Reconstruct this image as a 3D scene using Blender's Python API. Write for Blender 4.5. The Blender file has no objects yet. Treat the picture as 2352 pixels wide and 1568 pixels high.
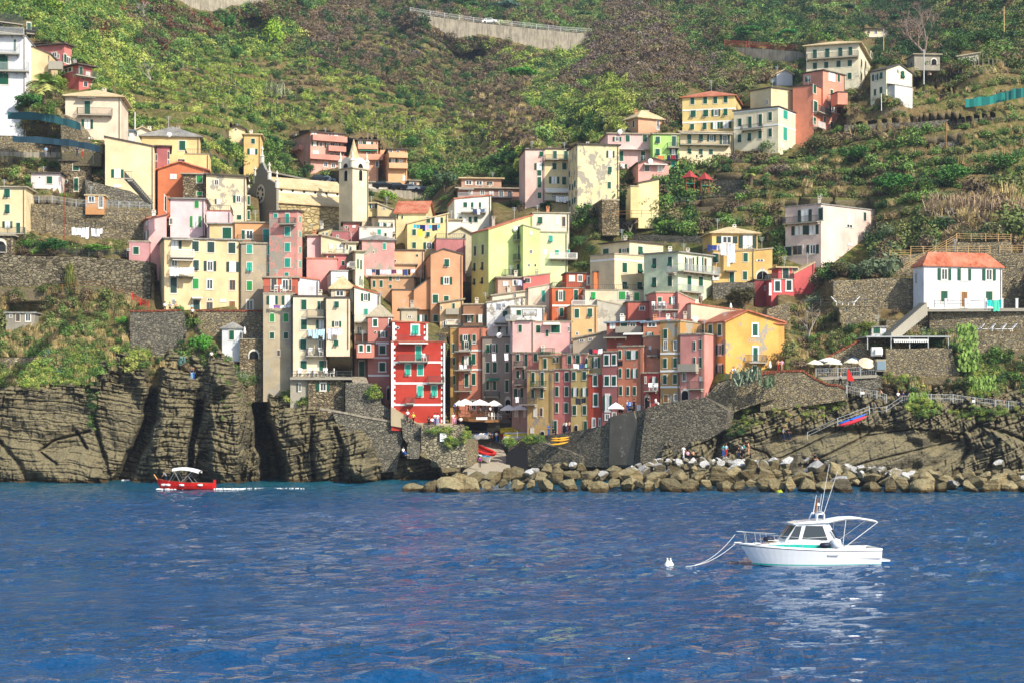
import bpy, bmesh, math, random
import numpy as np
from mathutils import Vector, Matrix, Euler
R = math.radians
scene = bpy.context.scene
COL = scene.collection
# ---------------------------------------------------------------- camera, sky, sun, exposure
F, YH, HC, CX = 3920.0, 940.0, 10.0, 1176.0      # focal length and horizon in photo units, eye height in metres
cam = bpy.data.cameras.new('camera'); cam_o = bpy.data.objects.new('camera', cam); COL.objects.link(cam_o)
cam.lens = 60; cam.sensor_width = 36; cam.shift_y = (YH-784)/2352
cam.clip_start = 1; cam.clip_end = 8000
cam_o.location = (0, 0, HC); cam_o.rotation_euler = (R(90), 0, 0)
scene.camera = cam_o
SUN = Vector((0.56, -0.58, 0.60)).normalized()
w_ = bpy.data.worlds.new('World'); scene.world = w_; w_.use_nodes = True
nt = w_.node_tree
sky = nt.nodes.new('ShaderNodeTexSky'); sky.sky_type = 'NISHITA'; sky.sun_disc = False
sky.sun_elevation = math.asin(SUN.z); sky.sun_rotation = math.atan2(SUN.x, SUN.y)
bg = nt.nodes['Background']; bg.inputs[1].default_value = 0.148
nt.links.new(sky.outputs[0], bg.inputs[0])
sl = bpy.data.lights.new('sun', 'SUN'); sl.energy = 4.5; sl.angle = R(0.5); sl.color = (1, 0.93, 0.81)
so = bpy.data.objects.new('sun', sl); COL.objects.link(so)
so.rotation_euler = SUN.to_track_quat('Z', 'Y').to_euler()
scene.view_settings.view_transform = 'Standard'; scene.view_settings.look = 'None'
scene.view_settings.exposure = 0.42; scene.view_settings.gamma = 1
scene.cycles.max_bounces = 5; scene.cycles.diffuse_bounces = 2; scene.cycles.glossy_bounces = 2
scene.cycles.transparent_max_bounces = 6; scene.cycles.volume_bounces = 0
scene.cycles.use_denoising = True
random.seed(7)
# ---------------------------------------------------------------- helpers
def W(px, py, D):
 return Vector(((px-CX)/F*D, D, HC-(py-YH)/F*D))
def TT(t, x, y):                                   # detail-crop coordinates to photo units
 return 588.0*t[0]+x/4.0, 392.2*t[1]+y/4.0
def WT(t, x, y, D):
 a, b = TT(t, x, y); return W(a, b, D)
def lin(h, k=1.0):
 h = h.lstrip('#')
 o = []
 for i in (0, 2, 4):
  c = int(h[i:i+2], 16)/255
  o.append(min(.9, (c/12.92 if c <= .04045 else ((c+.055)/1.055)**2.4)*k))
 return (*o, 1)
MC = {}
def nodes(name):
 m = bpy.data.materials.new(name); m.use_nodes = True
 return m, m.node_tree, m.node_tree.nodes['Principled BSDF']
def N(t, kind, **kw):
 n = t.nodes.new(kind)
 for k, v in kw.items():
  if k.startswith('i_'):
   s = k[2:]
   n.inputs[int(s) if s.isdigit() else s].default_value = v
  else: setattr(n, k, v)
 return n
def mixc(t, fac, a, b, mode='MIX'):
 m = N(t, 'ShaderNodeMix', data_type='RGBA', blend_type=mode)
 for s, v in ((0, fac), (6, a), (7, b)):
  if isinstance(v, (int, float, tuple)): m.inputs[s].default_value = v
  else: t.links.new(v, m.inputs[s])
 return m.outputs[2]
def ramp(t, fac, stops):
 r = N(t, 'ShaderNodeValToRGB'); e = r.color_ramp.elements
 while len(e) > 1: e.remove(e[-1])
 e[0].position = stops[0][0]; e[0].color = stops[0][1]
 for p, c in stops[1:]:
  x = e.new(p); x.color = c
 t.links.new(fac, r.inputs[0]); return r.outputs[0]
G0, G1 = (0, 0, 0, 1), (1, 1, 1, 1)
def wpos(t, scale=(1, 1, 1), rot=(0, 0, 0)):
 g = N(t, 'ShaderNodeNewGeometry'); m = N(t, 'ShaderNodeMapping')
 m.inputs['Scale'].default_value = scale; m.inputs['Rotation'].default_value = rot
 t.links.new(g.outputs['Position'], m.inputs[0]); return m.outputs[0]
def noise(t, vec, scale, detail=5, rough=.6):
 n = N(t, 'ShaderNodeTexNoise'); n.inputs['Scale'].default_value = scale
 n.inputs['Detail'].default_value = detail; n.inputs['Roughness'].default_value = rough
 t.links.new(vec, n.inputs['Vector']); return n.outputs['Fac']
def bump(t, b, h, s, d):
 n = N(t, 'ShaderNodeBump'); n.inputs['Strength'].default_value = s; n.inputs['Distance'].default_value = d
 t.links.new(h, n.inputs['Height']); t.links.new(n.outputs[0], b.inputs['Normal'])
def plain(key, hexc, rough=.6, metal=0, k=1.0, spec=.3):
 if key in MC: return MC[key]
 m, t, b = nodes(key)
 p = wpos(t); n = noise(t, p, 2.5, 3)
 c = lin(hexc, k)
 t.links.new(mixc(t, n, tuple(x*.86 for x in c[:3])+(1,), tuple(min(1, x*1.1) for x in c[:3])+(1,)), b.inputs['Base Color'])
 b.inputs['Roughness'].default_value = rough; b.inputs['Metallic'].default_value = metal
 b.inputs['Specular IOR Level'].default_value = spec
 MC[key] = m; return m
def plaster(hexc, patch=0):
 key = 'plaster_%s_%s' % (hexc, patch)
 if key in MC: return MC[key]
 m, t, b = nodes(key)
 p = wpos(t); ps = wpos(t, (1.6, 1.6, .22))
 big = noise(t, p, .28, 6, .65); streak = noise(t, ps, 1.3, 5, .7); fine = noise(t, p, 3.2, 4)
 c = lin(hexc, .9); c = (c[0], c[1], c[2]-max(0, c[2]-.8*c[1])*.5*(c[0] > c[2] > .8*c[1])*(c[0] > 1.12*c[1]), 1); lu = .3*c[0]+.6*c[1]+.1*c[2]; c = tuple(lu+(x-lu)*.9 for x in c[:3])+(1,)
 mx = max(c[:3])
 dk = tuple(x*.74 for x in c[:3])+(1,); lt = tuple(min(.88, x*1.05+.012) for x in c[:3])+(1,)
 f1 = ramp(t, big, [(.34, G0), (.66, G1)])
 a = mixc(t, f1, dk, lt)
 f2 = ramp(t, streak, [(.56, G0), (.78, (.55, .55, .55, 1))])
 gr = tuple(x*.55+.07*.45 for x in c[:3])+(1,)
 a = mixc(t, f2, a, gr)
 f3 = ramp(t, fine, [(.3, (.12, .12, .12, 1)), (.5, G0)])
 a = mixc(t, f3, a, dk)
 if patch:
  pn = noise(t, wpos(t, (1, 1, .8)), .55, 7, .72)
  th = .66-.13*patch
  f4 = ramp(t, pn, [(th, G0), (th+.025, G1)])
  g = noise(t, p, 6, 3)
  a = mixc(t, f4, a, mixc(t, g, lin('8C8578'), lin('B5AC9B')))
 t.links.new(a, b.inputs['Base Color'])
 b.inputs['Roughness'].default_value = .92; b.inputs['Specular IOR Level'].default_value = .1
 bump(t, b, fine, .25, .05)
 MC[key] = m; return m
def stone(key, cols, sc=1.9, mortar='5A5142', flat=.5):
 if key in MC: return MC[key]
 m, t, b = nodes(key)
 p = wpos(t, (1, 1, 1.9))
 wn = N(t, 'ShaderNodeTexNoise'); wn.inputs['Scale'].default_value = 1.1
 t.links.new(p, wn.inputs['Vector'])
 ad = N(t, 'ShaderNodeMixRGB', blend_type='LINEAR_LIGHT'); ad.inputs[0].default_value = .35
 t.links.new(p, ad.inputs[1]); t.links.new(wn.outputs['Color'], ad.inputs[2])
 v = N(t, 'ShaderNodeTexVoronoi'); v.inputs['Scale'].default_value = sc; t.links.new(ad.outputs[0], v.inputs['Vector'])
 e = N(t, 'ShaderNodeTexVoronoi', feature='DISTANCE_TO_EDGE'); e.inputs['Scale'].default_value = sc; t.links.new(ad.outputs[0], e.inputs['Vector'])
 s = N(t, 'ShaderNodeSeparateColor'); t.links.new(v.outputs['Color'], s.inputs[0])
 k = len(cols)
 base = ramp(t, s.outputs[0], [((i+.5)/k, lin(c)) for i, c in enumerate(cols)])
 big = noise(t, wpos(t), .35, 6, .7)
 base = mixc(t, ramp(t, big, [(.35, G0), (.7, (.4, .4, .4, 1))]), base, lin(mortar, 1.1))
 ef = ramp(t, e.outputs['Distance'], [(.0, G1), (.09, G0)])
 t.links.new(mixc(t, ef, base, lin(mortar, .55)), b.inputs['Base Color'])
 b.inputs['Roughness'].default_value = .95; b.inputs['Specular IOR Level'].default_value = .1
 bump(t, b, ramp(t, e.outputs['Distance'], [(0, G0), (.15, G1)]), .9, .16)
 MC[key] = m; return m
def by_object(key, rough=.8, leaf=False):          # colour comes from the object's own colour
 if key in MC: return MC[key]
 m, t, b = nodes(key)
 oi = N(t, 'ShaderNodeObjectInfo'); n = noise(t, wpos(t), 1.6 if leaf else 5, 3)
 hv = N(t, 'ShaderNodeHueSaturation'); t.links.new(oi.outputs['Color'], hv.inputs['Color'])
 mr = N(t, 'ShaderNodeMapRange'); t.links.new(n, mr.inputs[0])
 mr.inputs[1].default_value = .3; mr.inputs[2].default_value = .7
 mr.inputs[3].default_value = .55 if leaf else .85; mr.inputs[4].default_value = 1.5 if leaf else 1.12
 t.links.new(mr.outputs[0], hv.inputs['Value']); t.links.new(hv.outputs[0], b.inputs['Base Color'])
 b.inputs['Roughness'].default_value = rough; b.inputs['Specular IOR Level'].default_value = .2
 MC[key] = m; return m
SE = (.8, .3, .2, 1)
def tag(o, label=None, cat=None, group=None, kind=None):
 if label: o['label'] = label
 if cat: o['category'] = cat
 if group: o['group'] = group
 if kind: o['kind'] = kind
 return o
def empty(name, loc, label, cat, group=None, rz=0):
 o = bpy.data.objects.new(name, None); COL.objects.link(o); o.location = loc; o.rotation_euler.z = rz
 o.empty_display_size = .3
 return tag(o, label, cat, group)
def wloc(o):
 v = Vector((0, 0, 0))
 while o: v += o.location; o = o.parent
 return v
class MB:                                          # collects faces, links them as ONE mesh object
 def __init__(s): s.v = []; s.f = []; s.m = []
 def add(s, vs, fs, mi=0):
  n = len(s.v); s.v += [tuple(v) for v in vs]; s.f += [tuple(i+n for i in f) for f in fs]; s.m += [mi]*len(fs); return s
 def box(s, a, b, mi=0):
  (x0, y0, z0), (x1, y1, z1) = a, b
  return s.add([(x0,y0,z0),(x1,y0,z0),(x1,y1,z0),(x0,y1,z0),(x0,y0,z1),(x1,y0,z1),(x1,y1,z1),(x0,y1,z1)],
     [(0,3,2,1),(4,5,6,7),(0,1,5,4),(1,2,6,5),(2,3,7,6),(3,0,4,7)], mi)
 def obox(s, o, u, n, x0, x1, y0, y1, z0, z1, mi=0):    # box in a face frame: u along, n outward, z up
  P = [o+u*x+n*y+Vector((0,0,z)) for z in (z0, z1) for x, y in ((x0,y0),(x1,y0),(x1,y1),(x0,y1))]
  return s.add(P, [(0,3,2,1),(4,5,6,7),(0,1,5,4),(1,2,6,5),(2,3,7,6),(3,0,4,7)], mi)
 def tube(s, pts, r, k=6, mi=0, r2=None):
  pts = [Vector(p) for p in pts]; n0 = len(pts); rings = []
  for i, p in enumerate(pts):
   d = (pts[min(i+1, n0-1)]-pts[max(i-1, 0)]).normalized()
   a = d.orthogonal().normalized() if abs(d.z) > .95 else d.cross(Vector((0,0,1))).normalized()
   b = d.cross(a)
   rr = r if r2 is None else r+(r2-r)*i/max(1, n0-1)
   rings.append([p+(a*math.cos(2*math.pi*j/k)+b*math.sin(2*math.pi*j/k))*rr for j in range(k)])
  vs = [v for g in rings for v in g]; fs = []
  for i in range(n0-1):
   for j in range(k):
    fs.append((i*k+j, i*k+(j+1)%k, (i+1)*k+(j+1)%k, (i+1)*k+j))
  fs.append(tuple(range(k))[::-1]); fs.append(tuple((n0-1)*k+j for j in range(k)))
  return s.add(vs, fs, mi)
 def prism(s, poly, off, mi=0):                  # poly: list of Vector, extruded by vector off
  k = len(poly); vs = [Vector(p) for p in poly]+[Vector(p)+off for p in poly]
  fs = [tuple(range(k)), tuple(range(2*k-1, k-1, -1))]+[(i, i+k, (i+1)%k+k, (i+1)%k) for i in range(k)]
  return s.add(vs, fs, mi)
 def lathe(s, c, prof, k=12, mi=0, close=True):
  vs = []; fs = []
  for r, z in prof:
   for j in range(k):
    a = 2*math.pi*j/k; vs.append((c[0]+r*math.cos(a), c[1]+r*math.sin(a), c[2]+z))
  for i in range(len(prof)-1):
   for j in range(k): fs.append((i*k+j, i*k+(j+1)%k, (i+1)*k+(j+1)%k, (i+1)*k+j))
  if close: fs.append(tuple(range(k))[::-1]); fs.append(tuple((len(prof)-1)*k+j for j in range(k)))
  return s.add(vs, fs, mi)
 def build(s, name, mats, parent=None, origin=None, smooth=False, fix=True):
  me = bpy.data.meshes.new(name)
  base = wloc(parent) if parent else Vector((0,0,0))
  if origin is not None: org = Vector(origin)
  elif parent: org = base
  elif s.v:
   a = np.array(s.v); org = Vector(((a[:,0].min()+a[:,0].max())/2, (a[:,1].min()+a[:,1].max())/2, a[:,2].min()))
  me.from_pydata([tuple(Vector(v)-org) for v in s.v], [], s.f)
  if not isinstance(mats, (list, tuple)): mats = [mats]
  for m in mats: me.materials.append(m)
  if len(mats) > 1: me.polygons.foreach_set('material_index', s.m)
  if fix:
   bm = bmesh.new(); bm.from_mesh(me); bmesh.ops.recalc_face_normals(bm, faces=bm.faces); bm.to_mesh(me); bm.free()
  if smooth: me.polygons.foreach_set('use_smooth', [True]*len(me.polygons))
  me.update()
  o = bpy.data.objects.new(name, me); COL.objects.link(o)
  if parent: o.parent = parent
  o.location = org-base
  return o
def inst(name, me, parent, loc, rz=0, sc=(1,1,1), color=None):
 o = bpy.data.objects.new(name, me); COL.objects.link(o)
 if parent: o.parent = parent
 o.location = loc; o.rotation_euler = (0, 0, rz) if isinstance(rz, (int, float)) else rz; o.scale = sc
 if color: o.color = color
 return o
def copy_tree(o, parent=None):
 c = o.copy(); COL.objects.link(c)
 if parent: c.parent = parent
 for ch in list(o.children): copy_tree(ch, c)
 return c
# ---------------------------------------------------------------- numpy noise
_rs = np.random.RandomState(3); _perm = _rs.permutation(256); _perm = np.concatenate([_perm, _perm, _perm]); _val = _rs.rand(256)
def vn(x, y, z):
 x = np.asarray(x, float); xi = np.floor(x).astype(int); yi = np.floor(y).astype(int); zi = np.floor(z).astype(int)
 fx, fy, fz = x-xi, y-yi, z-zi
 fx, fy, fz = [f*f*f*(f*(f*6-15)+10) for f in (fx, fy, fz)]
 xi, yi, zi = xi & 255, yi & 255, zi & 255
 def h(a, b, c): return _val[_perm[_perm[_perm[a & 255]+(b & 255)]+(c & 255)]]
 def L(a, b, f): return a+(b-a)*f
 return L(L(L(h(xi,yi,zi), h(xi+1,yi,zi), fx), L(h(xi,yi+1,zi), h(xi+1,yi+1,zi), fx), fy),
    L(L(h(xi,yi,zi+1), h(xi+1,yi,zi+1), fx), L(h(xi,yi+1,zi+1), h(xi+1,yi+1,zi+1), fx), fy), fz)*2-1
def fbm(x, y, z, o=5, g=.5):
 s = 0; a = 1.; n = 0
 for i in range(o):
  s = s+a*vn(x*2**i+i*17.3, y*2**i+i*5.1, z*2**i+i*9.7); n += a; a *= g
 return s/n
# ---------------------------------------------------------------- terrain: distance as a smooth function of where it is seen
CP = []
def col_(px, *prs):
 for i in range(0, len(prs), 2): CP.append((px, prs[i], prs[i+1]))
col_(-250, 1110,237, 900,244, 780,250, 600,262, 420,275, 200,305, 0,390, -120,450)
col_(0, 1110,238, 900,246, 780,252, 700,257, 600,264, 520,268, 420,280, 300,292, 200,310, 100,345, 0,395, -120,450)
col_(300, 1110,238, 900,246, 800,250, 700,258, 600,264, 500,272, 400,286, 300,305, 200,345, 100,400, 0,465, -120,550)
col_(600, 1110,238, 900,248, 780,256, 700,264, 600,272, 500,286, 400,312, 350,340, 300,372, 200,440, 100,510, 0,590, -120,690)
col_(900, 1110,242, 1000,248, 900,258, 800,266, 700,276, 600,290, 500,310, 450,325, 400,355, 350,395, 300,430, 200,500, 100,580, 0,680, -120,800)
col_(1080, 1110,256, 1000,268, 900,282, 800,290, 700,296, 600,305, 500,325, 430,345, 350,410, 250,490, 120,610, 0,740, -120,860)
col_(1300, 1110,246, 1000,256, 900,264, 800,272, 700,280, 600,292, 500,312, 400,345, 350,375, 300,405, 200,480, 120,560, 0,680, -120,780)
col_(1600, 1110,229, 1000,236, 900,243, 800,252, 700,262, 600,274, 500,294, 400,318, 350,336, 300,356, 250,390, 150,460, 0,610, -120,720)
col_(1850, 1110,226, 1000,230, 900,237, 800,243, 700,254, 600,266, 500,282, 400,302, 300,324, 220,352, 150,410, 80,480, 0,600, -120,710)
col_(2100, 1110,224, 1000,228, 900,234, 800,240, 700,250, 600,262, 500,276, 400,294, 300,316, 200,345, 130,390, 80,450, 30,580, 0,640, -120,760)
col_(2352, 1110,223, 1000,227, 900,233, 800,238, 700,248, 600,260, 500,274, 400,291, 300,312, 200,335, 100,370, 0,410, -120,470)
col_(2600, 1110,222, 900,232, 700,247, 500,272, 300,308, 100,360, 0,400, -120,450)
_s = 400.
def _phi(r2): return .5*r2*np.log(r2+1e-9)
_cp = None; _wt = None
def refit(extra=()):
 global _cp, _wt
 _cp = np.array(CP+list(extra), float); _wt = _fit(np.array([2e-3]*len(CP)+[6e-3]*len(extra)))
def _fit(lam):
 P = _cp[:, :2]/_s; n = len(P)
 K = _phi(((P[:, None]-P[None])**2).sum(-1))+np.diag(lam)
 A = np.zeros((n+3, n+3)); A[:n, :n] = K; A[:n, n] = 1; A[:n, n+1:] = P; A[n, :n] = 1; A[n+1:, :n] = P.T
 b = np.zeros(n+3); b[:n] = np.log(_cp[:, 2]); return np.linalg.solve(A, b)
refit()
def Dmap(px, py):
 px = np.asarray(px, float); py = np.asarray(py, float)
 q = np.stack([px.ravel(), py.ravel()], -1)/_s; out = np.zeros(len(q)); P = _cp[:, :2]/_s
 for i in range(0, len(q), 20000):
  k = q[i:i+20000]; d = ((k[:, None]-P[None])**2).sum(-1)
  out[i:i+20000] = _phi(d)@_wt[:-3]+_wt[-3]+k@_wt[-2:]
 return np.exp(out).reshape(px.shape)
def sstep(a, b, x):
 t_ = np.clip((x-a)/(b-a), 0, 1); return t_*t_*(3-2*t_)
# terrace steps are cut into these regions of the slope (cx, cy, rx, ry)
TERR = [(600, 240, 330, 110), (900, 130, 160, 60), (960, 200, 150, 70), (1000, 290, 260, 90), (2180, 300, 330, 160), (1900, 450, 350, 140), (120, 500, 260, 60)]
def terr_w(px, py):
 w = np.zeros(np.shape(px))
 for cx, cy, rx, ry in TERR:
  w = np.maximum(w, 1-sstep(.7, 1.15, np.sqrt(((px-cx)/rx)**2+((py-cy)/ry)**2)))
 return w
NEAR = None
def hill_xyz(px, py):
 D = Dmap(px, py)
 X = (px-CX)/F*D; Z = HC-(py-YH)/F*D
 amp = np.clip((D-240)/300, .15, 1.6)
 n1 = fbm(X/28, D/28, Z/28, 5)
 dd = n1*5.5*amp+np.abs(fbm(X/60+9, D/60, Z/90, 4))*11*np.clip((D-330)/200, 0, 1.5)
 if NEAR is not None: dd = dd*NEAR(px, py)
 D2 = D+dd
 X = (px-CX)/F*D2; Z = HC-(py-YH)/F*D2
 w = terr_w(px, py)
 st = 2.6+.4*vn(X/50, D2/50, 0*X)
 q = (Z+1.2*vn(X/25, D2/25, Z*0))/st; fr = q-np.floor(q)
 Z = Z+w*st*(sstep(.0, .22, fr)-fr)*.9
 return X, D2, Z
def grid_mesh(name, X, Y, Z, mat, smooth=True, attrs=None, kind='structure'):
 nr, nc = X.shape
 me = bpy.data.meshes.new(name)
 v = np.stack([X, Y, Z], -1).reshape(-1, 3).astype(np.float32)
 i = np.arange(nr*nc).reshape(nr, nc)
 f = np.stack([i[:-1, :-1], i[:-1, 1:], i[1:, 1:], i[1:, :-1]], -1).reshape(-1, 4)
 me.vertices.add(len(v)); me.vertices.foreach_set('co', v.ravel())
 me.loops.add(f.size); me.loops.foreach_set('vertex_index', f.ravel().astype(np.int32))
 me.polygons.add(len(f)); me.polygons.foreach_set('loop_start', np.arange(0, f.size, 4, dtype=np.int32))
 me.polygons.foreach_set('loop_total', np.full(len(f), 4, np.int32))
 if smooth: me.polygons.foreach_set('use_smooth', np.ones(len(f), bool))
 me.update(); me.validate()
 for k, a in (attrs or {}).items():
  at = me.attributes.new(k, 'FLOAT', 'POINT'); at.data.foreach_set('value', a.ravel().astype(np.float32))
 me.materials.append(mat)
 o = bpy.data.objects.new(name, me); COL.objects.link(o); o['kind'] = kind
 return o
# ground material: dry soil, grass and loose stone
m, t, b = nodes('hill_soil')
p = wpos(t)
n1 = noise(t, p, .045, 6, .6); n2 = noise(t, p, .7, 6, .7); n3 = noise(t, p, 2.6, 4, .7)
c = mixc(t, ramp(t, n1, [(.42, G0), (.58, G1)]), lin('6E5C3E'), lin('56602C'))
c = mixc(t, ramp(t, n2, [(.45, G0), (.65, G1)]), c, lin('8C7A56'))
c = mixc(t, ramp(t, n3, [(.5, G0), (.7, G1)]), c, lin('3E4426'))
sp = N(t, 'ShaderNodeSeparateXYZ'); gg = N(t, 'ShaderNodeNewGeometry'); t.links.new(gg.outputs['Normal'], sp.inputs[0])
c = mixc(t, ramp(t, sp.outputs[2], [(.1, (.8,.8,.8,1)), (.4, G0)]), c, mixc(t, n3, lin('4E4636'), lin('9A8C72')))
t.links.new(c, b.inputs['Base Color']); b.inputs['Roughness'].default_value = 1; b.inputs['Specular IOR Level'].default_value = .05
bump(t, b, n3, .8, .3); M_soil = m
# ---------------------------------------------------------------- rock cliffs
def seg_dist(px, py, pts):
 best = np.full(px.shape, 1e9)
 for (x0, y0), (x1, y1) in zip(pts[:-1], pts[1:]):
  dx, dy = x1-x0, y1-y0
  tt = np.clip(((px-x0)*dx+(py-y0)*dy)/(dx*dx+dy*dy+1e-9), 0, 1)
  best = np.minimum(best, np.hypot(px-x0-tt*dx, py-y0-tt*dy))
 return best
CREV = [  # polyline in photo units, half width, depth in metres
 ([(366,780),(358,850),(350,920),(338,985),(312,1040),(276,1108)], 17, 8),
 ([(458,940),(448,985),(438,1030),(436,1110)], 8, 8),
 ([(463,925),(452,970)], 9, 3),
 ([(592,890),(600,960),(606,1020),(626,1110)], 20, 13),
 ([(604,990),(632,1060),(640,1112)], 16, 11),
 ([(212,955),(226,1005),(240,1050),(254,1112)], 5, 2.2), ([(176,990),(200,1030)], 3, 1.6), ([(130,1065),(90,1036),(125,1010),(205,990)], 3, 1.6),
 ([(0,1015),(40,1060),(60,1100)], 6, 1.5), ([(715,960),(714,1020),(722,1100)], 4, 2.6), ([(770,985),(790,1040),(784,1100)], 5, 2.4), ([(684,1050),(690,1100)],5,2),
 ([(905,960),(900,1040),(886,1112)], 17, 6), ([(862,1080),(880,1112)], 12, 4),
 ([(1505,945),(1500,1040),(1490,1090)], 9, 3.5), ([(1522,960),(1506,1060)], 4, 2), ([(1556,960),(1548,1080)], 6, 3),
 ([(1830,1075),(1920,1035),(1990,1000),(2100,985),(2215,998)], 2.2, 1.0), ([(1720,1075),(1800,1048),(1860,1020),(1930,985)], 2, .9),
 ([(1900,1090),(2000,1058),(2120,1030),(2200,1010)], 2, .8), ([(2215,998),(2228,1030),(2190,1085)], 4, 1.6), ([(1972,985),(1975,1010),(2040,960),(2050,945)], 2, .8),
 ([(1800,1090),(1760,1040),(1700,1020)], 2, .9), ([(2225,990),(2245,975),(2300,990),(2352,1010)], 4, 1.4), ([(2295,1010),(2270,1080)], 5, 1.6),
 ([(1640,930),(1655,1000),(1640,1060)], 7, 2.5), ([(1690,900),(1700,960)],5,2), ([(2135,880),(2140,930)],6,1.6)]
BULG = [  # cx, cy, rx, ry, forward metres
 (400, 1030, 75, 110, 4.5), (405, 900, 70, 60, 2.0), (520, 990, 62, 190, 6.5), (510, 850, 34, 60, 4.0), (160, 1080, 90, 50, 3.5), (50, 1060, 60, 60, 2.5), (285, 960, 50, 70, 1.0),
 (100, 950, 90, 70, 1.6), (655, 1010, 36, 80, 2.6), (690, 970, 40, 60, 2.2), (740, 1040, 26, 60, 3.0), (820, 1050, 42, 70, 5.5), (850, 1085, 60, 26, 3.5), (960, 1070, 60, 30, 3.5), (1020, 1040, 40, 30, 2),
 (1535, 1040, 30, 60, 2.0), (1600, 1040, 30, 50, 1.5), (2000, 1040, 190, 60, 3), (2120, 960, 70, 60, 2.5), (2300, 1040, 60, 50, 2.5), (1720, 1010, 60, 50, 1.5), (2080,870,60,40,2)]
def cliff_xyz(px, py, side):
 D = Dmap(px, py)
 for pts, w, dp in CREV:
  wob = 1+.35*vn(px/30, py/30, 0*px)
  D = D+dp*np.exp(-(seg_dist(px, py, pts)/(w*wob))**(4 if w > 7 else 2)*1.1)
 for cx, cy, rx, ry, fw in BULG:
  r = np.sqrt(((px-cx)/rx)**2+((py-cy)/ry)**2)
  D = D-fw*(1-sstep(.45, 1.1, r+.12*vn(px/25, py/25, 0*px)))
 X = (px-CX)/F*D; Z = HC-(py-YH)/F*D
 if side == 0:
  tilt = .10+.9*sstep(25, 60, X*0+(px-470)/3)*(px < 600)*1.0-.25*(px > 640)
 else:
  tilt = -.42
 warp = 1.5*fbm(X/9, D/30, Z/9, 4)
 q = (Z+tilt*X+warp*.65)
 def bed(q, h, s):
  i = np.floor(q/h); fr = q/h-i
  rnd = _val[(i.astype(int)*37+s) & 255]
  r2 = _val[(i.astype(int)*37+37+s) & 255]
  return rnd+(r2-rnd)*sstep(.82, 1, fr)
 smooth_slab = np.zeros_like(px)
 if side == 1:
  smooth_slab = (1-sstep(.75, 1.05, np.sqrt(((px-1980)/290)**2+((py-1035)/58)**2)))
 if side == 0: smooth_slab = .75*(1-sstep(.7, 1.1, np.sqrt(((px-110)/150)**2+((py-1010)/120)**2)))+.8*(1-sstep(.6, 1.1, np.sqrt(((px-285)/52)**2+((py-975)/110)**2)))
 smooth_slab = np.minimum(smooth_slab, 1); k = 1-.85*smooth_slab
 D2 = D-k*(bed(q, 1.5, 5)*.9+bed(q+2*warp, .5, 11)*.35+bed(q, .26, 31)*.15)
 vj = X+.3*Z+2.2*fbm(X/7+5, Z/7, D*0, 3)
 def block(a, b_, h, w, s):
  i = np.floor(a/h).astype(int); o_ = _val[(i*13+s) & 255]*3; c_ = b_/w+o_; j = np.floor(c_).astype(int)
  fa = a/h-i; fb = c_-j; e = np.minimum(np.minimum(fa, 1-fa)*h, np.minimum(fb, 1-fb)*w)
  return _val[(i*37+j*91+s) & 255]-.5*np.exp(-(e/.09)**2)
 D2 = D2-k*(block(q, X+.25*warp, 1.35, 1.7, 3)*1.5+block(q+.6*warp, X+warp*.3, .6, .8, 61)*.7)
 D2 = D2-k*(bed(vj, 2.6, 77)*1.5+bed(vj*1.3+q*.3, .9, 99)*.6)
 D2 = D2+fbm(X/5, Z/5, D/5, 5, .6)*1.1*k+fbm(X/1.2, Z/1.2, D*0, 3, .6)*.22
 return (px-CX)/F*D2, D2, HC-(py-YH)/F*D2
def rock_mat(key, a, bcol, ccol, dark, tilt):
 m, t, b = nodes(key)
 p = wpos(t); ps = wpos(t, (.25, .25, 2.6), (0, R(tilt), 0))
 n1 = noise(t, p, .12, 6, .65); st = noise(t, ps, 1.1, 8, .72); n3 = noise(t, p, 2.2, 6, .75)
 c = mixc(t, ramp(t, n1, [(.38, G0), (.62, G1)]), lin(a), lin(bcol))
 c = mixc(t, ramp(t, st, [(.42, G0), (.6, (.85, .85, .85, 1))]), c, lin(ccol))
 gg = N(t, 'ShaderNodeNewGeometry'); s2 = N(t, 'ShaderNodeSeparateXYZ'); t.links.new(gg.outputs['Normal'], s2.inputs[0])
 c = mixc(t, ramp(t, s2.outputs[2], [(.25, G0), (.75, (.75,.75,.75,1))]), c, lin('B3A67E'))
 c = mixc(t, ramp(t, n3, [(.3, (.75,.75,.75,1)), (.48, G0)]), c, lin(dark))
 v = N(t, 'ShaderNodeTexVoronoi', feature='DISTANCE_TO_EDGE'); v.inputs['Scale'].default_value = .55
 pm = mixc(t, .25, wpos(t, (1, 1, 1.8), (0, R(tilt), 0)), noise(t, p, .8, 4))
 t.links.new(pm, v.inputs['Vector'])
 ck = ramp(t, v.outputs['Distance'], [(0, (.3, .3, .3, 1)), (.03, G0)])
 c = mixc(t, ck, c, lin(dark, .6))
 g = N(t, 'ShaderNodeNewGeometry'); s = N(t, 'ShaderNodeSeparateXYZ'); t.links.new(g.outputs['Position'], s.inputs[0])
 ad = N(t, 'ShaderNodeMath', operation='ADD'); t.links.new(s.outputs[2], ad.inputs[0]); t.links.new(n3, ad.inputs[1])
 wet = ramp(t, ad.outputs[0], [(.0, G1), (.9, (.9,.9,.9,1)), (.99, G0)])
 c = mixc(t, wet, c, lin('5E4A2C'))
 t.links.new(c, b.inputs['Base Color']); b.inputs['Roughness'].default_value = .9; b.inputs['Specular IOR Level'].default_value = .15
 hh = N(t, 'ShaderNodeMath', operation='ADD'); t.links.new(st, hh.inputs[0]); t.links.new(n3, hh.inputs[1])
 bump(t, b, hh.outputs[0], 1.0, .8)
 return m
M_rockL = rock_mat('rock_brown', '55534B', '716954', '94896A', '25241F', 8)
M_rockR = rock_mat('rock_grey', '66635B', '736B58', '8E8468', '2E2D2A', -20)
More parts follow.
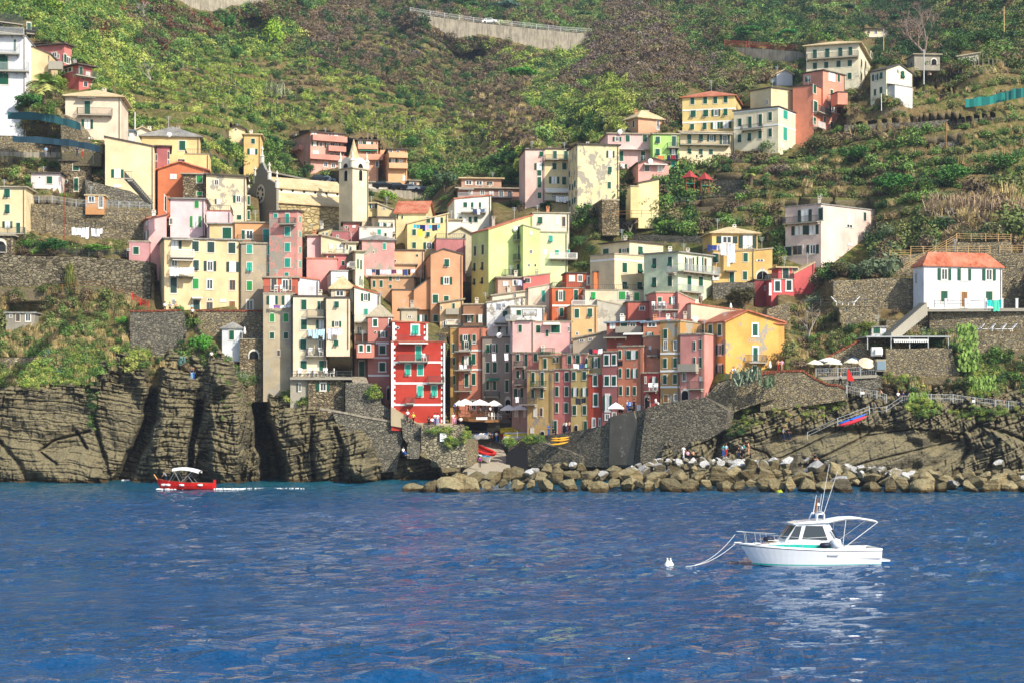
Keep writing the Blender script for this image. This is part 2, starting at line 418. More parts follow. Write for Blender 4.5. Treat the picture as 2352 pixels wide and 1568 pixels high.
px, py = np.meshgrid(np.linspace(-230, 1090, 760), np.linspace(772, 1112, 320))
X, Y, Z = cliff_xyz(px, py, 0)
# tuck the upper and right edges back into the hillside
yt_ = np.interp(px, [-230, 0, 190, 240, 290, 340, 480, 500, 560, 620, 900], [872, 868, 855, 800, 782, 778, 790, 772, 850, 885, 900])+14*vn(px/22, px/50, px*0)
bk = (1-sstep(0, 26, py-yt_))*8+sstep(1055, 1085, px)*8
fx = (Y+bk)/Y; CLL = (X*fx, Y*fx, HC+(Z-HC)*fx); grid_mesh('sea_cliff_of_brown_layered_rock', X*fx, Y*fx, HC+(Z-HC)*fx, M_rockL, smooth=False)
px, py = np.meshgrid(np.linspace(1420, 2600, 680), np.linspace(868, 1112, 250))
X, Y, Z = cliff_xyz(px, py, 1)
bk = (1-sstep(868, 905, py+12*vn(px/40, py/40, px*0)))*6+(1-sstep(1425, 1470, px))*9
fx = (Y+bk)/Y; CLR = (X*fx, Y*fx, HC+(Z-HC)*fx); grid_mesh('sea_cliff_of_grey_slab_rock', X*fx, Y*fx, HC+(Z-HC)*fx, M_rockR, smooth=False)
# ---------------------------------------------------------------- sea
def spaced(a, b, n, ca, cb):
 core = np.linspace(a, b, n); k = np.linspace(0, 1, 40)[1:]
 return np.concatenate([a-(ca)*k[::-1]**2.5, core, b+(cb)*k**2.5])
xs = spaced(-130, 130, 430, 2500, 2500); ys = spaced(52, 262, 420, 1500, 60)
X, Y = np.meshgrid(xs, ys)
Z = np.zeros_like(X); rs = np.random.RandomState(5)
for i in range(26):
 L = 1.5*1.12**(i*.55); a = rs.uniform(-1.0, 1.0)+math.pi/2*.9; k = 2*math.pi/L
 ph = rs.uniform(0, 6.28)
 s_ = np.sin((X*math.cos(a)+Y*math.sin(a))*k+ph+1.2*vn(X/9+i, Y/9, X*0))
 Z += .011*L**.6*(s_+.3*np.cos(2*((X*math.cos(a)+Y*math.sin(a))*k+ph)))
Z *= (.75+.5*vn(X/22, Y/22, X*0))*np.exp(-np.maximum(0, np.abs(X)-150)/60)*(Y < 300)
m, t, b = nodes('sea_water')
p = wpos(t, (.55, 1.15, 1), (0, 0, R(7))); n1 = noise(t, p, 1.25, 4, .62); n2 = noise(t, wpos(t, (.6, 1.3, 1), (0, 0, R(-9))), 3.4, 3, .6); n0 = noise(t, wpos(t), .045, 4, .6)
g = N(t, 'ShaderNodeNewGeometry'); s = N(t, 'ShaderNodeSeparateXYZ'); t.links.new(g.outputs['Position'], s.inputs[0])
mr = N(t, 'ShaderNodeMapRange'); t.links.new(s.outputs[1], mr.inputs[0]); mr.inputs[1].default_value = 172; mr.inputs[2].default_value = 240
ml = N(t, 'ShaderNodeMath', operation='MULTIPLY'); t.links.new(mr.outputs[0], ml.inputs[0]); t.links.new(n0, ml.inputs[1])
c = mixc(t, ramp(t, ml.outputs[0], [(.05, G0), (.6, G1)]), lin('0C4E80', .78), lin('176068', .8))
t.links.new(c, b.inputs['Base Color'])
b.inputs['Roughness'].default_value = .03; b.inputs['IOR'].default_value = 1.33; b.inputs['Specular IOR Level'].default_value = .5
ad = N(t, 'ShaderNodeMath', operation='MULTIPLY_ADD'); t.links.new(n2, ad.inputs[0]); ad.inputs[1].default_value = .35; t.links.new(n1, ad.inputs[2])
pt = N(t, 'ShaderNodeMapRange'); t.links.new(noise(t, wpos(t, (.7, 1, 1)), .035, 3, .6), pt.inputs[0]); pt.inputs[1].default_value = .4; pt.inputs[2].default_value = .6; pt.inputs[3].default_value = .35; pt.inputs[4].default_value = .95
mu = N(t, 'ShaderNodeMath', operation='MULTIPLY'); t.links.new(ad.outputs[0], mu.inputs[0]); t.links.new(pt.outputs[0], mu.inputs[1]); bump(t, b, mu.outputs[0], 1.0, 1.0)
grid_mesh('sea', X, Y, Z, m)
# ---------------------------------------------------------------- shared materials for things
M_wh = plain('white_paint', 'F2F0EA', .6); M_frame = plain('stone_surround', 'D9D2C2', .8)
M_dg = plain('green_shutter', '17563F', .5, k=.9); M_tl = plain('teal_shutter', '2FA089', .5); M_bg = plain('bright_green_shutter', '2A9144', .5)
M_bk = plain('dark_shutter', '23403A', .5); M_wd = plain('brown_wood', '8A6238', .7); M_wdl = plain('pale_wood', 'CDA872', .8)
M_iron = plain('iron', '4A4E4C', .6); M_gal = plain('galvanised', 'B9BDBC', .45, .3); M_slab = plain('concrete', 'A39C8C', .9); M_rust = plain('red_oxide', '8E4A32', .8)
M_dark = plain('dark_inside', '15161A', .9); M_edge = plain('eave', '4B443C', .8); M_bl = plain('blue_paint', '2C68B8', .5)
m, t, b = nodes('window_glass'); b.inputs['Base Color'].default_value = (.03, .04, .05, 1); b.inputs['Roughness'].default_value = .08; M_glass = m
M_cloth = by_object('cloth', .9); M_skin = plain('skin', 'C98F6E', .6)
def roofmat(key, a, b_, c_, sc=2.4):
 m, t, b = nodes(key); p = wpos(t)
 w = N(t, 'ShaderNodeTexVoronoi'); w.inputs['Scale'].default_value = sc; t.links.new(wpos(t, (1.3, .8, 1)), w.inputs['Vector'])
 s = N(t, 'ShaderNodeSeparateColor'); t.links.new(w.outputs['Color'], s.inputs[0])
 n = noise(t, p, .5, 5, .7)
 c = mixc(t, s.outputs[0], lin(a), lin(b_)); c = mixc(t, ramp(t, n, [(.4, G0), (.7, (.8,.8,.8,1))]), c, lin(c_))
 t.links.new(c, b.inputs['Base Color']); b.inputs['Roughness'].default_value = .9; bump(t, b, w.outputs['Distance'], .6, .1)
 b.inputs['Specular IOR Level'].default_value = .15
 MC[key] = m; return m
RM = {'red': roofmat('roof_red', 'BC6A4C', '9A4E38', 'C99478'), 'slate': roofmat('roof_slate', 'A89C86', '8E836F', 'BDB299'),
   'grey': roofmat('roof_grey', '8F8C86', '6E6B66', 'A7A59C'), 'dark': roofmat('roof_dark', '57504A', '453F3A', '6A6258'), 'tan': roofmat('roof_tan', 'C8B289', 'B39C74', 'D8C6A0'),
   'blue': roofmat('roof_blue', '7C8FA3', '5E6E80', '98A8B4')}
SM = stone('stone_house', ['8C7C60', 'A39374', '75664D', 'B8A988', '6A6052'])
SW = stone('stone_wall', ['A39472', 'B3A482', '85785E', 'C4B694', '75695A', '938C7C'], 2.7, '6E6450')
SG = stone('stone_grey', ['7F7B70', '98917E', '65625B', 'A9A18B', '6A665C'], 2.6, '5C584C')
SC = stone('church_stone', ['C2AE7E', 'B7A274', 'CDB98A', 'A79368', 'BFAE86'], .8, '9C8B64')
def wallmat(c, patch=0):
 return {'stone': SM, 'grey_stone': SG, 'church': SC, 'wall': SW}.get(c) or plaster(c, patch)
# ---------------------------------------------------------------- window kinds, unit meshes shared by every copy
WP = {}
def _unit(key, fn, mats):
 mb = MB(); fn(mb); me_o = mb.build(key, mats, origin=(0,0,0)); me = me_o.data; bpy.data.objects.remove(me_o); WP[key] = me
def _frame(mb, t_=.13, y0=-.02, y1=.07):
 for a, b in (((-.5-t_, 0, 0), (-.5, 0, 1)), ((.5, 0, 0), (.5+t_, 0, 1)), ((-.5-t_, 0, 1), (.5+t_, 0, 1+t_*.7)), ((-.5-t_*1.5, 0, -t_*.7), (.5+t_*1.5, 0, 0))):
  mb.box((a[0], -y1, a[2]), (b[0], -y0, b[2]))
 mb.box((-.5, -.02, 0), (.5, .0, 1), 1)
_unit('frame', _frame, [M_frame, M_dark]); _unit('frame_white', lambda mb: _frame(mb, .2), [M_wh, M_dark])
def _leafpair(mb, x0=-.5, x1=.5):
 for a, b in ((x0, (x0+x1)/2-.012), ((x0+x1)/2+.012, x1)):
  mb.box((a, -.075, 0), (b, -.04, 1))
  for k in range(7):
   z = .06+k*.13; mb.box((a+.06, -.095, z), (b-.06, -.07, z+.07))
def _leaf(mb):                                     # one open leaf, hinged at x = 0, folded against the wall
 mb.box((0, -.1, 0), (.5, -.05, 1))
 for k in range(7):
  z = .06+k*.13; mb.box((.06, -.125, z), (.44, -.095, z+.07))
def _vent(mb):                                     # closed pair with the lower panels pushed out
 for a, b in ((-.5, -.012), (.012, .5)):
  mb.box((a, -.075, .5), (b, -.04, 1))
  P = [Vector((a+.03, -.06, .5)), Vector((b-.03, -.06, .5)), Vector((b-.03, -.42, .08)), Vector((a+.03, -.42, .08))]
  mb.prism(P, Vector((0, -.03, -.02)))
  mb.box((a, -.07, 0), (a+.05, -.03, .5)); mb.box((b-.05, -.07, 0), (b, -.03, .5))
def _pane(mb):
 mb.box((-.47, -.035, .03), (.47, -.015, .97), 1)
 for a, b in (((-.5, 0), (-.42, 1)), ((.42, 0), (.5, 1)), ((-.04, 0), (.04, 1)), ((-.42, 0), (.42, .07)), ((-.42, .93), (.42, 1))):
  mb.box((a[0], -.06, a[1]), (b[0], -.02, b[1]))
def _curt(mb):
 _pane(mb); mb.box((-.42, -.055, .08), (-.08, -.04, .93)); mb.box((.1, -.055, .08), (.42, -.04, .93))
def _doorp(mb):
 mb.box((-.5, -.07, 0), (-.015, -.03, 1)); mb.box((.015, -.07, 0), (.5, -.03, 1))
 for a in (-.43, .08):
  for z0, z1 in ((.06, .42), (.5, .93)): mb.box((a, -.09, z0), (a+.35, -.065, z1))
for nm, mt in (('green', M_dg), ('teal', M_tl), ('bright', M_bg), ('dark', M_bk)):
 _unit('pair_'+nm, _leafpair, [mt]); _unit('leaf_'+nm, _leaf, [mt]); _unit('vent_'+nm, _vent, [mt]); _unit('doorp_'+nm, _doorp, [mt])
_unit('doorp_wood', _doorp, [M_wd]); _unit('pane', _pane, [M_wh, M_glass]); _unit('curtain', _curt, [M_wh, M_glass]); _unit('pane_wood', _pane, [M_wd, M_glass])
BOXES = []                                         # what stands where, kept free of scrub
HT = {}
class Face:
 def __init__(s, A, u, n, yaw): s.A, s.u, s.n, s.yaw = A, u, n, yaw
 def hit(s, px, py):                            # the point of this facade seen at (px, py)
  d = Vector(((px-CX)/F, 1, -(py-YH)/F)); o = Vector((0, 0, HC))
  k = (s.A-o).dot(s.n)/d.dot(s.n); return o+d*k
def window(root, f, kind, px, py, wp, hp, sh='green', k=0):
 """kind: c closed, v vented, o open, n no shutters, D door; px,py centre; wp,hp size in photo units"""
 a = f.hit(px-wp/2, py+hp/2); b = f.hit(px+wp/2, py+hp/2); c = f.hit(px, py-hp/2)
 w = max(.25, min(2.6, (b-a).length)); h = max(.3, c.z-a.z); mid = (a+b)/2
 off = mid-wloc(root)
 fr = inst('door' if kind in 'DW' else 'window', WP['frame_white' if k else 'frame'], root, off, f.yaw, (w, 1, h))
 if kind == 'c': inst('shutter', WP['pair_'+sh], fr, (0,0,0))
 elif kind == 'v': inst('shutter', WP['vent_'+sh], fr, (0,0,0))
 elif kind == 'D': inst('door_leaf', WP['doorp_'+sh], fr, (0,0,0))
 elif kind == 'W': inst('door_leaf', WP['doorp_wood'], fr, (0,0,0))
 elif kind == 'n': inst('pane', WP[random.choice(['pane', 'pane', 'curtain', 'pane_wood'])], fr, (0,0,0))
 elif kind in 'oOL':
  inst('pane', WP[random.choice(['pane', 'curtain'])], fr, (0,0,0))
  if kind != 'L': inst('shutter', WP['leaf_'+sh], fr, (.63, 0, 0))
  if kind != 'O': l = inst('shutter', WP['leaf_'+sh], fr, (-.63, 0, 0)); l.scale.x = -1
 return fr
def railing_mb(o, u, n, x0, x1, y, z0, z1, st=.14, r=.02):
 mb = MB()
 mb.obox(o, u, n, x0, x1, y-.025, y+.025, z1-.05, z1); mb.obox(o, u, n, x0, x1, y-.02, y+.02, z0+.05, z0+.09)
 k = max(2, int((x1-x0)/st))
 for i in range(k+1):
  x = x0+(x1-x0)*i/k; mb.obox(o, u, n, x-r, x+r, y-.012, y+.012, z0, z1)
 return mb
def balcony(root, f, x0, x1, yf, yr, style='iron', dep=1.15, slab=M_slab):
 a = f.hit(x0, yf); b = f.hit(x1, yf); c = f.hit((x0+x1)/2, yr)
 L = (b-a).length; hr = max(.75, c.z-(a.z+b.z)/2); z = (a.z+b.z)/2; a.z = z
 mb = MB(); mb.obox(a, f.u, f.n, 0, L, 0.01, dep, -.16, 0)
 for k in range(max(2, int(L/1.6)+1)):
  x = .15+(L-.3)*k/max(1, int(L/1.6)); mb.obox(a, f.u, f.n, x-.07, x+.07, .01, dep*.6, -.42, -.165)
 s = mb.build('balcony', slab, root)
 if style == 'wall':
  q = MB(); q.obox(a, f.u, f.n, 0, L, dep-.12, dep, .002, hr); q.obox(a, f.u, f.n, 0, .12, .01, dep-.122, .002, hr); q.obox(a, f.u, f.n, L-.12, L, .01, dep-.122, .002, hr)
  q.build('parapet', slab, s)
 else:
  q = railing_mb(a, f.u, f.n, 0, L, dep-.05, 0, hr)
  for xx in (0.02, L-.02):
   q.obox(a, f.u, f.n, xx-.02, xx+.02, .02, dep-.05, hr-.05, hr)
   for k in range(1, 6): q.obox(a, f.u, f.n, xx-.015, xx+.015, dep*k/6-.012, dep*k/6+.012, 0, hr-.05)
  q.build('railing', {'iron': M_iron, 'white': M_wh, 'gal': M_gal, 'green': M_dg}[style], s)
 return a, L
def awning(root, f, x0, x1, y0, y1, hexc='EFE9DC', dep=1.1):
 a = f.hit(x0, y0); b = f.hit(x1, y0); c = f.hit((x0+x1)/2, y1); h = a.z-c.z; L = (b-a).length
 mb = MB(); P = [a+f.n*.05, a+f.u*L+f.n*.05, a+f.u*L+f.n*dep+Vector((0,0,-h*.75)), a+f.n*dep+Vector((0,0,-h*.75))]
 mb.prism(P, Vector((0,0,-.05)))
 mb.obox(a+Vector((0,0,-h)), f.u, f.n, 0, L, dep-.03, dep, 0, h*.24)
 mb.build('awning', plain('cloth_'+hexc, hexc, .9), root)
def chimney(roof, p, h=1.3, s=.32, col='D8CDB8'):
 mb = MB(); x, y, z = p
 mb.box((x-s, y-s, z-.7), (x+s, y+s, z+h)); mb.box((x-s-.08, y-s-.08, z+h+.003), (x+s+.08, y+s+.08, z+h+.12))
 for dx in (-s*.8, s*.8):
  mb.box((x+dx-.06, y-s, z+h+.123), (x+dx+.06, y+s, z+h+.34))
 mb.box((x-s-.05, y-s-.05, z+h+.343), (x+s+.05, y+s+.05, z+h+.42))
 mb.build('chimney', plain('chimney_'+col, col, .9), roof)
def house(t, label, col, xs, ys, yb, D, yaw=8, xl=None, d=9, roof='flat', rh=1.6, rc='dark', w='', sh='green', ext=4.5, patch=0, ov=.4, name='house', cat='house', ch=None, pk=.5, side=None, group=None, wk=0, slab=M_slab):
 (xM, xR) = xs; f4 = 588.0*t[0]; g4 = 392.2*t[1]
 cx = lambda x: f4+x/4.0
 cy = lambda y: g4+y/4.0
 pM, pR = cx(xM), cx(xR)
 ya = R(yaw); u = Vector((math.cos(ya), math.sin(ya), 0)); v = Vector((-math.sin(ya), math.cos(ya), 0))
 M = Vector(((pM-CX)/F*D, D, 0))
 def reach(p, dr):
  k = (p-CX)/F; return (k*M.y-M.x)/(dr.x-k*dr.y)
 tR = reach(pR, u); tL = reach(cx(xl), v) if xl is not None else d
 if xl is not None and (tL < 1 or tL > 30): tL = max(3, min(30, abs(tL)))
 Rr = M+u*tR; L = M+v*tL; Bk = M+u*tR+v*tL
 zz = lambda y, P: HC-(cy(y)-YH)/F*P.y
 if not isinstance(ys, tuple): z = zz(ys, M); zt = [z]*4
 elif len(ys) == 2:
  a, b2 = zz(ys[0], M), zz(ys[1], Rr); zt = [a, b2, b2, a]
 else:
  l, a, b2 = zz(ys[0], L), zz(ys[1], M), zz(ys[2], Rr); zt = [a, b2, l+b2-a, l]
 zb = zz(yb, M)-ext
 base = [M, Rr, Bk, L]
 cen = (M+Bk)/2
 root = empty(name, (cen.x, cen.y, zb), label, cat, group)
 HT[label] = root
 BOXES.append((min(pM, pR, cx(xl) if xl is not None else pM), min([cy(q) for q in (ys if isinstance(ys, tuple) else (ys,))]), pR, cy(yb), D, max(p_.y for p_ in base)))
 mb = MB(); B = [Vector((p.x, p.y, zb)) for p in base]; T = [Vector((p.x, p.y, z)) for p, z in zip(base, zt)]
 fs = [(0,1,5,4),(1,2,6,5),(2,3,7,6),(3,0,4,7),(0,3,2,1)]
 vs = B+T
 up = Vector((0,0,1))
 if roof == 'gR':
  P1 = T[0].lerp(T[1], pk); P1.z = zz(rh, P1) if rh > 20 else T[0].z+rh; P2 = P1+v*tL; P2.z = P1.z
  vs += [P1, P2]; fs = [(0,1,5,8,4),(1,2,6,5),(2,3,7,9,6),(3,0,4,7),(0,3,2,1),(4,8,9,7),(8,5,6,9)]
 elif roof == 'gL':
  P1 = T[0].lerp(T[3], pk); P1.z = T[0].z+rh; P2 = P1+u*tR; vs += [P1, P2]
  fs = [(0,1,5,4),(1,2,6,9,5),(2,3,7,6),(3,0,4,8,7),(0,3,2,1),(4,5,9,8),(8,9,6,7)]
 else: fs.append((4,5,6,7))
 mb.add(vs, fs)
 wm = wallmat(col, patch); mb.build('wall', wm, root)
 rm = RM[rc]; rb = MB(); O = [T[0]-u*ov-v*ov, T[1]+u*ov-v*ov, T[2]+u*ov+v*ov, T[3]-u*ov+v*ov]
 if not isinstance(ys, tuple) is False:
  gx = (zt[1]-zt[0])/tR; gy = (zt[3]-zt[0])/tL
  for P, (a, b2) in zip(O, ((-1,-1),(1,-1),(1,1),(-1,1))): P.z += a*ov*gx+b2*ov*gy
 if roof in ('flat', 'shed'):
  O = [P+up*.003 for P in O]; rb.add(O+[P+up*.2 for P in O], [(0,3,2,1),(4,5,6,7),(0,1,5,4),(1,2,6,5),(2,3,7,6),(3,0,4,7)])
  ro = rb.build('roof', rm, root)
 elif roof == 'ter':
  rb = MB(); hp = .9
  for (a, b2, dr, nn) in ((T[0], T[1], u, -v), (T[1], T[2], v, u), (T[3], T[2], u, v), (T[0], T[3], v, -u)):
   Ln = (b2-a).length
   rb.add(railing_mb(a, dr, nn, .03, Ln-.03, -.06, .1, hp, .3).v, [tuple(q) for q in railing_mb(a, dr, nn, .03, Ln-.03, -.06, .1, hp, .3).f])
  cb = MB(); O = [P+up*.003 for P in O]; O = [T[0]-u*.1-v*.1, T[1]+u*.1-v*.1, T[2]+u*.1+v*.1, T[3]-u*.1+v*.1]
  O = [P+up*.003 for P in O]; cb.add(O+[P+up*.1 for P in O], [(0,3,2,1),(4,5,6,7),(0,1,5,4),(1,2,6,5),(2,3,7,6),(3,0,4,7)])
  ro = cb.build('terrace_floor', rm, root); rb.build('railing', M_iron, root)
 elif roof == 'hip':
  O = [P+up*.003 for P in O]; E = [P+up*.16 for P in O]
  a, b2 = tR+2*ov, tL+2*ov
  if a >= b2: q = b2/2; r1 = E[0].lerp(E[3], .5)+u*q; r2 = E[1].lerp(E[2], .5)-u*q; top = [(4,5,9,8),(5,6,9),(6,7,8,9),(7,4,8)]
  else: q = a/2; r1 = E[0].lerp(E[1], .5)+v*q; r2 = E[3].lerp(E[2], .5)-v*q; top = [(4,5,8),(5,6,9,8),(6,7,9),(7,4,8,9)]
  if (r1-r2).length < .05: r2 = r1+u*.05
  r1.z = r2.z = E[0].z+rh
  rb.add(O+E+[r1, r2], [(0,3,2,1),(0,1,5,4),(1,2,6,5),(2,3,7,6),(3,0,4,7)]+top)
  ro = rb.build('roof', rm, root)
 else:
  if roof == 'gR':
   a0, a1, r0, r1 = T[0]-v*ov, T[3]+v*ov, P1-v*ov, P2+v*ov; b0, b1 = T[1]-v*ov, T[2]+v*ov
  else:
   a0, a1, r0, r1 = T[0]-u*ov, T[1]+u*ov, P1-u*ov, P2+u*ov; b0, b1 = T[3]-u*ov, T[2]+u*ov
  for e0, e1 in ((a0, a1), (b0, b1)):
   dn = (e0-r0).normalized()*ov; e0 = e0+dn; e1 = e1+dn
   Q = [e0+up*.01, e1+up*.01, r1+up*.01, r0+up*.01]; rb.add(Q+[P+up*.2 for P in Q], [(0,3,2,1),(4,5,6,7),(0,1,5,4),(1,2,6,5),(2,3,7,6),(3,0,4,7)])
  ro = rb.build('roof', rm, root)
 if ch is None: ch = 1 if (roof in ('hip', 'gR', 'gL', 'flat', 'shed') and random.random() < .5) else 0
 for k in range(ch):
  fx, fy = random.uniform(.2, .8), random.uniform(.35, .7)
  P = M+u*tR*fx+v*tL*fy; z = (zt[0]+zt[1]+zt[2]+zt[3])/4+(rh*.5 if roof[0] in 'hg' and rh < 20 else .2)
  chimney(ro, (P.x, P.y, z), random.uniform(.6, 1.0), .25, random.choice(['D8CDB8', 'C98A62', 'E8E2D4', 'B9AF9E']))
 if roof in ('flat', 'hip', 'gR', 'shed') and random.random() < .45:
  P = M+u*tR*random.uniform(.15, .85)+v*tL*.5; z = max(zt)+(rh if roof == 'hip' and rh < 20 else 0); h_ = random.uniform(1.4, 2.4); q = MB(); q.tube([(P.x, P.y, z-.8), (P.x, P.y, z+h_)], .035, 5)
  for k in range(4): q.box((P.x-.45+.07*k, P.y-.02, z+h_-.1-.16*k), (P.x+.45-.07*k, P.y+.02, z+h_-.07-.16*k))
  q.build('antenna', M_gal, root)
 if random.random() < .07 and tR > 4:
  P = M+u*tR*random.uniform(.2, .8)-v*.45; z = min(zt)-.2+.5; q = MB(); q.lathe((0,0,0), [(.05, .12), (.3, .05), (.45, -.02), (.44, -.04), (.05, .08)], 10); q.v = [(P.x+x, P.y-zz_, z+y) for x, y, zz_ in q.v]; q.tube([(P.x, P.y, z), (P.x, P.y+.5, z-.3)], .03, 4); q.build('satellite_dish', M_wh, root)
 fR = Face(M, u, -v, ya); fL = Face(M, -v, -u, ya-math.pi/2)
 if tR > 3 and (yb-(ys if not isinstance(ys, tuple) else ys[0])) > 150:
  dp = MB(); q = M+u*(tR-.25)-v*.12; zr = zt[1]-.1
  dp.tube([q+up*zr, q+up*(zb+1)], .06, 5); dp.build('drainpipe', plain('pipe_'+random.choice(['a', 'b']), random.choice(['7A6A58', 'A59B8B']), .6), root)
 for it in w.split(';'):
  s = it.split()
  if not s: continue
  k = s[0]; a = [float(q) for q in s[1:] if q.replace('.', '').replace('-', '').isdigit()]; ex = [q for q in s[1:] if not q.replace('.', '').replace('-', '').isdigit()]
  sc = sh
  if k == 't': k, sc = 'c', 'teal'
  if k == 'g': k, sc = 'c', 'bright'
  if k == 'T': k, sc = 'v', 'teal'
  if k in 'cvonOLDW' or k == 'V':
   if k == 'V': k, sc = 'v', 'teal'
   px_, py_ = cx(a[0]), cy(a[1]); wp = (a[2] if len(a) > 2 else 38)/4; hp = (a[3] if len(a) > 3 else 62)/4
   if k in 'oOL': pass
   f = fL if (xl is not None and a[0] < xM) else fR
   window(root, f, k, px_, py_, wp, hp, sc, wk)
  elif k == 'R':
   f = fR; c_ = f.hit(cx(a[0]), cy(a[1])); r_ = a[2]/4/F*D
   mb = MB(); P = [c_+f.n*.02+f.u*r_*math.cos(i*math.pi/8)+up*r_*math.sin(i*math.pi/8) for i in range(16)]
   Q = [c_+(p_-c_)*.72+f.n*.06 for p_ in P]; mb.prism(P, f.n*.05); mb.prism(Q, f.n*.04, 1); mb.build('window', [M_wh, M_glass], root)
  elif k == 'A':
   f = fL if (xl is not None and a[0] < xM) else fR
   c_ = f.hit(cx(a[0]), cy(a[1]+a[3]/2)); ww = a[2]/4/F*D/2; hh = a[3]/4/F*D
   P = [c_-f.u*ww, c_+f.u*ww]+[c_+f.u*ww*math.cos(i*math.pi/8)+up*(hh-ww+ww*math.sin(i*math.pi/8)) for i in range(9)]
   mb = MB(); mb.prism([p_+f.n*.01 for p_ in P], f.n*.03); mb.prism([c_+(p_-c_)*.8+f.n*.045 for p_ in P], f.n*.03, 1)
   mb.build('door', [M_frame, M_dark], root)
  elif k == 'b':
   mid = (a[0]+a[1])/2; f = fL if (xl is not None and mid < xM) else fR
   balcony(root, f, cx(a[0]), cx(a[1]), cy(a[2]), cy(a[3]), ex[0] if ex else 'iron', dep=(float(a[4]) if len(a) > 4 else 1.1), slab=slab)
  elif k == 'a':
   mid = (a[0]+a[1])/2; f = fL if (xl is not None and mid < xM) else fR
   awning(root, f, cx(a[0]), cx(a[1]), cy(a[2]), cy(a[3]), ex[0][1:] if ex else 'EFE9DC')
  elif k == 's':
   for f, x0, x1 in ((fR, pM, pR),)+(((fL, cx(xl), pM),) if xl is not None else ()):
    c_ = fR.hit(pM, cy(a[0])); z = c_.z
    o0 = M.copy(); o0.z = z
    Ln = tR if f is fR else tL
    q = MB(); q.obox(o0 if f is fR else L+up*z, f.u, f.n, .02, Ln-.02, .004, .06, -.14, .14); q.build('string_course', M_wh, root)
  elif k == 'Q':
   zq = fR.hit(pM, cy(a[0])).z; h_ = .4
   for e in (0, 1):
    q = MB(); kk = 0; z = zt[0]-.1
    while z > zq:
     ww = .55 if kk % 2 else .3
     q.obox(M+up*z, u, -v, *((-.03, ww) if e == 0 else (tR-ww, tR+.03)), .0, .05, -h_, 0)
     z -= h_; kk += 1
    q.build('quoin_strip', M_wh, root)
 return root
def laundry(t, x0, x1, y, D, label, cols, h=.9, cat='washing', drop=1, seed=1):
 """washing pegged on a line: thing > line, one garment per child"""
 rnd = random.Random(seed)
 a = WT(t, x0, y, D); b = WT(t, x1, y, D); b.z = a.z*.3+b.z*.7
 root = empty('clothesline', (a+b)/2, label, cat)
 L = (b-a).length; u = (b-a).normalized()
 mb = MB(); mb.tube([a+u*L*k/6-Vector((0,0,.12*math.sin(math.pi*k/6))) for k in range(7)], .012, 4); mb.build('line', M_iron, root)
 x = .05; i = 0
 while x < L-.2:
  ww = min(rnd.uniform(.35, .95), L-x); hh = h*rnd.uniform(.55, 1.1); c = cols[i % len(cols)]
  g = MB(); nx = 5; P = []
  sag = lambda q: -.12*math.sin(math.pi*q/L)
  for j in range(4):
   for k in range(nx+1):
    q = x+ww*k/nx; dy = .05*math.sin(k*2.1+i+j*.7)
    P.append(a+u*q+Vector((0, dy-.02*j, sag(q)-hh*j/3-(.06*math.sin(k*1.7+i) if j == 3 else 0))))
  nv = len(P); P2 = [p_+Vector((0, .012, 0)) for p_ in P]; fs = []
  for j in range(3):
   for k in range(nx):
    q = j*(nx+1)+k; fs.append((q, q+1, q+nx+2, q+nx+1)); fs.append((q+nv, q+nx+1+nv, q+nx+2+nv, q+1+nv))
  g.add(P+P2, fs); o = g.build('garment', M_cloth, root, fix=False); o.color = lin(c)
  x += ww+rnd.uniform(.02, .1); i += 1
 return root
# ---------------------------------------------------------------- the houses, from the far hillside down to the harbour
Z00, Z10, Z20, Z30, Z01, Z11, Z21, Z31, Z02, Z12, Z22, Z32 = [(i, j) for j in (0, 1, 2) for i in (0, 1, 2, 3)]
def AB(*a, **k): return house(*a, name='apartment_building', cat='apartment building', **k)
# upper left
AB(Z00, 'cream apartment block with broad dark eaves behind the white block, left edge', 'F3DDB0', (-420, 325), 205, 420, 303, yaw=35, d=10, rc='dark', ov=1.0, rh=1.2, roof='hip', w='c 265 262 35 95;c 12 270 30 80;c 265 358 35 60;b 225 330 318 262 iron;b -100 190 215 140 iron;b -200 180 300 270 iron', ext=8)
AB(Z00, 'tall bright white block with curved balconies at the left edge', 'F6F7FA', (-330, 238), 325, 925, 285, yaw=6, rc='grey', ov=.1, d=9, w='D 30 600 85 200;c 35 730 85 95;c 138 420 18 105;b -60 185 502 405 gal;b -60 270 660 585 gal;b -200 225 322 262 gal', ext=8, patch=0)
house(Z00, 'blank cream gabled house between the white block and the red houses', 'F6D49C', (238, 465), 500, 700, 291, yaw=4, d=7, roof='gR', rh=432, pk=.25, rc='dark', ov=.15, w='b 455 580 640 575 wall', ext=10)
AB(Z00, 'salmon red house with a flat overhanging roof, the upper one beside the palm', 'E0847C', (590, 660), 410, 640, 303, yaw=70, xl=265, rc='dark', ov=.6, w='n 500 505 40 45;n 535 520 18 40;D 597 540 22 70;n 625 560 34 60', ext=6)
house(Z00, 'lower rose red house with a wraparound balcony above the hipped cream house', 'D0686A', (725, 845), 600, 835, 297, yaw=50, xl=565, rc='dark', ov=.8, w='n 628 643 70 45;D 742 665 30 85;n 808 690 34 45;n 785 778 34 42;n 850 795 30 30;b 665 850 705 655 iron', ext=5)
house(Z00, 'cream house with a hipped slate roof and one long balcony, above the green netting', 'F7DFC0', (600, 1112), 890, 1300, 281, yaw=6, roof='hip', rh=1.9, rc='tan', d=10, ov=.7, w='c 803 990 52 118;o 803 1143 46 85;b 715 1035 1062 1000 iron;a 720 885 893 908', ext=6, ch=1)
house(Z00, 'small cream gabled house half hidden behind the roof of the blank cream house', 'F3E4C4', (1215, 1400), 1215, 1300, 300, yaw=6, roof='gR', rh=1173, rc='tan', d=7, w='n 1180 1240 20 35;n 1250 1240 24 30')
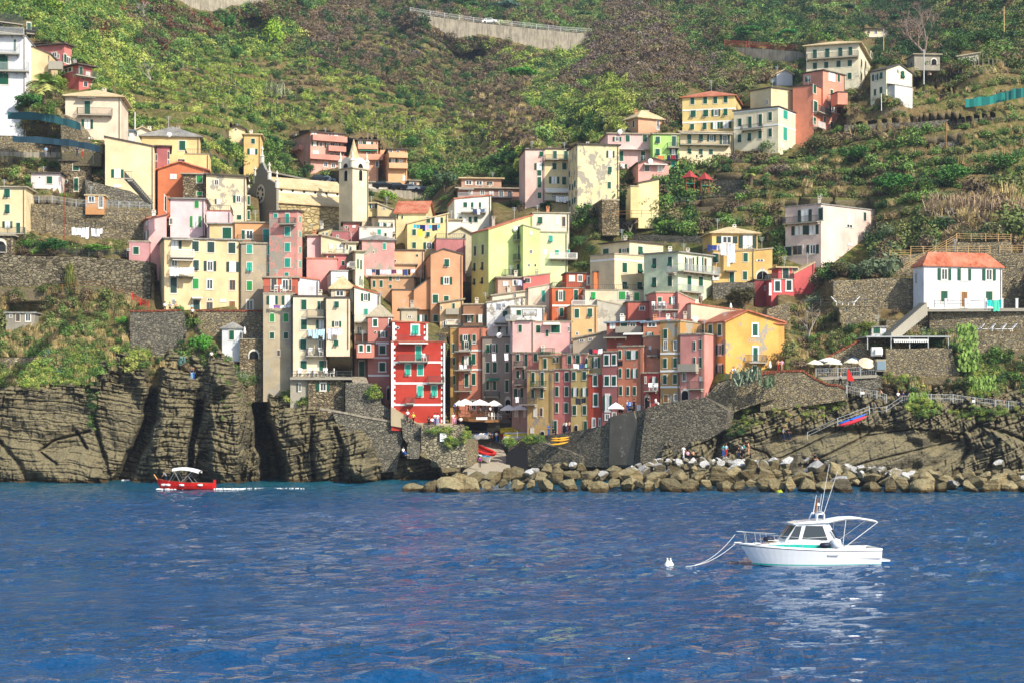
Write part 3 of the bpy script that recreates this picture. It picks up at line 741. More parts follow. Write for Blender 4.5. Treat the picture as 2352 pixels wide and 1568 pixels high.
house(Z00, 'low white house with a blue grey flat roof beside the hipped cream house', 'E9E9E6', (1128, 1225), 1205, 1300, 298, yaw=4, d=6, rc='blue', w='c 1178 1237 20 35', ch=0)
house(Z00, 'yellow house with a hipped grey slate roof and one green shuttered window', 'F6D68F', (1300, 1835), 1255, 1560, 290, yaw=7, roof='hip', rh=2.4, rc='grey', d=11, ov=.5, w='c 1675 1340 56 85;n 1665 1482 62 30', ext=8, ch=1)
house(Z00, 'low yellow annex with a railed roof terrace against the hipped yellow house', 'F7D58A', (1700, 1922), 1418, 1600, 284, yaw=7, roof='ter', d=6, rc='slate', ext=6)
house(Z00, 'narrow plum red house wedged behind the blank cream house', 'B96A72', (1440, 1560), 1348, 1600, 281, yaw=12, d=8, w='n 1548 1430 16 70;n 1548 1500 16 60', rc='dark', ch=0)
house(Z00, 'tall blank cream house with a slanting roof and one window low down', 'F8DCA8', (966, 1415), (1262, 1352), 1950, 273, yaw=10, d=9, rc='dark', ov=.2, w='o 1080 1597 50 75;n 1080 1712 60 22;n 1436 1450 16 60', ext=4, ch=0)
house(Z00, 'terracotta house with a wide gable behind the stone fronted house', 'D97B4C', (1450, 1905), 1560, 1790, 279, yaw=6, d=9, roof='gR', rh=1492, pk=.45, rc='red', w='n 1593 1625 50 40', ext=4)
house(Z00, 'ochre house with a cream gable and a round gable window beside the hill road', 'F2CB7E', (2240, 2396), 1240, 1425, 332, yaw=5, d=8, rc='tan', w='c 2325 1300 34 45;o 2320 1395 40 50', ch=1)
house(Z00, 'cream gable end with a small round window above the ochre house', 'F5DCA6', (2105, 2250), 1190, 1330, 336, yaw=5, d=8, roof='gR', rh=1165, rc='dark', w='R 2167 1192 11;n 2228 1290 14 30', ch=0)
# left edge terraces
house(Z01, 'small pale pink house with a dark slab roof and a row of flowerpots', 'F8E2EA', (285, 556), 25, 172, 273, yaw=4, d=6, rc='dark', w='c 455 88 50 66;R 367 62 8', ext=2, ch=0)
house(Z01, 'square rough stone house with dark green windows beside the small pale pink house', 'stone', (560, 838), -85, 235, 277, yaw=4, d=8, rc='dark', w='D 700 130 38 115;c 698 -30 54 56;c 597 102 40 26', ext=2, ch=0)
house(Z01, 'cream house with a slate roof at the left edge above the arched cellar', 'F7DFA8', (-120, 235), 155, 590, 262, yaw=4, d=8, rc='slate', w='v 65 208 52 74;v 68 352 42 80;o 70 497 40 60;D 168 535 36 108;b -120 235 582 525 iron;s 580', ext=1, ch=0)
house(Z01, 'low stone cellar with a dark arched opening under the cream house at the left edge', 'stone', (-120, 118), 600, 755, 259, yaw=4, d=5, rc='slate', w='A 5 690 110 135;b -60 60 752 690 iron', ext=3, ch=0)
house(Z01, 'orange wooden garden shed with a white door and window', 'D89A5C', (785, 958), 232, 345, 266, yaw=6, d=3, rc='tan', w='n 840 266 54 54;n 927 290 36 108', ext=1, ch=0, ov=.2, name='garden_shed', cat='shed')
house(Z01, 'stone fronted house with two green shuttered windows next to the terracotta gable', 'stone', (1680, 1895), 35, 250, 276.5, yaw=5, d=6, rc='slate', w='c 1832 80 50 66;c 1832 213 50 34', sh='bright', ext=3, ch=0)
house(Z01, 'tall cream house with grey peeling plaster beside the stone fronted house', 'F6E3B4', (1895, 2262), (40, 62), 500, 275, yaw=8, d=9, rc='dark', patch=1, w='n 1988 110 36 50;L 2008 285 28 44;L 2190 262 40 62;c 2197 430 40 40;c 2285 275 22 80;c 2285 410 22 80', ext=4)
house(Z01, 'upper pale pink house with a grey slab roof behind the terrace railings', 'F8D6E6', (1565, 1882), 262, 600, 266, yaw=6, xl=1408, d=8, roof='flat', rc='grey', w='c 1807 312 38 66;n 1572 467 28 60;o 1797 470 44 100;c 1520 318 44 105;b 1408 1560 378 322 iron', sh='bright', ext=3)
house(Z01, 'windowless pale pink annex under the railed terrace of the peeling house', 'F7CFE0', (1900, 2120), 372, 600, 263, yaw=6, xl=1870, d=6, roof='ter', rc='red', w='n 1888 450 12 70', ext=3)
house(Z01, 'rose pink house at the outer left corner of the big yellow block', 'F0B9BE', (1365, 1530), (440, 405), 830, 262, yaw=20, xl=1312, d=7, roof='flat', rc='red', w='n 1350 480 16 50;o 1350 590 16 75;n 1357 740 14 60;c 1330 735 16 40', ext=3, ch=1)
house(Z01, 'low mauve pink annex with a grey parapet below the stone terraces', 'D99AA6', (1185, 1368), 655, 820, 260, yaw=4, d=5, roof='flat', rc='slate', w='D 1250 735 50 66;n 1180 728 24 18', ext=1, ch=0, ov=.1)
AB(Z01, 'big pale yellow apartment block with two washing hung balconies on the cliff top', 'F8D9A0', (1510, 2215), 625, 1285, 253.5, yaw=16, xl=1425, d=10, roof='flat', rc='grey', ov=.3,
   w='c 1795 697 60 92;c 1937 705 64 96;c 2130 712 64 96;n 1603 680 52 78;c 1655 685 28 80;n 1603 850 52 60;v 1800 870 52 90;o 1930 877 50 90;o 2137 885 50 90;c 1595 1055 58 140;g 1797 1040 54 92;n 1927 1045 54 92;n 2135 1052 54 92;n 1594 1207 26 52;D 1805 1237 60 95;n 1925 1245 58 72;W 2133 1243 54 84;n 2050 1195 50 26;n 1927 1187 46 14;b 1567 1778 800 728 white;b 1560 1776 970 900 white;a 1580 1775 630 645;a 1580 1775 808 832;a 1760 1860 1160 1180', sh='dark', ext=2, ch=0)
house(Z01, 'yellow roof top flat with a wide garage like green shutter on the pale yellow block', 'F2C98A', (1925, 2150), 492, 640, 259, yaw=7, d=5, roof='flat', rc='grey', w='c 2085 575 80 100', ext=0, ch=0)
house(Z11, 'orange roof terrace flat with teal doors on the beige house', 'E6A468', (-195, 228), 480, 665, 259, yaw=7, d=7, rc='slate', ov=.2, w='n -60 590 60 80;t 95 600 56 116;c -118 590 30 80;b -170 225 662 598 iron', ext=1, ch=0)
house(Z11, 'tall beige house with teal shutters between the yellow block and the salmon tower', 'BCA988', (-136, 230), 672, 1290, 256, yaw=7, d=9, rc='slate', ov=.2, patch=1, w='t 132 730 50 80;v 135 893 50 84;t -60 722 52 80;V -60 887 50 84;g -60 1058 48 84;n -58 1235 60 92', sh='teal', ext=3, ch=0)
house(Z11, 'tall salmon tower house with pale teal shutters and a railed top storey', 'EC9C8C', (380, 425), 372, 1000, 255, yaw=78, xl=122, d=9, rc='dark', ov=.25, patch=1, w='t 290 560 48 80;t 290 705 46 80;t 290 847 50 80;t 282 952 36 30;t 400 450 14 50;t 400 585 14 50;t 400 730 14 55;t 400 862 14 60;c 182 415 34 40;c 288 442 36 90;b 225 372 492 440 iron', sh='teal', ext=3, ch=0)
# hill top, centre left: terraces of pink flats
AB(Z10, 'pink block of flats with long balconies and a gabled left end on the hill road', 'E9AC98', (500, 808), 1215, 1575, 356, yaw=28, xl=315, d=10, roof='flat', rc='dark', ov=.4, w='n 535 1235 40 26;n 680 1240 24 28;n 735 1250 28 30;o 540 1322 26 40;n 595 1327 26 40;o 665 1340 30 44;o 740 1345 30 44;b 505 820 1300 1255 wall;b 650 810 1392 1350 wall;n 548 1412 44 40;n 695 1432 34 40;n 750 1436 34 40;b 480 820 1470 1430 wall;n 640 1515 34 44;n 710 1525 34 40;g 345 1340 20 40;n 360 1248 16 26;b 345 440 1385 1355 wall;n 450 1500 14 40', ext=8, slab=plaster('E39C88'))
AB(Z10, 'peach block of flats with a green awning right behind the bell tower', 'F0B088', (930, 1122), 1290, 1720, 356, yaw=9, xl=800, d=10, rc='dark', ov=.4, w='o 960 1315 30 34;o 1035 1325 36 36;b 935 1115 1372 1335 wall;a 945 1112 1370 1395 x2E8C62;n 1035 1407 36 34;n 1112 1510 30 52;n 990 1490 34 44;b 930 1165 1470 1425 wall;n 1110 1720 24 50', ext=8, slab=plaster('F2A985'))
AB(Z10, 'apricot block of flats with washing on its balconies, right end of the hill road row', 'F5BC84', (1215, 1388), 1375, 1700, 352, yaw=9, xl=1125, d=9, rc='dark', ov=.4, w='n 1237 1390 30 34;n 1306 1402 26 34;b 1218 1390 1450 1410 wall;o 1260 1480 34 44;n 1330 1490 34 44;b 1218 1390 1548 1505 wall;n 1250 1700 26 40;n 1362 1640 26 44;b 1150 1190 1450 1425 wall', ext=8, slab=plaster('F5B882'))
house(Z11, 'low glass fronted bar under the peach flats beside the parked cars', 'E8E0D0', (1035, 1260), 110, 175, 350, yaw=9, d=5, rc='slate', w='n 1085 128 40 38;n 1140 130 40 38;n 1195 135 40 38;n 1235 140 30 38', ext=2, ch=0)
house(Z11, 'small peach kiosk house with white blinds at the right end of the hill road', 'F3C49A', (1408, 1500), 95, 175, 348, yaw=9, d=5, rc='slate', w='n 1430 125 30 34;n 1462 127 26 34', ext=2, ch=0)
AB(Z11, 'long brown brick toned block with shuttered loggias and pale grey roofs', 'C9937A', (1855, 2520), 165, 300, 316, yaw=5, d=9, rc='slate', ov=.6, w='n 1970 200 36 34;n 2080 205 36 40;n 2163 210 36 40;n 2252 215 40 60;n 2330 220 40 60;a 1860 2000 165 180;b 1855 2351 248 228 gal', ext=6, ch=1)
house(Z11, 'upper storey of the brown block set back under its own slate roof', 'CE9C80', (1888, 2255), 75, 165, 321, yaw=5, d=7, rc='tan', ov=.6, w='n 1955 112 56 36;n 2050 116 56 36;n 2145 120 56 34', ext=1, ch=0)
house(Z11, 'white house with a washing hung balcony and red roof strip below the brown block', 'FAF6E6', (1825, 2160), (262, 232), 530, 297, yaw=8, xl=1760, d=8, rc='red', ov=.2, w='c 1922 317 34 48;o 2022 325 40 62;o 1923 450 50 44;c 2020 450 32 52;b 1885 2110 385 345 gal', ext=4, ch=0)
# dense middle
house(Z11, 'small yellow house hard against the foot of the bell tower', 'F0D98E', (1030, 1108), 305, 400, 304, yaw=5, d=6, rc='tan', w='o 1077 330 26 36', ch=0)
house(Z11, 'cream house with a slanting slate roof right of the bell tower', 'EFD9A0', (1115, 1290), (305, 372), 450, 303, yaw=5, d=7, rc='slate', ov=.2, w='c 1293 420 14 42;n 1175 350 24 12', ch=0)
house(Z11, 'pale yellow house with a long red tiled roof in the middle of the upper village', 'F3E3A6', (1285, 1560), 390, 470, 300, yaw=-6, d=9, roof='gL', rh=2.4, rc='red', w='c 1300 425 14 42;c 1345 428 14 30', ch=1)
house(Z11, 'taupe gabled house with a dark roof and a balcony of washing', 'F0DFC0', (1125, 1275), 432, 580, 290, yaw=12, xl=958, d=8, roof='gL', rh=1.3, pk=.5, rc='dark', w='o 1152 498 30 34;o 1220 505 34 34;b 1120 1275 580 530 iron', ext=3, ch=1)
house(Z11, 'small brick red house left of the taupe gabled house', 'C87C78', (800, 955), 480, 580, 288, yaw=6, d=6, rc='dark', w='n 830 520 24 20;n 900 515 24 20', ch=0)
house(Z11, 'cream house with a dark shed roof below the church wall', 'F1DDA4', (575, 700), (560, 522), 640, 285, yaw=6, d=6, rc='dark', w='n 618 580 18 24;n 650 582 18 24', ch=1)
house(Z11, 'plum wall house with a railed terrace behind the pale pink chimneys', 'BC707A', (700, 850), 560, 650, 283, yaw=4, d=6, roof='ter', rc='slate', w='n 750 605 20 24')
house(Z11, 'pinkish white house with two stout chimneys and a teal shutter', 'EFDCD4', (950, 1255), 520, 640, 283, yaw=7, xl=860, d=6, roof='ter', rc='slate', w='t 1133 565 30 48;n 890 585 34 34;n 930 560 14 50;c 1190 590 20 30', patch=1)
house(Z11, 'weathered pink house with a grey stone roof and one teal window', 'E9A9A6', (975, 1272), 640, 790, 276, yaw=8, xl=905, d=7, roof='hip', rh=1.0, rc='grey', patch=1, w='t 1180 697 28 58;n 952 680 12 36;n 1080 750 14 30', ch=0)
house(Z11, 'blank light pink house beside the tall salmon tower', 'F7C9D6', (470, 597), 600, 830, 271, yaw=6, d=7, rc='slate', ch=1, w='')
house(Z11, 'cream house with a glazed terrace and slanting slate roof in the middle of the village', 'F1E2B2', (597, 825), (595, 650), 800, 270, yaw=6, d=8, rc='slate', ov=.3, w='n 688 697 30 40;b 735 830 765 720 gal;n 775 700 60 40', ch=0)
house(Z11, 'pale green yellow house with tall narrow shutters left of the orange terrace', 'E9EAC0', (915, 990), 745, 1010, 266, yaw=14, xl=828, d=7, rc='slate', w='c 937 858 12 84;c 965 866 12 84;c 870 720 20 30;n 960 980 14 30;b 840 920 905 870 white', ch=0)
house(Z11, 'pale cream house with dark narrow shutters above the green yellow one', 'F0E6C0', (815, 920), 665, 760, 270, yaw=8, d=7, rc='slate', w='n 838 705 16 44;n 868 715 14 40', ch=0)
house(Z11, 'low salmon pink house with a flat roof and many chimney pots', 'F2A29C', (465, 745), 812, 960, 265, yaw=5, d=8, roof='flat', rc='red', ov=.1, w='', ch=2)
house(Z11, 'dark pink house with a lattice door beside the low salmon pink house', 'D98088', (640, 830), 770, 880, 268, yaw=5, d=5, rc='slate', w='n 690 795 60 20;c 800 850 26 40', ch=0)
house(Z11, 'windowless white box house with a rounded corner above the cream cliff houses', 'F4F4F4', (690, 845), 925, 1150, 257, yaw=10, xl=445, d=6, rc='grey', ov=.12, ext=2, ch=0)
house(Z11, 'low grey white parapet house in front of the rounded white box', 'E6E7EA', (385, 580), (985, 1010), 1150, 252, yaw=6, d=5, rc='red', ov=.1, ext=2, ch=0)
house(Z11, 'tiny cottage with a slate roof and green eaves between white house and rounded box', 'D8C9A8', (690, 895), 1090, 1200, 251, yaw=4, d=6, roof='hip', rh=2.0, rc='tan', w='n 770 1130 70 44;W 845 1130 40 60', ext=2, ch=1)
house(Z11, 'bright yellow house with a clothesline of coloured washing across its front', 'F8DB90', (1390, 1765), (492, 400), 745, 289, yaw=6, xl=1308, d=8, rc='tan', ov=.2, w='c 1582 455 34 54;o 1668 457 44 50;c 1452 568 34 54;v 1580 585 32 38;c 1452 687 34 54;o 1590 690 44 58;n 1325 585 14 60;n 1356 572 14 60;n 1325 690 14 60;n 1356 680 14 60;n 1748 462 12 26', ext=5)
house(Z11, 'low white wall house between the yellow house and the white balcony house', 'F4F0E6', (1765, 1885), 455, 560, 293.5, yaw=6, d=6, rc='slate', ch=0)
house(Z11, 'raspberry pink house with grey quoins and a planted roof terrace', 'CC7F86', (1655, 1925), 628, 800, 283.5, yaw=6, d=7, roof='ter', rc='grey', w='', ext=4)
house(Z11, 'drab cream gabled house behind the raspberry pink one', 'D9CCA6', (1760, 2010), 590, 740, 293, yaw=6, d=8, roof='gR', rh=525, rc='slate', ch=0)
house(Z11, 'orange house with a big glazed loggia and brown slab roof', 'F0B988', (1240, 1545), 735, 900, 282, yaw=7, xl=1110, d=8, rc='dark', ov=.2, w='n 1175 805 44 100;n 1215 808 36 100;c 1480 780 20 20;R 1280 830 12', ext=3, ch=2)
house(Z11, 'long apricot terrace house under the glazed loggia', 'F2BE8E', (985, 1465), 862, 960, 278, yaw=5, d=6, roof='flat', rc='slate', ext=3, ch=0, w='')
house(Z11, 'tan house hung with a long line of washing in the middle of the village', 'D9A87C', (1055, 1450), 975, 1100, 275, yaw=5, d=7, rc='slate', w='c 1085 1040 26 60;c 1150 1040 28 62;c 1235 993 28 44;c 1235 1065 24 30;n 1300 990 28 40', ext=3, ch=1)
house(Z11, 'tall plain orange tan house with a gable, its left wing stepping down like a stair', 'E3A678', (1605, 1900), 770, 1405, 271, yaw=7, xl=1550, d=10, roof='gR', rh=725, pk=.4, rc='dark', ov=.15, w='v 1752 848 44 66;o 1750 1012 46 66;c 1648 1178 50 76;c 1748 1178 44 52;c 1650 1355 42 60', ext=4, ch=0)
house(Z11, 'lower wing of the plain orange tan house', 'E3A779', (1250, 1600), 1100, 1405, 272, yaw=7, d=7, rc='dark', ov=.1, w='c 1485 1178 44 76;o 1527 1355 38 56', ext=4, ch=1)
house(Z11, 'small tan slope roofed wing joining the orange tan gable to its lower wing', 'DD9F70', (1450, 1602), (1100, 985), 1160, 271.5, yaw=7, d=6, rc='dark', ov=.1, ext=2, ch=0)
house(Z11, 'small weathered grey house with a potted terrace in front of the orange tan gable', 'C9BDA0', (1335, 1480), 1270, 1400, 254, yaw=6, d=6, roof='flat', rc='slate', patch=1, w='n 1410 1345 34 16', ext=3, ch=1)
# big lime house
AB(Z21, 'big lime yellow house, the tallest wing with stacked balconies and a red roof', 'DDF095', (-215, 188), (545, 415), 1120, 275, yaw=25, xl=-372, d=9, roof='flat', rc='red', ov=.15, w='c -336 738 20 90;c -266 725 20 90;v -341 885 20 76;v -269 877 20 76;v -343 1020 20 60;v -271 1010 20 60;c 65 575 40 116;c 77 752 42 124;v 68 885 45 46;b 10 125 640 595 iron;b 8 122 825 772 iron;b -80 0 965 912 iron;b -5 125 960 915 iron', ext=4, ch=1)
house(Z21, 'middle wing of the lime house with three tiny windows', 'DDF095', (102, 258), (505, 545), 960, 274, yaw=10, d=8, rc='slate', ov=.1, w='n 175 575 22 34;n 175 745 22 34;n 155 870 18 24;n 215 870 12 20', ext=4, ch=0)
house(Z21, 'right wing of the lime house with a white balustraded terrace', 'E6F5B4', (258, 512), 570, 960, 275.5, yaw=8, d=7, rc='slate', ov=.12, w='v 355 627 36 58;n 304 748 26 44;c 412 752 36 44;c 517 745 22 30;b 345 590 812 760 white', ext=4, ch=0, sh='teal')
house(Z21, 'cream house with a sunlit terrace behind the lime house', 'F6ECD0', (190, 525), 392, 580, 287, yaw=6, d=8, rc='slate', ov=.2, w='v 258 458 42 60;n 415 460 30 70;n 475 470 30 90', ext=4)
house(Z20, 'tall pale pink strip house with a green tall window on each floor', 'F2C9BC', (122, 300), 1378, 1862, 300, yaw=6, d=10, rc='dark', ov=.2, w='v 268 1417 32 44;o 250 1533 38 60;c 250 1592 38 50;c 250 1678 36 96;c 252 1798 34 54', ext=6, ch=1)
AB(Z20, 'tall pale yellow block with a long white awning beside the pale pink strip house', 'F8E3A6', (301, 565), 1372, 1850, 300.3, yaw=6, d=10, rc='dark', ov=.2, w='D 394 1428 34 76;D 496 1428 34 76;c 580 1410 30 44;c 389 1530 38 60;c 480 1530 38 60;o 387 1658 42 62;v 478 1663 36 70;a 300 520 1730 1780;n 385 1800 40 30;A 482 1850 50 50;b 300 520 1845 1810 gal;b 300 560 1470 1440 iron', ext=6, ch=1)
AB(Z20, 'big cream block with peeling grey patches and a gable over its blank lit wall', 'F8E7AE', (602, 985), (1330, 1340), 1950, 291, yaw=10, xl=518, d=9, roof='flat', rc='dark', ov=.3, patch=1, w='o 905 1420 32 60;c 898 1560 36 50;c 892 1590 32 30;c 893 1705 30 60;c 530 1600 14 60;c 560 1720 14 60;c 535 1720 14 60;c 580 1690 14 60;c 560 1850 14 60;c 535 1870 14 60;c 580 1840 14 60', ext=6, ch=1)
house(Z20, 'long pale pink house with slate roof and white framed green windows', 'F4C6C8', (880, 1292), 1232, 1560, 305, yaw=6, d=9, rc='slate', ov=.3, w='o 965 1280 34 40;c 1062 1276 38 60;c 1220 1274 38 62;c 1005 1437 36 92;c 1203 1438 36 92;o 1018 1536 34 50;a 980 1260 1372 1385', ext=5, ch=1)
house(Z20, 'electric lime green house with red and dark washing on its balcony', 'BFF277', (1294, 1530), 1235, 1600, 303, yaw=6, d=9, rc='slate', ov=.3, w='v 1338 1287 40 58;D 1487 1300 38 90;v 1337 1400 40 58;o 1483 1397 30 50;t 1482 1507 38 60;b 1420 1528 1462 1420 iron;b 1420 1530 1360 1350 iron', ext=5, ch=0)
house(Z20, 'tan square house with a low hipped roof and two white chimneys', 'E6AC86', (1160, 1385), 1085, 1230, 318, yaw=30, xl=1040, d=9, roof='hip', rh=1.8, rc='tan', ov=.5, w='n 1340 1150 22 84;c 1120 1140 14 64;c 1062 1160 14 60', ext=5, ch=2)
AB(Z20, 'tall yellow block with white bands and a shallow red hipped roof', 'F4D583', (2045, 2110), 882, 1215, 323, yaw=76, xl=1565, roof='hip', rh=1.9, rc='red', ov=.4, w='s 998;s 1112;c 1658 930 36 60;c 1775 925 36 60;c 1868 922 36 60;c 1962 916 36 60;v 1665 1047 46 60;v 1780 1042 46 60;o 1875 1037 34 60;v 1962 1032 36 60;v 1655 1167 36 52;v 1771 1160 34 60;o 1868 1155 34 60;o 1965 1150 44 60', ext=3, ch=1, side=1)
AB(Z20, 'long cream house with arched ground floor windows under the banded yellow block', 'F6E0B2', (1535, 2030), 1215, 1470, 319, yaw=6, d=7, rc='slate', ov=.3, w='D 1628 1283 36 88;v 1735 1270 36 60;o 1832 1272 34 58;o 1955 1290 40 90;c 1628 1390 36 44;c 1733 1396 36 46;c 1827 1398 36 46;b 1535 1990 1335 1292 iron;a 1540 2020 1222 1240', ext=5, ch=0)
AB(Z20, 'large cream house with a darker left side and a sunlit stepped right side', 'F8E7C2', (2447, 2765), 985, 1445, 315, yaw=58, xl=2037, d=10, rc='dark', ov=.25, w='c 2095 1127 30 72;D 2187 1125 30 105;D 2282 1108 30 112;v 2092 1273 30 72;v 2183 1260 30 72;c 2280 1240 30 72;c 2373 1070 30 76;c 2373 1220 30 76;t 2510 1060 38 70;T 2645 1075 38 70;t 2508 1235 34 112;t 2643 1235 34 76;b 2120 2310 1195 1150 iron;s 1145;s 995;n 2482 1345 24 30;D 2560 1405 40 70', sh='green', ext=4, ch=0, side=1)
house(Z20, 'set back upper storey of the large cream house with a sloping roof', 'EBD6A4', (2380, 2765), (808, 860), 1010, 320, yaw=40, xl=2190, d=8, rc='dark', ov=.25, w='t 2653 940 22 54;n 2345 940 14 50', ext=1, ch=1)
# upper right
AB(Z30, 'big cream house with four storeys and a hipped roof, highest of the upper right group', 'F4E8C4', (835, 985), 400, 840, 343, yaw=72, xl=352, d=11, roof='hip', rh=1.7, rc='tan', ov=.7, w='D 430 500 38 84;D 545 490 40 84;D 665 480 38 80;D 757 472 36 76;c 432 608 36 60;c 535 600 36 58;c 648 590 38 60;c 752 583 38 58;c 750 700 36 58;c 900 492 18 50;c 950 517 12 40;c 857 588 12 56;c 895 605 12 56;c 855 705 12 50;b 362 832 538 490 iron', ext=6, ch=2)
AB(Z30, 'salmon orange tower house with stacked balconies beside the large cream house', 'F39C7C', (505, 705), 650, 1215, 323, yaw=45, xl=322, d=9, rc='dark', ov=.25, w='c 365 725 42 60;n 585 710 50 70;c 648 722 20 66;D 583 870 22 80;n 583 997 44 70;n 650 1010 36 72;c 520 1100 16 46;D 583 1160 20 70;g 645 1120 26 60;b 545 670 942 885 iron', ext=5, ch=0)
house(Z30, 'lower salmon block of the salmon orange tower with a walled roof terrace', 'F2946F', (417, 515), 785, 1215, 320, yaw=58, xl=228, d=7, rc='dark', ov=.1, w='c 427 825 24 70;D 435 985 32 90;c 427 1115 22 60;b 418 570 1055 1000 iron;b 415 480 1180 1128 white', ext=5, ch=0)
house(Z30, 'salmon bay box hanging on the right corner of the salmon orange tower', 'F49D7E', (640, 732), 850, 960, 320, yaw=14, d=3, rc='dark', ov=.1, ext=0, ch=0)
house(Z30, 'cream gabled house on a grey stone base right of the big hipped house', 'FAF0CC', (1087, 1330), 640, 905, 317, yaw=38, xl=942, d=9, roof='gR', rh=598, pk=.5, rc='dark', ov=.25, w='v 1233 690 36 64;c 963 718 12 60;o 990 712 20 60;v 1042 695 24 60;c 1040 830 24 60;c 985 850 20 60;D 1128 825 36 60;a 1090 1175 768 790 x6E6558', ext=5, ch=0)
house(Z30, 'grey white garage under the sunlit gable of the cream gabled house', 'D2D2CE', (1165, 1328), 782, 890, 316, yaw=38, d=3, rc='grey', ov=.05, ext=3, ch=0)
house(Z30, 'small far away cream villa with a flat roof and white balustrade among the trees', 'F0E0AE', (885, 1112), 268, 360, 520, yaw=5, d=9, rc='dark', ov=.8, w='n 925 298 22 26;n 990 300 30 34;n 1065 298 34 30;b 910 1110 350 325 white', ext=8, ch=0)
house(Z30, 'pale grey house with a white gable left of the salmon orange tower', 'DCDDE4', (80, 225), 680, 800, 352, yaw=10, xl=20, d=8, roof='gR', rh=645, rc='tan', w='n 55 735 14 50', ext=6, ch=0)
house(Z30, 'ruined grey stone shelter with a green arch behind the bare tree', 'A89F8C', (1345, 1580), 505, 600, 335, yaw=4, d=5, rc='slate', w='A 1525 565 60 66', ext=1, ch=0, patch=1, name='stone_shelter', cat='shelter')
house(Z30, 'low grey shelter with an arched brown door on the vine terraces', 'CFC6B2', (1740, 1935), (525, 492), 585, 338, yaw=4, d=5, rc='slate', w='A 1825 565 34 50', ext=4, ch=0, name='stone_shelter', cat='shelter')
house(Z20, 'small pink gabled house with a white fascia in front of the long pink house', 'EFAFA6', (1160, 1440), 1500, 1640, 298, yaw=6, d=8, roof='gR', rh=1460, rc='dark', w='n 1240 1552 44 50;n 1360 1552 44 50;a 1210 1420 1505 1525', ext=5, ch=1)
house(Z21, 'blank pale yellow house with a slanting roof among the terraces', 'F9E6A4', (1162, 1350), (118, 80), 260, 290, yaw=8, xl=1025, d=7, rc='dark', ov=.25, ext=5, ch=0)
house(Z21, 'lower front of the blank pale yellow house', 'F6DE98', (1090, 1165), 148, 270, 288, yaw=8, d=4, rc='slate', ov=.1, ext=3, ch=0)
house(Z21, 'ruined stone hut with a blind left wall on the garden terraces', 'stone', (828, 985), 272, 430, 284, yaw=8, xl=718, d=5, rc='slate', ov=.05, w='n 762 385 16 60', ext=3, ch=0, name='stone_hut', cat='hut')
# right hand upper
AB(Z31, 'large pale pink house with a blank sunlit side wall', 'FBDCCF', (487, 985), (312, 372), 900, 270, yaw=50, xl=160, d=9, rc='grey', ov=.15, w='o 340 418 56 118;c 485 400 40 110;o 285 550 60 86;o 410 545 50 86;n 270 732 86 86;o 412 724 50 86;c 188 742 56 84;n 748 513 54 22;n 755 680 40 20;c 888 425 22 76;n 900 580 22 76;b 165 480 482 425 iron', sh='dark', ext=4, ch=1)
house(Z31, 'coral red house with a sloping parapet below the large pink house', 'E8686A', (242, 428), (950, 850), 1140, 262, yaw=12, xl=235, d=6, rc='tan', ov=.1, ext=3, ch=0)
house(Z31, 'coral red front with two white framed dark windows', 'E66266', (30, 240), 1000, 1150, 259, yaw=6, d=4, roof='ter', rc='slate', w='c 87 1062 46 90;c 192 1055 46 90;n 20 1090 16 90', sh='dark', wk=1, ext=3)
house(Z31, 'coral red upper room with an awning roof', 'E46264', (95, 240), 895, 1000, 263, yaw=6, d=4, rc='tan', ov=.5, w='c 162 945 54 90;n 250 910 50 30', sh='dark', ext=1, ch=0)
house(Z21, 'deep red house partly hidden by the dark bushes under the mustard house', 'AA4A52', (2230, 2420), 1010, 1260, 262, yaw=6, d=6, rc='dark', ov=.1, w='n 2325 1080 14 40', ext=3, ch=0)
house(Z31, 'white villa with a red tiled hipped roof above the sea terrace', 'F3F6FE', (1432, 2150), 880, 1272, 243, yaw=15, xl=1335, d=9, roof='hip', rh=2.1, rc='red', ov=.3, w='o 1620 953 54 105;o 1803 955 54 105;o 2030 957 54 105;c 1618 1155 60 95;c 2030 1150 60 78;W 1803 1183 54 136;n 1362 990 14 110', sh='green', ext=2, ch=1, name='villa', cat='villa')
AB(Z21, 'mustard house with a big sheet hanging from its roof terrace', 'ECC16C', (1850, 2228), 738, 1030, 266, yaw=6, d=7, roof='ter', rc='slate', w='v 1868 805 46 80;v 2020 803 54 76;c 2145 798 40 78;c 2140 965 38 76;D 2020 982 42 92;n 1868 965 50 76;a 1955 2055 915 935 x8C7C62', ext=3)
house(Z21, 'set back top floor of the mustard house under a hipped slate roof', 'EFC470', (1838, 2255), 578, 735, 270, yaw=6, d=7, roof='hip', rh=1.3, rc='tan', ov=.5, w='o 1975 637 84 60;o 2165 655 72 112', sh='dark', ext=1, ch=1)
house(Z21, 'mustard side wing with a dark arched loggia', 'E8BC68', (2228, 2392), (735, 720), 1010, 268, yaw=6, d=7, roof='flat', rc='slate', ov=.15, w='A 2300 955 130 100;n 2280 830 60 10', ext=3, ch=0)
AB(Z21, 'cream house with an open awning terrace left of the pale green house', 'F6DDAC', (942, 1245), (770, 790), 1110, 263, yaw=42, xl=718, d=9, rc='slate', ov=.1, w='c 1033 893 42 86;v 1173 900 42 86;v 1033 1055 42 60;v 1170 1058 42 60;s 815', ext=3, ch=0)
house(Z21, 'set back upper floor of the cream awning house', 'F7E0B0', (1080, 1388), (652, 680), 800, 267, yaw=40, xl=820, d=7, rc='dark', ov=.35, w='v 1177 738 42 76;o 1032 735 40 40;c 865 742 50 50', ext=2, ch=2)
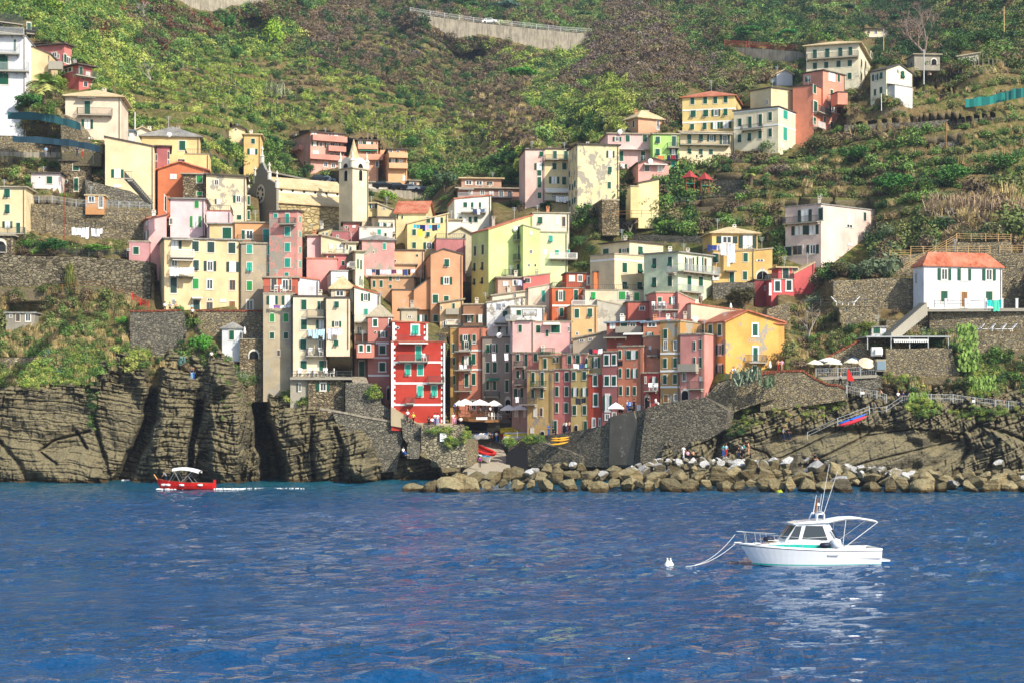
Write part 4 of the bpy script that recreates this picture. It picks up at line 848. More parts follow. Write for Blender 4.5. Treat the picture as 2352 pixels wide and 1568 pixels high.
AB(Z21, 'pale green house with long wraparound balcony and double doors', 'E6F4C6', (1525, 1842), 752, 1220, 257, yaw=50, xl=1212, d=9, rc='grey', ov=.35, w='v 1310 853 34 92;v 1453 840 34 95;v 1308 1027 36 92;c 1453 1015 36 92;O 1637 867 28 140;L 1605 867 16 140;o 1725 867 26 140;n 1775 867 20 120;D 1627 1040 36 140;c 1732 1025 38 92;n 1730 1185 36 66;b 1520 1860 940 875 gal;b 1510 1710 1115 1055 gal;b 1455 1520 940 880 gal', ext=4, ch=2)
AB(Z21, 'burnt orange house with white string course below the cream awning house', 'DA6A34', (368, 668), 1080, 1400, 264, yaw=6, d=8, roof='ter', rc='slate', w='o 447 1150 36 90;c 587 1143 36 92;c 453 1300 36 76;s 1240;b 435 540 1370 1325 iron', ext=3)
house(Z21, 'terracotta penthouse with glazed doors on the burnt orange house', 'C8562E', (500, 750), 945, 1085, 267, yaw=6, d=5, rc='dark', ov=.2, w='n 550 990 44 50;n 625 990 40 60;n 715 1010 50 80', ext=0, ch=0)
house(Z21, 'bright orange blank wall house right of the burnt orange house', 'F2813F', (750, 920), 935, 1090, 265.5, yaw=6, d=5, rc='dark', ov=.05, ext=2, ch=0, w='')
AB(Z21, 'long beige house with striped cloth screened balconies', 'E6D6B2', (672, 1268), 1098, 1260, 262, yaw=6, d=7, roof='ter', rc='slate', w='c 1010 1148 60 74;c 1145 1157 44 72;v 745 1150 44 66;n 1060 1140 20 60;b 905 1100 1245 1192 gal;b 545 770 1240 1195 white;n 1023 1310 34 80', sh='bright', ext=6)
house(Z21, 'tan house with three green windows under the long beige house', 'E4B678', (545, 782), 1245, 1510, 259, yaw=6, d=6, rc='slate', ov=.1, w='c 595 1312 42 82;v 715 1305 44 76;c 718 1468 34 26;n 597 1497 26 26', ext=3, ch=0)
house(Z21, 'grey peeling narrow house right of the tan house', 'D0C8B2', (783, 1095), (1195, 1260), 1360, 260, yaw=6, d=6, rc='slate', ov=.05, patch=1, w='', ext=3, ch=0)
house(Z21, 'rust red flat roofed house with a skylight box', 'CE6E5A', (1065, 1325), 1210, 1345, 258.5, yaw=5, d=7, rc='dark', ov=.1, w='n 1195 1265 46 36', ext=3, ch=1)
house(Z21, 'salmon pink house with white garden chairs on its railed terrace', 'F0907F', (1325, 1525), 1122, 1290, 254, yaw=8, d=7, rc='slate', ov=.15, w='c 1357 1193 36 56;o 1480 1195 30 66;b 1290 1520 1278 1225 iron', ext=4, ch=0)
house(Z21, 'blank sunlit salmon side house below the pale green house', 'F49A88', (1525, 1682), (1122, 1195), 1330, 253.6, yaw=14, d=6, rc='slate', ov=.1, ext=3, ch=0)
house(Z21, 'low cream wall house with a red tiled coping behind the orange yellow house', 'F5DDB8', (1645, 2120), (1225, 1290), 1330, 251, yaw=6, d=6, rc='red', ov=.1, ext=3, ch=0)
house(Z21, 'peach house with a single turquoise shutter above the white weathered houses', 'F7DDC2', (150, 368), (1085, 1045), 1260, 267, yaw=8, d=8, rc='slate', ov=.1, w='t 288 1155 28 106', sh='teal', ext=4, ch=1)
house(Z21, 'coral wall house in front of the big lime house', 'F07A72', (105, 350), (980, 950), 1070, 269, yaw=6, d=5, rc='slate', ov=.1, ext=3, ch=1, w='n 140 1010 50 40')
house(Z21, 'dark terrace house with washing left of the coral wall house', 'C9A58C', (-130, 105), 985, 1090, 270, yaw=6, d=5, rc='slate', w='n 40 1030 60 50;n -60 1040 40 40', ext=3, ch=1)
house(Z21, 'cream stucco house with a green edged slate roof below the big lime house', 'F0E2C4', (-180, 152), (1150, 1105), 1250, 267, yaw=6, d=7, rc='slate', ov=.3, w='n 25 1150 30 36;n 120 1165 26 20', ext=3, ch=2)
house(Z21, 'weathered white house with a lean to roof over the harbour row', 'F0F0EC', (-15, 300), 1250, 1500, 262, yaw=6, d=8, rc='slate', ov=.2, w='c 62 1307 42 50;b -60 110 1375 1335 gal', ext=3, ch=0, patch=1)
# left front rows
house(Z11, 'rust red loggia flat with white garden chairs on top of the tall stone front house', 'D46A4C', (68, 382), 985, 1130, 247, yaw=6, d=8, rc='slate', ov=.25, w='n 165 1045 50 110;n 270 1050 55 100;n 310 1050 30 100;b 70 360 1128 1068 iron', ext=0, ch=0)
AB(Z11, 'tall narrow house of peeling plaster and rough stone with green shutters', 'C4B290', (66, 340), 1133, 1990, 245.5, yaw=6, d=9, rc='slate', ov=.05, patch=1, w='o 150 1190 44 76;o 290 1190 44 76;g 148 1350 42 76;g 275 1350 44 76;c 147 1513 40 58;c 275 1513 40 58;n 207 1673 26 56', ext=2, ch=0)
AB(Z11, 'tall cream house with balconies and washing above the white chair terrace', 'F8E1B8', (341, 645), 1158, 1895, 243.5, yaw=5, d=9, rc='dark', ov=.15, w='c 440 1232 48 92;n 605 1240 60 80;c 578 1240 22 80;c 440 1413 54 92;o 603 1410 44 76;c 434 1594 54 92;O 600 1598 56 84;c 437 1781 58 76;b 470 640 1345 1280 iron;b 470 640 1520 1478 iron;b 465 640 1698 1636 iron;D 613 1788 64 92', ext=2, ch=1)
house(Z11, 'projecting cream bay with one window on each floor right of the cream balcony house', 'F9E2BC', (645, 862), 1172, 1702, 242.3, yaw=5, d=8, rc='dark', ov=.15, w='v 740 1230 42 56;o 742 1407 36 52;v 735 1582 44 48', ext=0, ch=0)
house(Z11, 'white gabled house with an open blue shuttered window behind the cream bay', 'F8F4DE', (903, 1140), (1072, 1140), 1560, 249, yaw=6, d=8, rc='red', ov=.15, w='o 1008 1162 36 70;t 1010 1300 34 60;n 950 1475 38 90;b 905 1030 1390 1325 gal', ext=5, ch=0)
AB(Z11, 'mauve pink house with a grey stone hipped roof left of the red house', 'CB8070', (1028, 1255), 1345, 2120, 245, yaw=6, d=8, roof='hip', rh=1.9, rc='slate', ov=.2, w='c 1095 1397 38 66;c 1232 1397 26 66;o 1165 1503 36 54;R 1097 1482 12;c 1162 1643 52 74;c 1160 1800 52 78;s 1715;s 1878;s 1582;A 1217 2033 34 130', ext=2, ch=0, wk=1)
house(Z12, 'small salmon bay room on brackets over the dark alley left of the mauve house', 'E08C74', (925, 1088), 15, 148, 242.5, yaw=6, d=3.5, rc='dark', ov=.2, w='c 965 60 34 60;c 1035 60 32 60', ext=0, ch=0, wk=1)
house(Z12, 'shadowed brown house behind the salmon bay room', 'A07460', (905, 1030), -60, 330, 247, yaw=6, d=5, rc='dark', ov=.1, w='D 972 250 50 142', ext=2, ch=0)
RED = house(Z12, 'bright red corner house with white quoins and green shutters', 'C4361F', (1244, 1735), 0, 750, 239.5, yaw=7, d=10, roof='ter', rc='red', w='D 1492 105 50 130;v 1395 257 48 96;c 1510 257 50 96;v 1507 452 50 96;v 1637 452 50 96;b 1310 1580 178 118 iron;b 1580 1725 372 315 iron;b 1375 1450 562 508 iron;s 187;s 380;s 577;Q 740;a 1310 1578 8 24', sh='teal', ext=1)
house(Z11, 'red upper storey with a porthole window on the red corner house', 'C4361F', (1255, 1578), (1388, 1405), 1568, 240.5, yaw=7, d=8, rc='red', ov=.12, w='v 1463 1463 62 86;R 1303 1443 15;Q 1560', sh='teal', wk=1, ext=0, ch=0)
AB(Z11, 'salmon brown harbour house with three green balconies behind the red corner house', 'E38D6C', (1862, 2085), 1440, 2120, 265, yaw=-14, d=9, rc='dark', ov=.1, w='o 1935 1598 36 70;o 1935 1740 36 80;D 1935 1920 36 120;n 2003 1570 34 40;v 2000 1728 34 96;c 2000 1911 34 104;o 1925 1537 40 60;c 2005 1537 30 60;b 1838 1984 1655 1605 iron;b 1838 1984 1828 1780 iron;b 1838 1984 2018 1965 iron;s 1650;s 1825;n 2000 2150 40 90', ext=3, ch=0)
house(Z11, 'brown topped house with black balcony above the salmon brown harbour house', 'A97A58', (1905, 2115), 1232, 1462, 267.5, yaw=-6, d=8, rc='slate', ov=.15, w='o 1960 1360 30 60;o 2062 1358 30 66;b 1870 2075 1450 1405 iron;a 1900 2010 1320 1328', ext=3, ch=1)
house(Z11, 'pale apricot house with chimneys left of the brown topped house', 'EFC791', (1690, 1905), (1215, 1185), 1460, 268.5, yaw=5, d=8, rc='slate', ov=.3, w='c 1815 1250 22 60;n 1703 1262 16 40;b 1740 1860 1315 1285 wall;n 1740 1410 40 60;b 1740 1870 1415 1370 white', ext=3, ch=2)
house(Z12, 'narrow ochre house squeezed between the red house and the salmon harbour house', 'CBA052', (1785, 1862), -120, 560, 266, yaw=-10, d=8, rc='slate', ov=.05, w='c 1815 60 20 80;c 1820 180 20 70;c 1822 350 18 80', ext=4, ch=1)
AB(Z12, 'grey plaster harbour house with white towels at its windows', 'A79A8A', (2080, 2360), -35, 640, 263.5, yaw=-16, d=9, rc='dark', ov=.15, w='v 2130 65 30 76;o 2185 60 30 76;c 2310 60 32 76;c 2130 237 32 90;c 2195 235 34 92;c 2308 232 30 92;c 2128 400 26 80;c 2193 400 28 84;c 2306 405 30 106;b 2110 2245 500 455 iron;a 2135 2240 333 356 x2E7A62;A 2205 610 50 130;A 2315 575 58 150', ext=3, ch=1)
house(Z11, 'large weathered white house with pale balconies above the grey harbour house', 'F6F5F1', (2120, 2460), (1215, 1165), 1600, 266.5, yaw=-4, d=8, rc='slate', ov=.15, patch=1, w='c 2298 1315 60 50;n 2340 1250 30 20;c 2238 1470 30 70;c 2320 1470 40 70;b 2195 2460 1395 1345 gal;a 2180 2350 1410 1430', ext=4, ch=0)
house(Z21, 'shell pink house with an outside spiral stair over the harbour row', 'F7C4C6', (5, 205), 1385, 1600, 259, yaw=-4, d=7, rc='slate', ov=.1, w='c 75 1450 30 66;b 95 230 1325 1300 iron', ext=3, ch=1)
house(Z21, 'rosy house with two wide green shutters under a tilted awning', 'F5B9BC', (207, 558), 1392, 1600, 259.5, yaw=-4, d=7, rc='slate', ov=.1, w='c 240 1455 38 70;c 400 1450 78 78;n 522 1455 18 46;D 322 1492 26 60;a 290 440 1395 1420', ext=3, ch=1)
# harbour row, each facade turned to the left and in grazing light
def RD(x): return 251.5-(x-140)/1500*15.0
def row(label, col, xs, yt, yb, w, dd=0, **k):
 k.setdefault('rc', 'slate'); k.setdefault('ov', .12); k.setdefault('ext', 4); k.setdefault('d', 8); k.setdefault('ch', 0)
 return AB(Z22, label, col, xs, yt, yb, RD(xs[0])+dd, yaw=-29, w=w, **k)
row('salmon and grey harbour house with dark green balconies', 'CDA694', (0, 142), 105, 640, 'c 55 145 28 60;c 130 170 24 110;c 55 300 26 70;D 105 300 20 90;c 30 470 22 80;o 65 470 22 80;c 95 465 26 84;b 45 135 225 180 iron;b 50 135 390 340 iron;n 40 640 30 90;n 118 660 20 60', 5)
row('salmon upper house with a lattice roof deck at the left of the harbour row', 'E5937E', (142, 350), 105, 300, 'c 217 145 34 70;b 290 400 120 60 green', 5, ch=1)
row('pale yellow house with flaking plaster, leftmost of the harbour row', 'E0BB6E', (140, 382), 268, 850, 'c 195 327 28 90;D 280 340 26 120;c 193 475 26 86;c 275 472 26 82;n 213 648 24 74;n 270 645 24 74;b 200 320 412 358 green;b 105 235 572 510 iron;n 185 815 26 44;A 280 840 50 60', 0, patch=1)
row('ochre upper house with a green roof deck above the pale yellow harbour house', 'D0AC66', (246, 462), 135, 290, 'c 305 200 30 90;c 388 170 16 50;c 420 165 16 50', 3.2)
row('old pink harbour house with three rows of paired shutters', 'DE8078', (382, 541), 258, 830, 'c 415 322 30 82;c 505 320 34 82;c 414 455 30 86;c 503 455 34 86;c 413 605 26 86;c 499 605 34 88;A 485 790 44 96;D 400 778 26 106', .3)
row('salmon top floor with a railed balcony above the old pink house', 'EA9484', (462, 692), 118, 290, 'c 530 165 36 76;c 607 160 34 76;c 683 190 18 80;b 545 690 245 200 iron;c 575 140 10 10', 3)
row('mustard harbour house with a line of dark washing', 'D9BA6E', (542, 700), 262, 800, 'c 570 313 32 74;c 665 310 34 74;o 582 460 26 76;o 668 460 26 76;c 575 627 32 84;c 668 627 32 80;D 677 768 28 80;A 590 785 38 60', .1)
row('brick red narrow harbour house with white window surrounds', 'D4502F', (701, 826), 302, 780, 'c 766 355 34 90;c 770 533 36 104;n 753 745 28 80;n 808 740 18 70', .2, wk=1)
row('yellow grey top floor with a big open shutter above the brick red house', 'CFB27C', (695, 826), 128, 310, 'o 772 190 30 92', 1.2)
row('mauve brown harbour house with white framed windows', 'B36C68', (828, 972), 98, 700, 'c 870 168 38 88;c 938 165 34 88;c 872 358 40 84;c 938 358 36 84;o 878 560 34 136;n 938 680 30 60;n 876 690 34 50', -.1, wk=1)
row('weathered orange harbour house with the blue shop sign', 'E58A62', (973, 1205), 48, 660, 'c 993 118 26 74;c 1068 120 24 78;o 1118 120 36 76;c 996 287 24 80;c 1068 287 26 80;o 1128 288 24 78;c 1000 448 26 80;c 1067 450 22 76;c 1127 450 26 78;D 1085 600 36 60;n 1166 605 30 50', .1, patch=.6)
row('tall salmon harbour house rising behind the red arched front', 'E89674', (1206, 1362), -40, 600, 'n 1270 60 20 40;b 1270 1360 125 70 iron', 1.6)
row('crimson low front with a dark archway and white balcony chairs', 'CC4B48', (1204, 1354), 290, 612, 'o 1305 370 24 90;n 1228 350 14 60;A 1245 545 60 130;b 1240 1345 448 392 iron', .1)
row('tall ochre harbour house with grey peeling patches', 'CF9C50', (1362, 1545), -180, 580, 'c 1410 -70 34 84;n 1410 35 30 84;n 1500 35 30 84;c 1407 197 32 86;c 1500 192 32 86;c 1406 345 32 82;c 1499 343 34 82;W 1415 520 36 66;n 1503 510 28 60;s 110;s 270;s 415', .1, patch=1)
row('pink house with a white box balcony next to the ochre harbour house', 'E8988C', (1546, 1768), -60, 540, 'c 1677 40 18 76;c 1732 25 20 76;c 1677 172 18 56;c 1732 190 22 90;n 1583 322 32 74;n 1735 340 16 40;b 1550 1715 265 205 wall;b 1635 1762 430 362 iron;A 1590 480 80 110', .1)
house(Z21, 'sandy stone house with weathered window behind the pink harbour house', 'D9BA92', (1492, 1768), (1375, 1385), 1580, 244, yaw=-12, d=8, rc='red', ov=.3, patch=1, w='n 1553 1425 70 66;b 1660 1765 1530 1465 iron', ext=4, ch=1)
house(Z21, 'low dark roofed house with blue grey roof sheets and a cluttered terrace', 'B8604C', (870, 1200), (1400, 1390), 1590, 249, yaw=-12, d=8, rc='blue', ov=.4, w='n 925 1425 44 50;c 1030 1430 60 60;n 1110 1425 50 50;b 850 1060 1530 1475 iron;b 960 1200 1480 1440 wall', ext=3, ch=2)
house(Z21, 'low house with a white awning and pale blue roof behind the orange harbour house', 'D2845E', (1205, 1492), (1400, 1375), 1590, 246, yaw=-12, d=8, rc='blue', ov=.4, w='n 1285 1415 70 40;o 1265 1510 30 50;a 1030 1210 1490 1510', ext=3, ch=2)
house(Z21, 'long low slate roofed house above the mustard harbour house', 'C9B49A', (560, 870), (1545, 1480), 1600, 256, yaw=-12, d=8, rc='slate', ov=.3, w='n 640 1560 40 20;n 720 1550 30 30', ext=3, ch=1)
AB(Z21, 'orange yellow corner house with a red tiled gable and grey flaking patches', 'F4B64E', (1962, 2500), 1385, 1870, 237, yaw=22, xl=1768, d=8, roof='gR', rh=1292, pk=.36, rc='red', ov=.35, patch=.8, w='v 1825 1465 32 100;c 1910 1462 32 102;o 1824 1648 26 94;o 1912 1643 28 94;o 1824 1830 26 96;o 1912 1826 28 96;c 2232 1462 46 106;D 2235 1683 42 120;D 2230 1834 42 86;b 2145 2310 1758 1692 iron', wk=1, ext=2, ch=0)
house(Z31, 'small orange yellow extension on the right of the corner house', 'F3AE48', (-10, 150), 1412, 1560, 240, yaw=6, d=6, rc='red', ov=.25, w='c 33 1465 44 62', ext=3, ch=0)
house(Z01, 'little white cottage with a grey slate roof on the cliff path', 'EDF0F0', (2040, 2225), 1452, 1562, 248, yaw=4, d=5, roof='hip', rh=1.0, rc='grey', ov=.25, w='D 2128 1510 44 86', ext=3, ch=0, name='cottage', cat='cottage')
house(Z31, 'tiny pale blue shed with a sloping roof below the sea stairs', 'E6EEF6', (952, 1085), (1440, 1438), 1520, 240, yaw=8, xl=915, d=4, rc='grey', ov=.2, w='D 997 1465 62 60', ext=2, ch=0, name='shed', cat='shed')
house(Z01, 'ruined grey hut with a corrugated roof and three dark openings', '9C9482', (52, 320), 1310, 1400, 253, yaw=4, d=5, rc='grey', ov=.25, w='n 100 1335 24 30;n 165 1350 36 70;n 258 1350 46 70', ext=2, ch=0, name='hut', cat='hut')
house(Z12, 'grey plaster basement with a half shuttered window under the chair terrace', 'B0A894', (315, 482), 330, 580, 242.5, yaw=5, d=7, rc='slate', ov=.05, patch=1, w='L 402 418 24 74', ext=3, ch=0)
house(Z12, 'rough stone basement with an open green window carrying the chair terrace', 'stone', (482, 822), 330, 640, 242.2, yaw=5, d=8, rc='slate', ov=.05, w='o 617 413 54 72', ext=3, ch=0)
house(Z12, 'rough stone cottage with a dark cellar arch left of the tall narrow house', 'stone', (-150, 66), -20, 300, 246.8, yaw=5, d=7, roof='ter', rc='slate', w='A -20 112 100 90', ext=4)
# ---------------------------------------------------------------- church and bell tower
ch_ = house(Z11, 'long stone church with a slate roofed nave and a grey gabled front', 'church', (205, 1000), 300, 590, 298, yaw=33, xl=60, d=8, roof='flat', rc='tan', ov=.2, name='church', cat='church', ext=4, ch=0)
def add_church():
 M = WT(Z11, 205, 300, 298); u = Vector((math.cos(R(33)), math.sin(R(33)), 0)); v = Vector((-u.y, u.x, 0)); up = Vector((0,0,1))
 k = (TT(Z11, 1000, 0)[0]-CX)/F; L = (k*M.y-M.x)/(u.x-k*u.y); wd = 9.0
 b = MB()                                       # aisle roof, clerestory, nave roof
 b.prism([M-v*.4+up*.25-u*.3, M+v*3+up*2.3-u*.3, M+v*3+up*2.05-u*.3, M-v*.4-u*.3], u*(L+.5)); b.build('aisle_roof', RM['tan'], ch_)
 b = MB(); b.prism([M+v*3+up*.3, M+v*3+up*3.3, M+v*(wd/2+1.5)+up*5.0, M+v*wd+up*3.3, M+v*wd+up*.3], u*(L-3)); b.build('clerestory', plaster('F3EBD2'), ch_)
 b = MB(); b.prism([M+v*2.6+up*3.3, M+v*(wd/2+1.5)+up*5.4, M+v*(wd/2+1.5)+up*5.1, M+v*2.6+up*3.0], u*(L-2.5)); b.prism([M+v*(wd+.5)+up*3.3, M+v*(wd/2+1.5)+up*5.403, M+v*(wd/2+1.5)+up*5.103, M+v*(wd+.5)+up*3.0], u*(L-2.5))
 b.build('nave_roof', RM['tan'], ch_)
 for i in range(6):
  w_q = MB(); c = M+v*2.98+u*(2+i*(L-6)/5)+up*2.75; w_q.lathe((0,0,0), [(0.22, 0), (.22, .06)], 8)
  w_q.v = [tuple(c+u*x+up*y-v*z) for x, y, z in w_q.v]; w_q.build('window', M_dark, ch_)
 b = MB(); f0 = M-u*.5                           # grey front
 b.prism([f0-v*.3-up*12, f0-v*.3+up*3.2, f0+v*2.6+up*4.4, f0+v*3.2+up*5.2, f0+v*6+up*8.2, f0+v*8.8+up*5.2, f0+v*9.4+up*4.4, f0+v*12+up*3.2, f0+v*12-up*12], u*.45)
 fa = b.build('front', plain('grey_ashlar', '8E8B80', .9), ch_)
 for vv, zz_, r in ((6, 2.2, 1.7),):
  q = MB(); c = f0+v*vv+up*zz_
  q.prism([c+v*r*math.cos(a*math.pi/10)+up*r*math.sin(a*math.pi/10)-u*.06 for a in range(20)], -u*.08)
  q.build('rose_window', M_frame, fa)
  for a in range(8):
   s_ = MB(); d1 = v*math.cos(a*math.pi/4+.2)+up*math.sin(a*math.pi/4+.2); s_.lathe((0,0,0), [(.3, 0), (.3, .05)], 8); s_.v = [tuple(c+d1*1.05+v*x+up*y-u*(.15+z)) for x, y, z in s_.v]; s_.build('window_light', M_dark, fa)
 for vv, zz_ in ((-.1, 3.2), (3, 5), (6, 8.2), (9, 5), (11.8, 3.2)):
  q = MB(); q.lathe(f0+v*vv+up*zz_+u*.2, [(.35, -.6), (.35, .6), (.5, .65), (.2, .9), (.12, 1.7), (.28, 1.9), (.02, 2.5)], 8); q.build('pinnacle', M_frame, fa)
add_church(); BOXES.append((598, 415, 845, 545, 298, 314))
tw = house(Z11, 'tall cream bell tower with a pointed stone spire beside the church', 'EBDBB4', (887, 1032), -20, 400, 296, yaw=48, xl=763, d=7, roof='flat', rc='slate', ov=.25, name='bell_tower', cat='bell tower', ext=6, ch=0, w='n 970 132 14 40;A 960 32 50 120;A 828 36 50 120')
def add_spire():
 M = WT(Z11, 887, -20, 296); ya = R(48); u = Vector((math.cos(ya), math.sin(ya), 0)); v = Vector((-u.y, u.x, 0)); up = Vector((0,0,1))
 def reach(px, dr):
  k = (px-CX)/F; return (k*M.y-M.x)/(dr.x-k*dr.y)
 a, b_ = reach(TT(Z11,1032,0)[0], u), reach(TT(Z11,763,0)[0], v)
 c = M+u*a/2+v*b_/2; r = min(a, b_)/2
 for f, dr, o, ln in ((-v, u, M, a), (-u, v, M, b_), (v, u, M+v*b_, a), (u, v, M+u*a, b_)):
  q = MB(); P = [o, o+dr*ln]+[o+dr*(ln/2+ln*.42*math.cos(t_*math.pi/10))+up*(.35+1.5*math.sin(t_*math.pi/10)) for t_ in range(11)]
  q.prism([p_+up*.2 for p_ in P], -f*.35); q.build('gable_arch', M_frame, tw)
  q = MB(); P = [o+dr*(ln/2+.55*math.cos(t_*math.pi/8))+up*(.25+.75*math.sin(t_*math.pi/8))+f*.02 for t_ in range(17)][:9]; q.prism(P, f*.05); q.build('bell_opening', M_dark, tw)
 for o in (M, M+u*a, M+v*b_, M+u*a+v*b_):
  o = o.lerp(c, .1); q = MB(); q.lathe(o+up*.2, [(.42, 0), (.42, 1.1), (.55, 1.15), (.5, 1.3), (.16, 1.8), (.22, 2.0), (.02, 3.0)], 8); q.build('pinnacle', M_frame, tw)
 H_ = (TT(Z10, 0, 1540)[1]-TT(Z10, 0, 1268)[1])/F*297
 q = MB(); q.lathe(c+up*.3, [(r*.95, -.2), (r*.92, .8), (r*.8, 1.3), (r*.5, H_*.45), (r*.24, H_*.75), (.06, H_)], 8)
 s_ = q.build('spire', RM['tan'], tw)
 q = MB(); q.tube([c+up*(H_+.2), c+up*(H_+1.6)], .04, 5); q.box((c.x-.35, c.y-.03, c.z+H_+1.1), (c.x+.35, c.y+.03, c.z+H_+1.17)); q.build('cross', M_iron, s_)
add_spire()
# ---------------------------------------------------------------- stone and concrete walls, paving
M_conc = None
m, t, b = nodes('old_concrete'); p = wpos(t); st = noise(t, wpos(t, (1.8, 1.8, .15)), 1.2, 6, .7); g1 = noise(t, p, .4, 6, .7)
c = mixc(t, ramp(t, g1, [(.35, G0), (.65, G1)]), lin('8F8676'), lin('B5AA94')); c = mixc(t, ramp(t, st, [(.45, G0), (.7, G1)]), c, lin('5F584B'))
t.links.new(c, b.inputs['Base Color']); b.inputs['Roughness'].default_value = .95; bump(t, b, noise(t, p, 3, 5), .5, .1); M_conc = m
M_brick = stone('red_coping', ['A65B40', 'B86A4A', '8E4A34'], 2.5, '7A5A48')
m, t, b = nodes('pavement'); p = wpos(t); c = mixc(t, noise(t, p, .6, 6), lin('6E6A62'), lin('A19A8B')); t.links.new(c, b.inputs['Base Color']); b.inputs['Roughness'].default_value = .95; M_pave = m
m, t, b = nodes('slipway_boards'); p = wpos(t)
wv = N(t, 'ShaderNodeTexWave', wave_type='BANDS', bands_direction='Y'); wv.inputs['Scale'].default_value = .55; wv.inputs['Distortion'].default_value = .6; t.links.new(p, wv.inputs[0])
c = mixc(t, ramp(t, wv.outputs['Fac'], [(.12, G1), (.3, G0)]), mixc(t, noise(t, p, 1.5, 5), lin('B5A890'), lin('D8CDB6')), lin('4E463A')); t.links.new(c, b.inputs['Base Color']); M_ramp = m
def RWD(x): return 588+(x-1416)/1666*8
WCP = []
M_quay = stone('quay_stone_shaded', ['817A69', '8F8673', '6C665A', '9A917D', '5E5A50'], 2.0, '6A6456')  # stone tones darkened to carry the shade on the left-facing quay
def wall(t, label, pts, D=None, thick=5, mat=SW, coping=None, name='stone_wall', cat='stone wall', reg=True, off=.8, cop_mat=None):
 P = [TT(t, *q) for q in pts]; xs = [q[0] for q in P]; x0, x1 = min(xs), max(xs)
 if D is None:
  lo0 = max(q[1] for q in P if q[0] < x0+(x1-x0)*.4); lo1 = max(q[1] for q in P if q[0] > x1-(x1-x0)*.4)
  D = (float(Dmap(np.array([x0]), np.array([lo0]))[0])-off, float(Dmap(np.array([x1]), np.array([lo1]))[0])-off)
 if not isinstance(D, tuple): D = (D, D)
 A = Vector(((x0-CX)/F*D[0], D[0], 0)); B = Vector(((x1-CX)/F*D[1], D[1], 0)); u = (B-A).normalized(); n = Vector((u.y, -u.x, 0))
 f = Face(A, u, n, math.atan2(u.y, u.x)); V3 = [f.hit(*q) for q in P]
 mb = MB()
 out = []
 for i, p_ in enumerate(V3):
  q = V3[(i+1) % len(V3)]; k = max(1, int((q-p_).length/2.2))
  for j in range(k):
   w2 = p_.lerp(q, j/k); jt = .0 if mat in (M_conc, M_wh) or j == 0 else .14
   out.append(w2+Vector((0, 0, random.uniform(-jt, jt)))+u*random.uniform(-jt, jt)*.5)
 mb.prism(out, -n*thick)
 low = min(out, key=lambda q: q.z); cen = sum(out, Vector())/len(out)
 o = mb.build(name, mat, origin=(cen.x, cen.y, low.z)); tag(o, label, cat)
 if reg:
  for i in range(len(P)):
   a, b_ = P[i], P[(i+1) % len(P)]
   for k in range(max(1, int(abs(b_[0]-a[0])/30))):
    f_ = (k+.5)/max(1, int(abs(b_[0]-a[0])/30)); x = a[0]+(b_[0]-a[0])*f_; y = a[1]+(b_[1]-a[1])*f_
    if abs(b_[0]-a[0]) < abs(b_[1]-a[1])*.6: continue
    dd = D[0]+(D[1]-D[0])*(x-x0)/(x1-x0); lowy = y > sum(q[1] for q in P)/len(P)
    if y < 930: WCP.append((x, y+(3 if lowy else -3), dd+(-.4 if lowy else 2.2)))
 if reg: BOXES.append((x0, min(q[1] for q in P), x1, max(q[1] for q in P)-3, max(D), max(D)+2.0, P, D))
 if coping:
  cb = MB(); cp = [f.hit(*TT(t, *q)) for q in coping]
  for a, b_ in zip(cp[:-1], cp[1:]):
   cb.prism([a+n*.1, b_+n*.1, b_+n*.1+Vector((0,0,.28)), a+n*.1+Vector((0,0,.28))], -n*.6)
  cb.build('coping', cop_mat or M_brick, o)
 return o
wall(Z01, 'long terrace retaining wall below the orange shed at the left', [(240,300),(700,330),(1390,365),(1400,480),(1330,650),(950,645),(620,610),(240,565)])
wall(Z01, 'broad dry stone wall below the hedges and pergola at the left', [(-200,758),(600,790),(1165,818),(1375,840),(1385,1010),(1375,1200),(1200,1170),(930,1075),(560,1075),(-200,1100)], mat=stone('stone_wall_b', ['8E8468', '9C9078', '6F6652', 'A89C80', '57503F'], 1.6))
wall(Z01, 'grey stone bastion with a red brick coping under the yellow block', [(1190,1297),(1655,1290),(1690,1340),(1720,1470),(1650,1660),(1500,1740),(1200,1640)], D=250.5, mat=SG, coping=[(1190,1297),(1400,1299),(1655,1288)])
wall(Z01, 'low stone wall with a red coping right of the cliff stairs', [(1800,1293),(2510,1296),(2520,1560),(2050,1568),(1880,1480)], D=250, coping=[(1800,1293),(2510,1296)])
wall(Z00, 'pale footpath wall with people leaning on it at the left', [(-100,1395),(830,1405),(960,1490),(960,1560),(830,1480),(-100,1455)], off=1.2, mat=M_conc)
wall(Z00, 'rough stone wall above the left footpath under the lower green net', [(-100,1245),(110,1250),(400,1330),(900,1380),(900,1450),(-100,1450)])
wall(Z00, 'rocky bank in front of the foot of the hipped cream house', [(560,1040),(620,1075),(740,1190),(770,1265),(850,1290),(925,1320),(945,1420),(560,1420)], D=(278, 276.5), thick=3)
wall(Z01, 'steep stone ramp wall sliding down behind the orange shed', [(785,85),(970,135),(1200,190),(1400,300),(1405,350),(1000,340),(790,330)], off=2.5, mat=SG)
wall(Z02, 'small curved stone garden wall above the cliff at the far left', [(-60,155),(240,148),(330,125),(338,225),(230,250),(-60,262)])
wall(Z12, 'stone wall rising beside the alley steps left of the red house', [(822,372),(1060,382),(1135,440),(1150,570),(1345,690),(1340,752),(1000,690),(822,642)], D=240.6, mat=SG, thick=4)
wall(Z12, 'high dark dry stone sea wall left of the red house with a sloping ledge', [(700,640),(1000,690),(1320,752),(1345,900),(1290,1190),(1130,1200),(1040,1100),(900,930),(760,800)], D=240, mat=SG, thick=5, coping=[(585,622),(820,662),(1000,700),(1315,752)], cop_mat=M_conc)
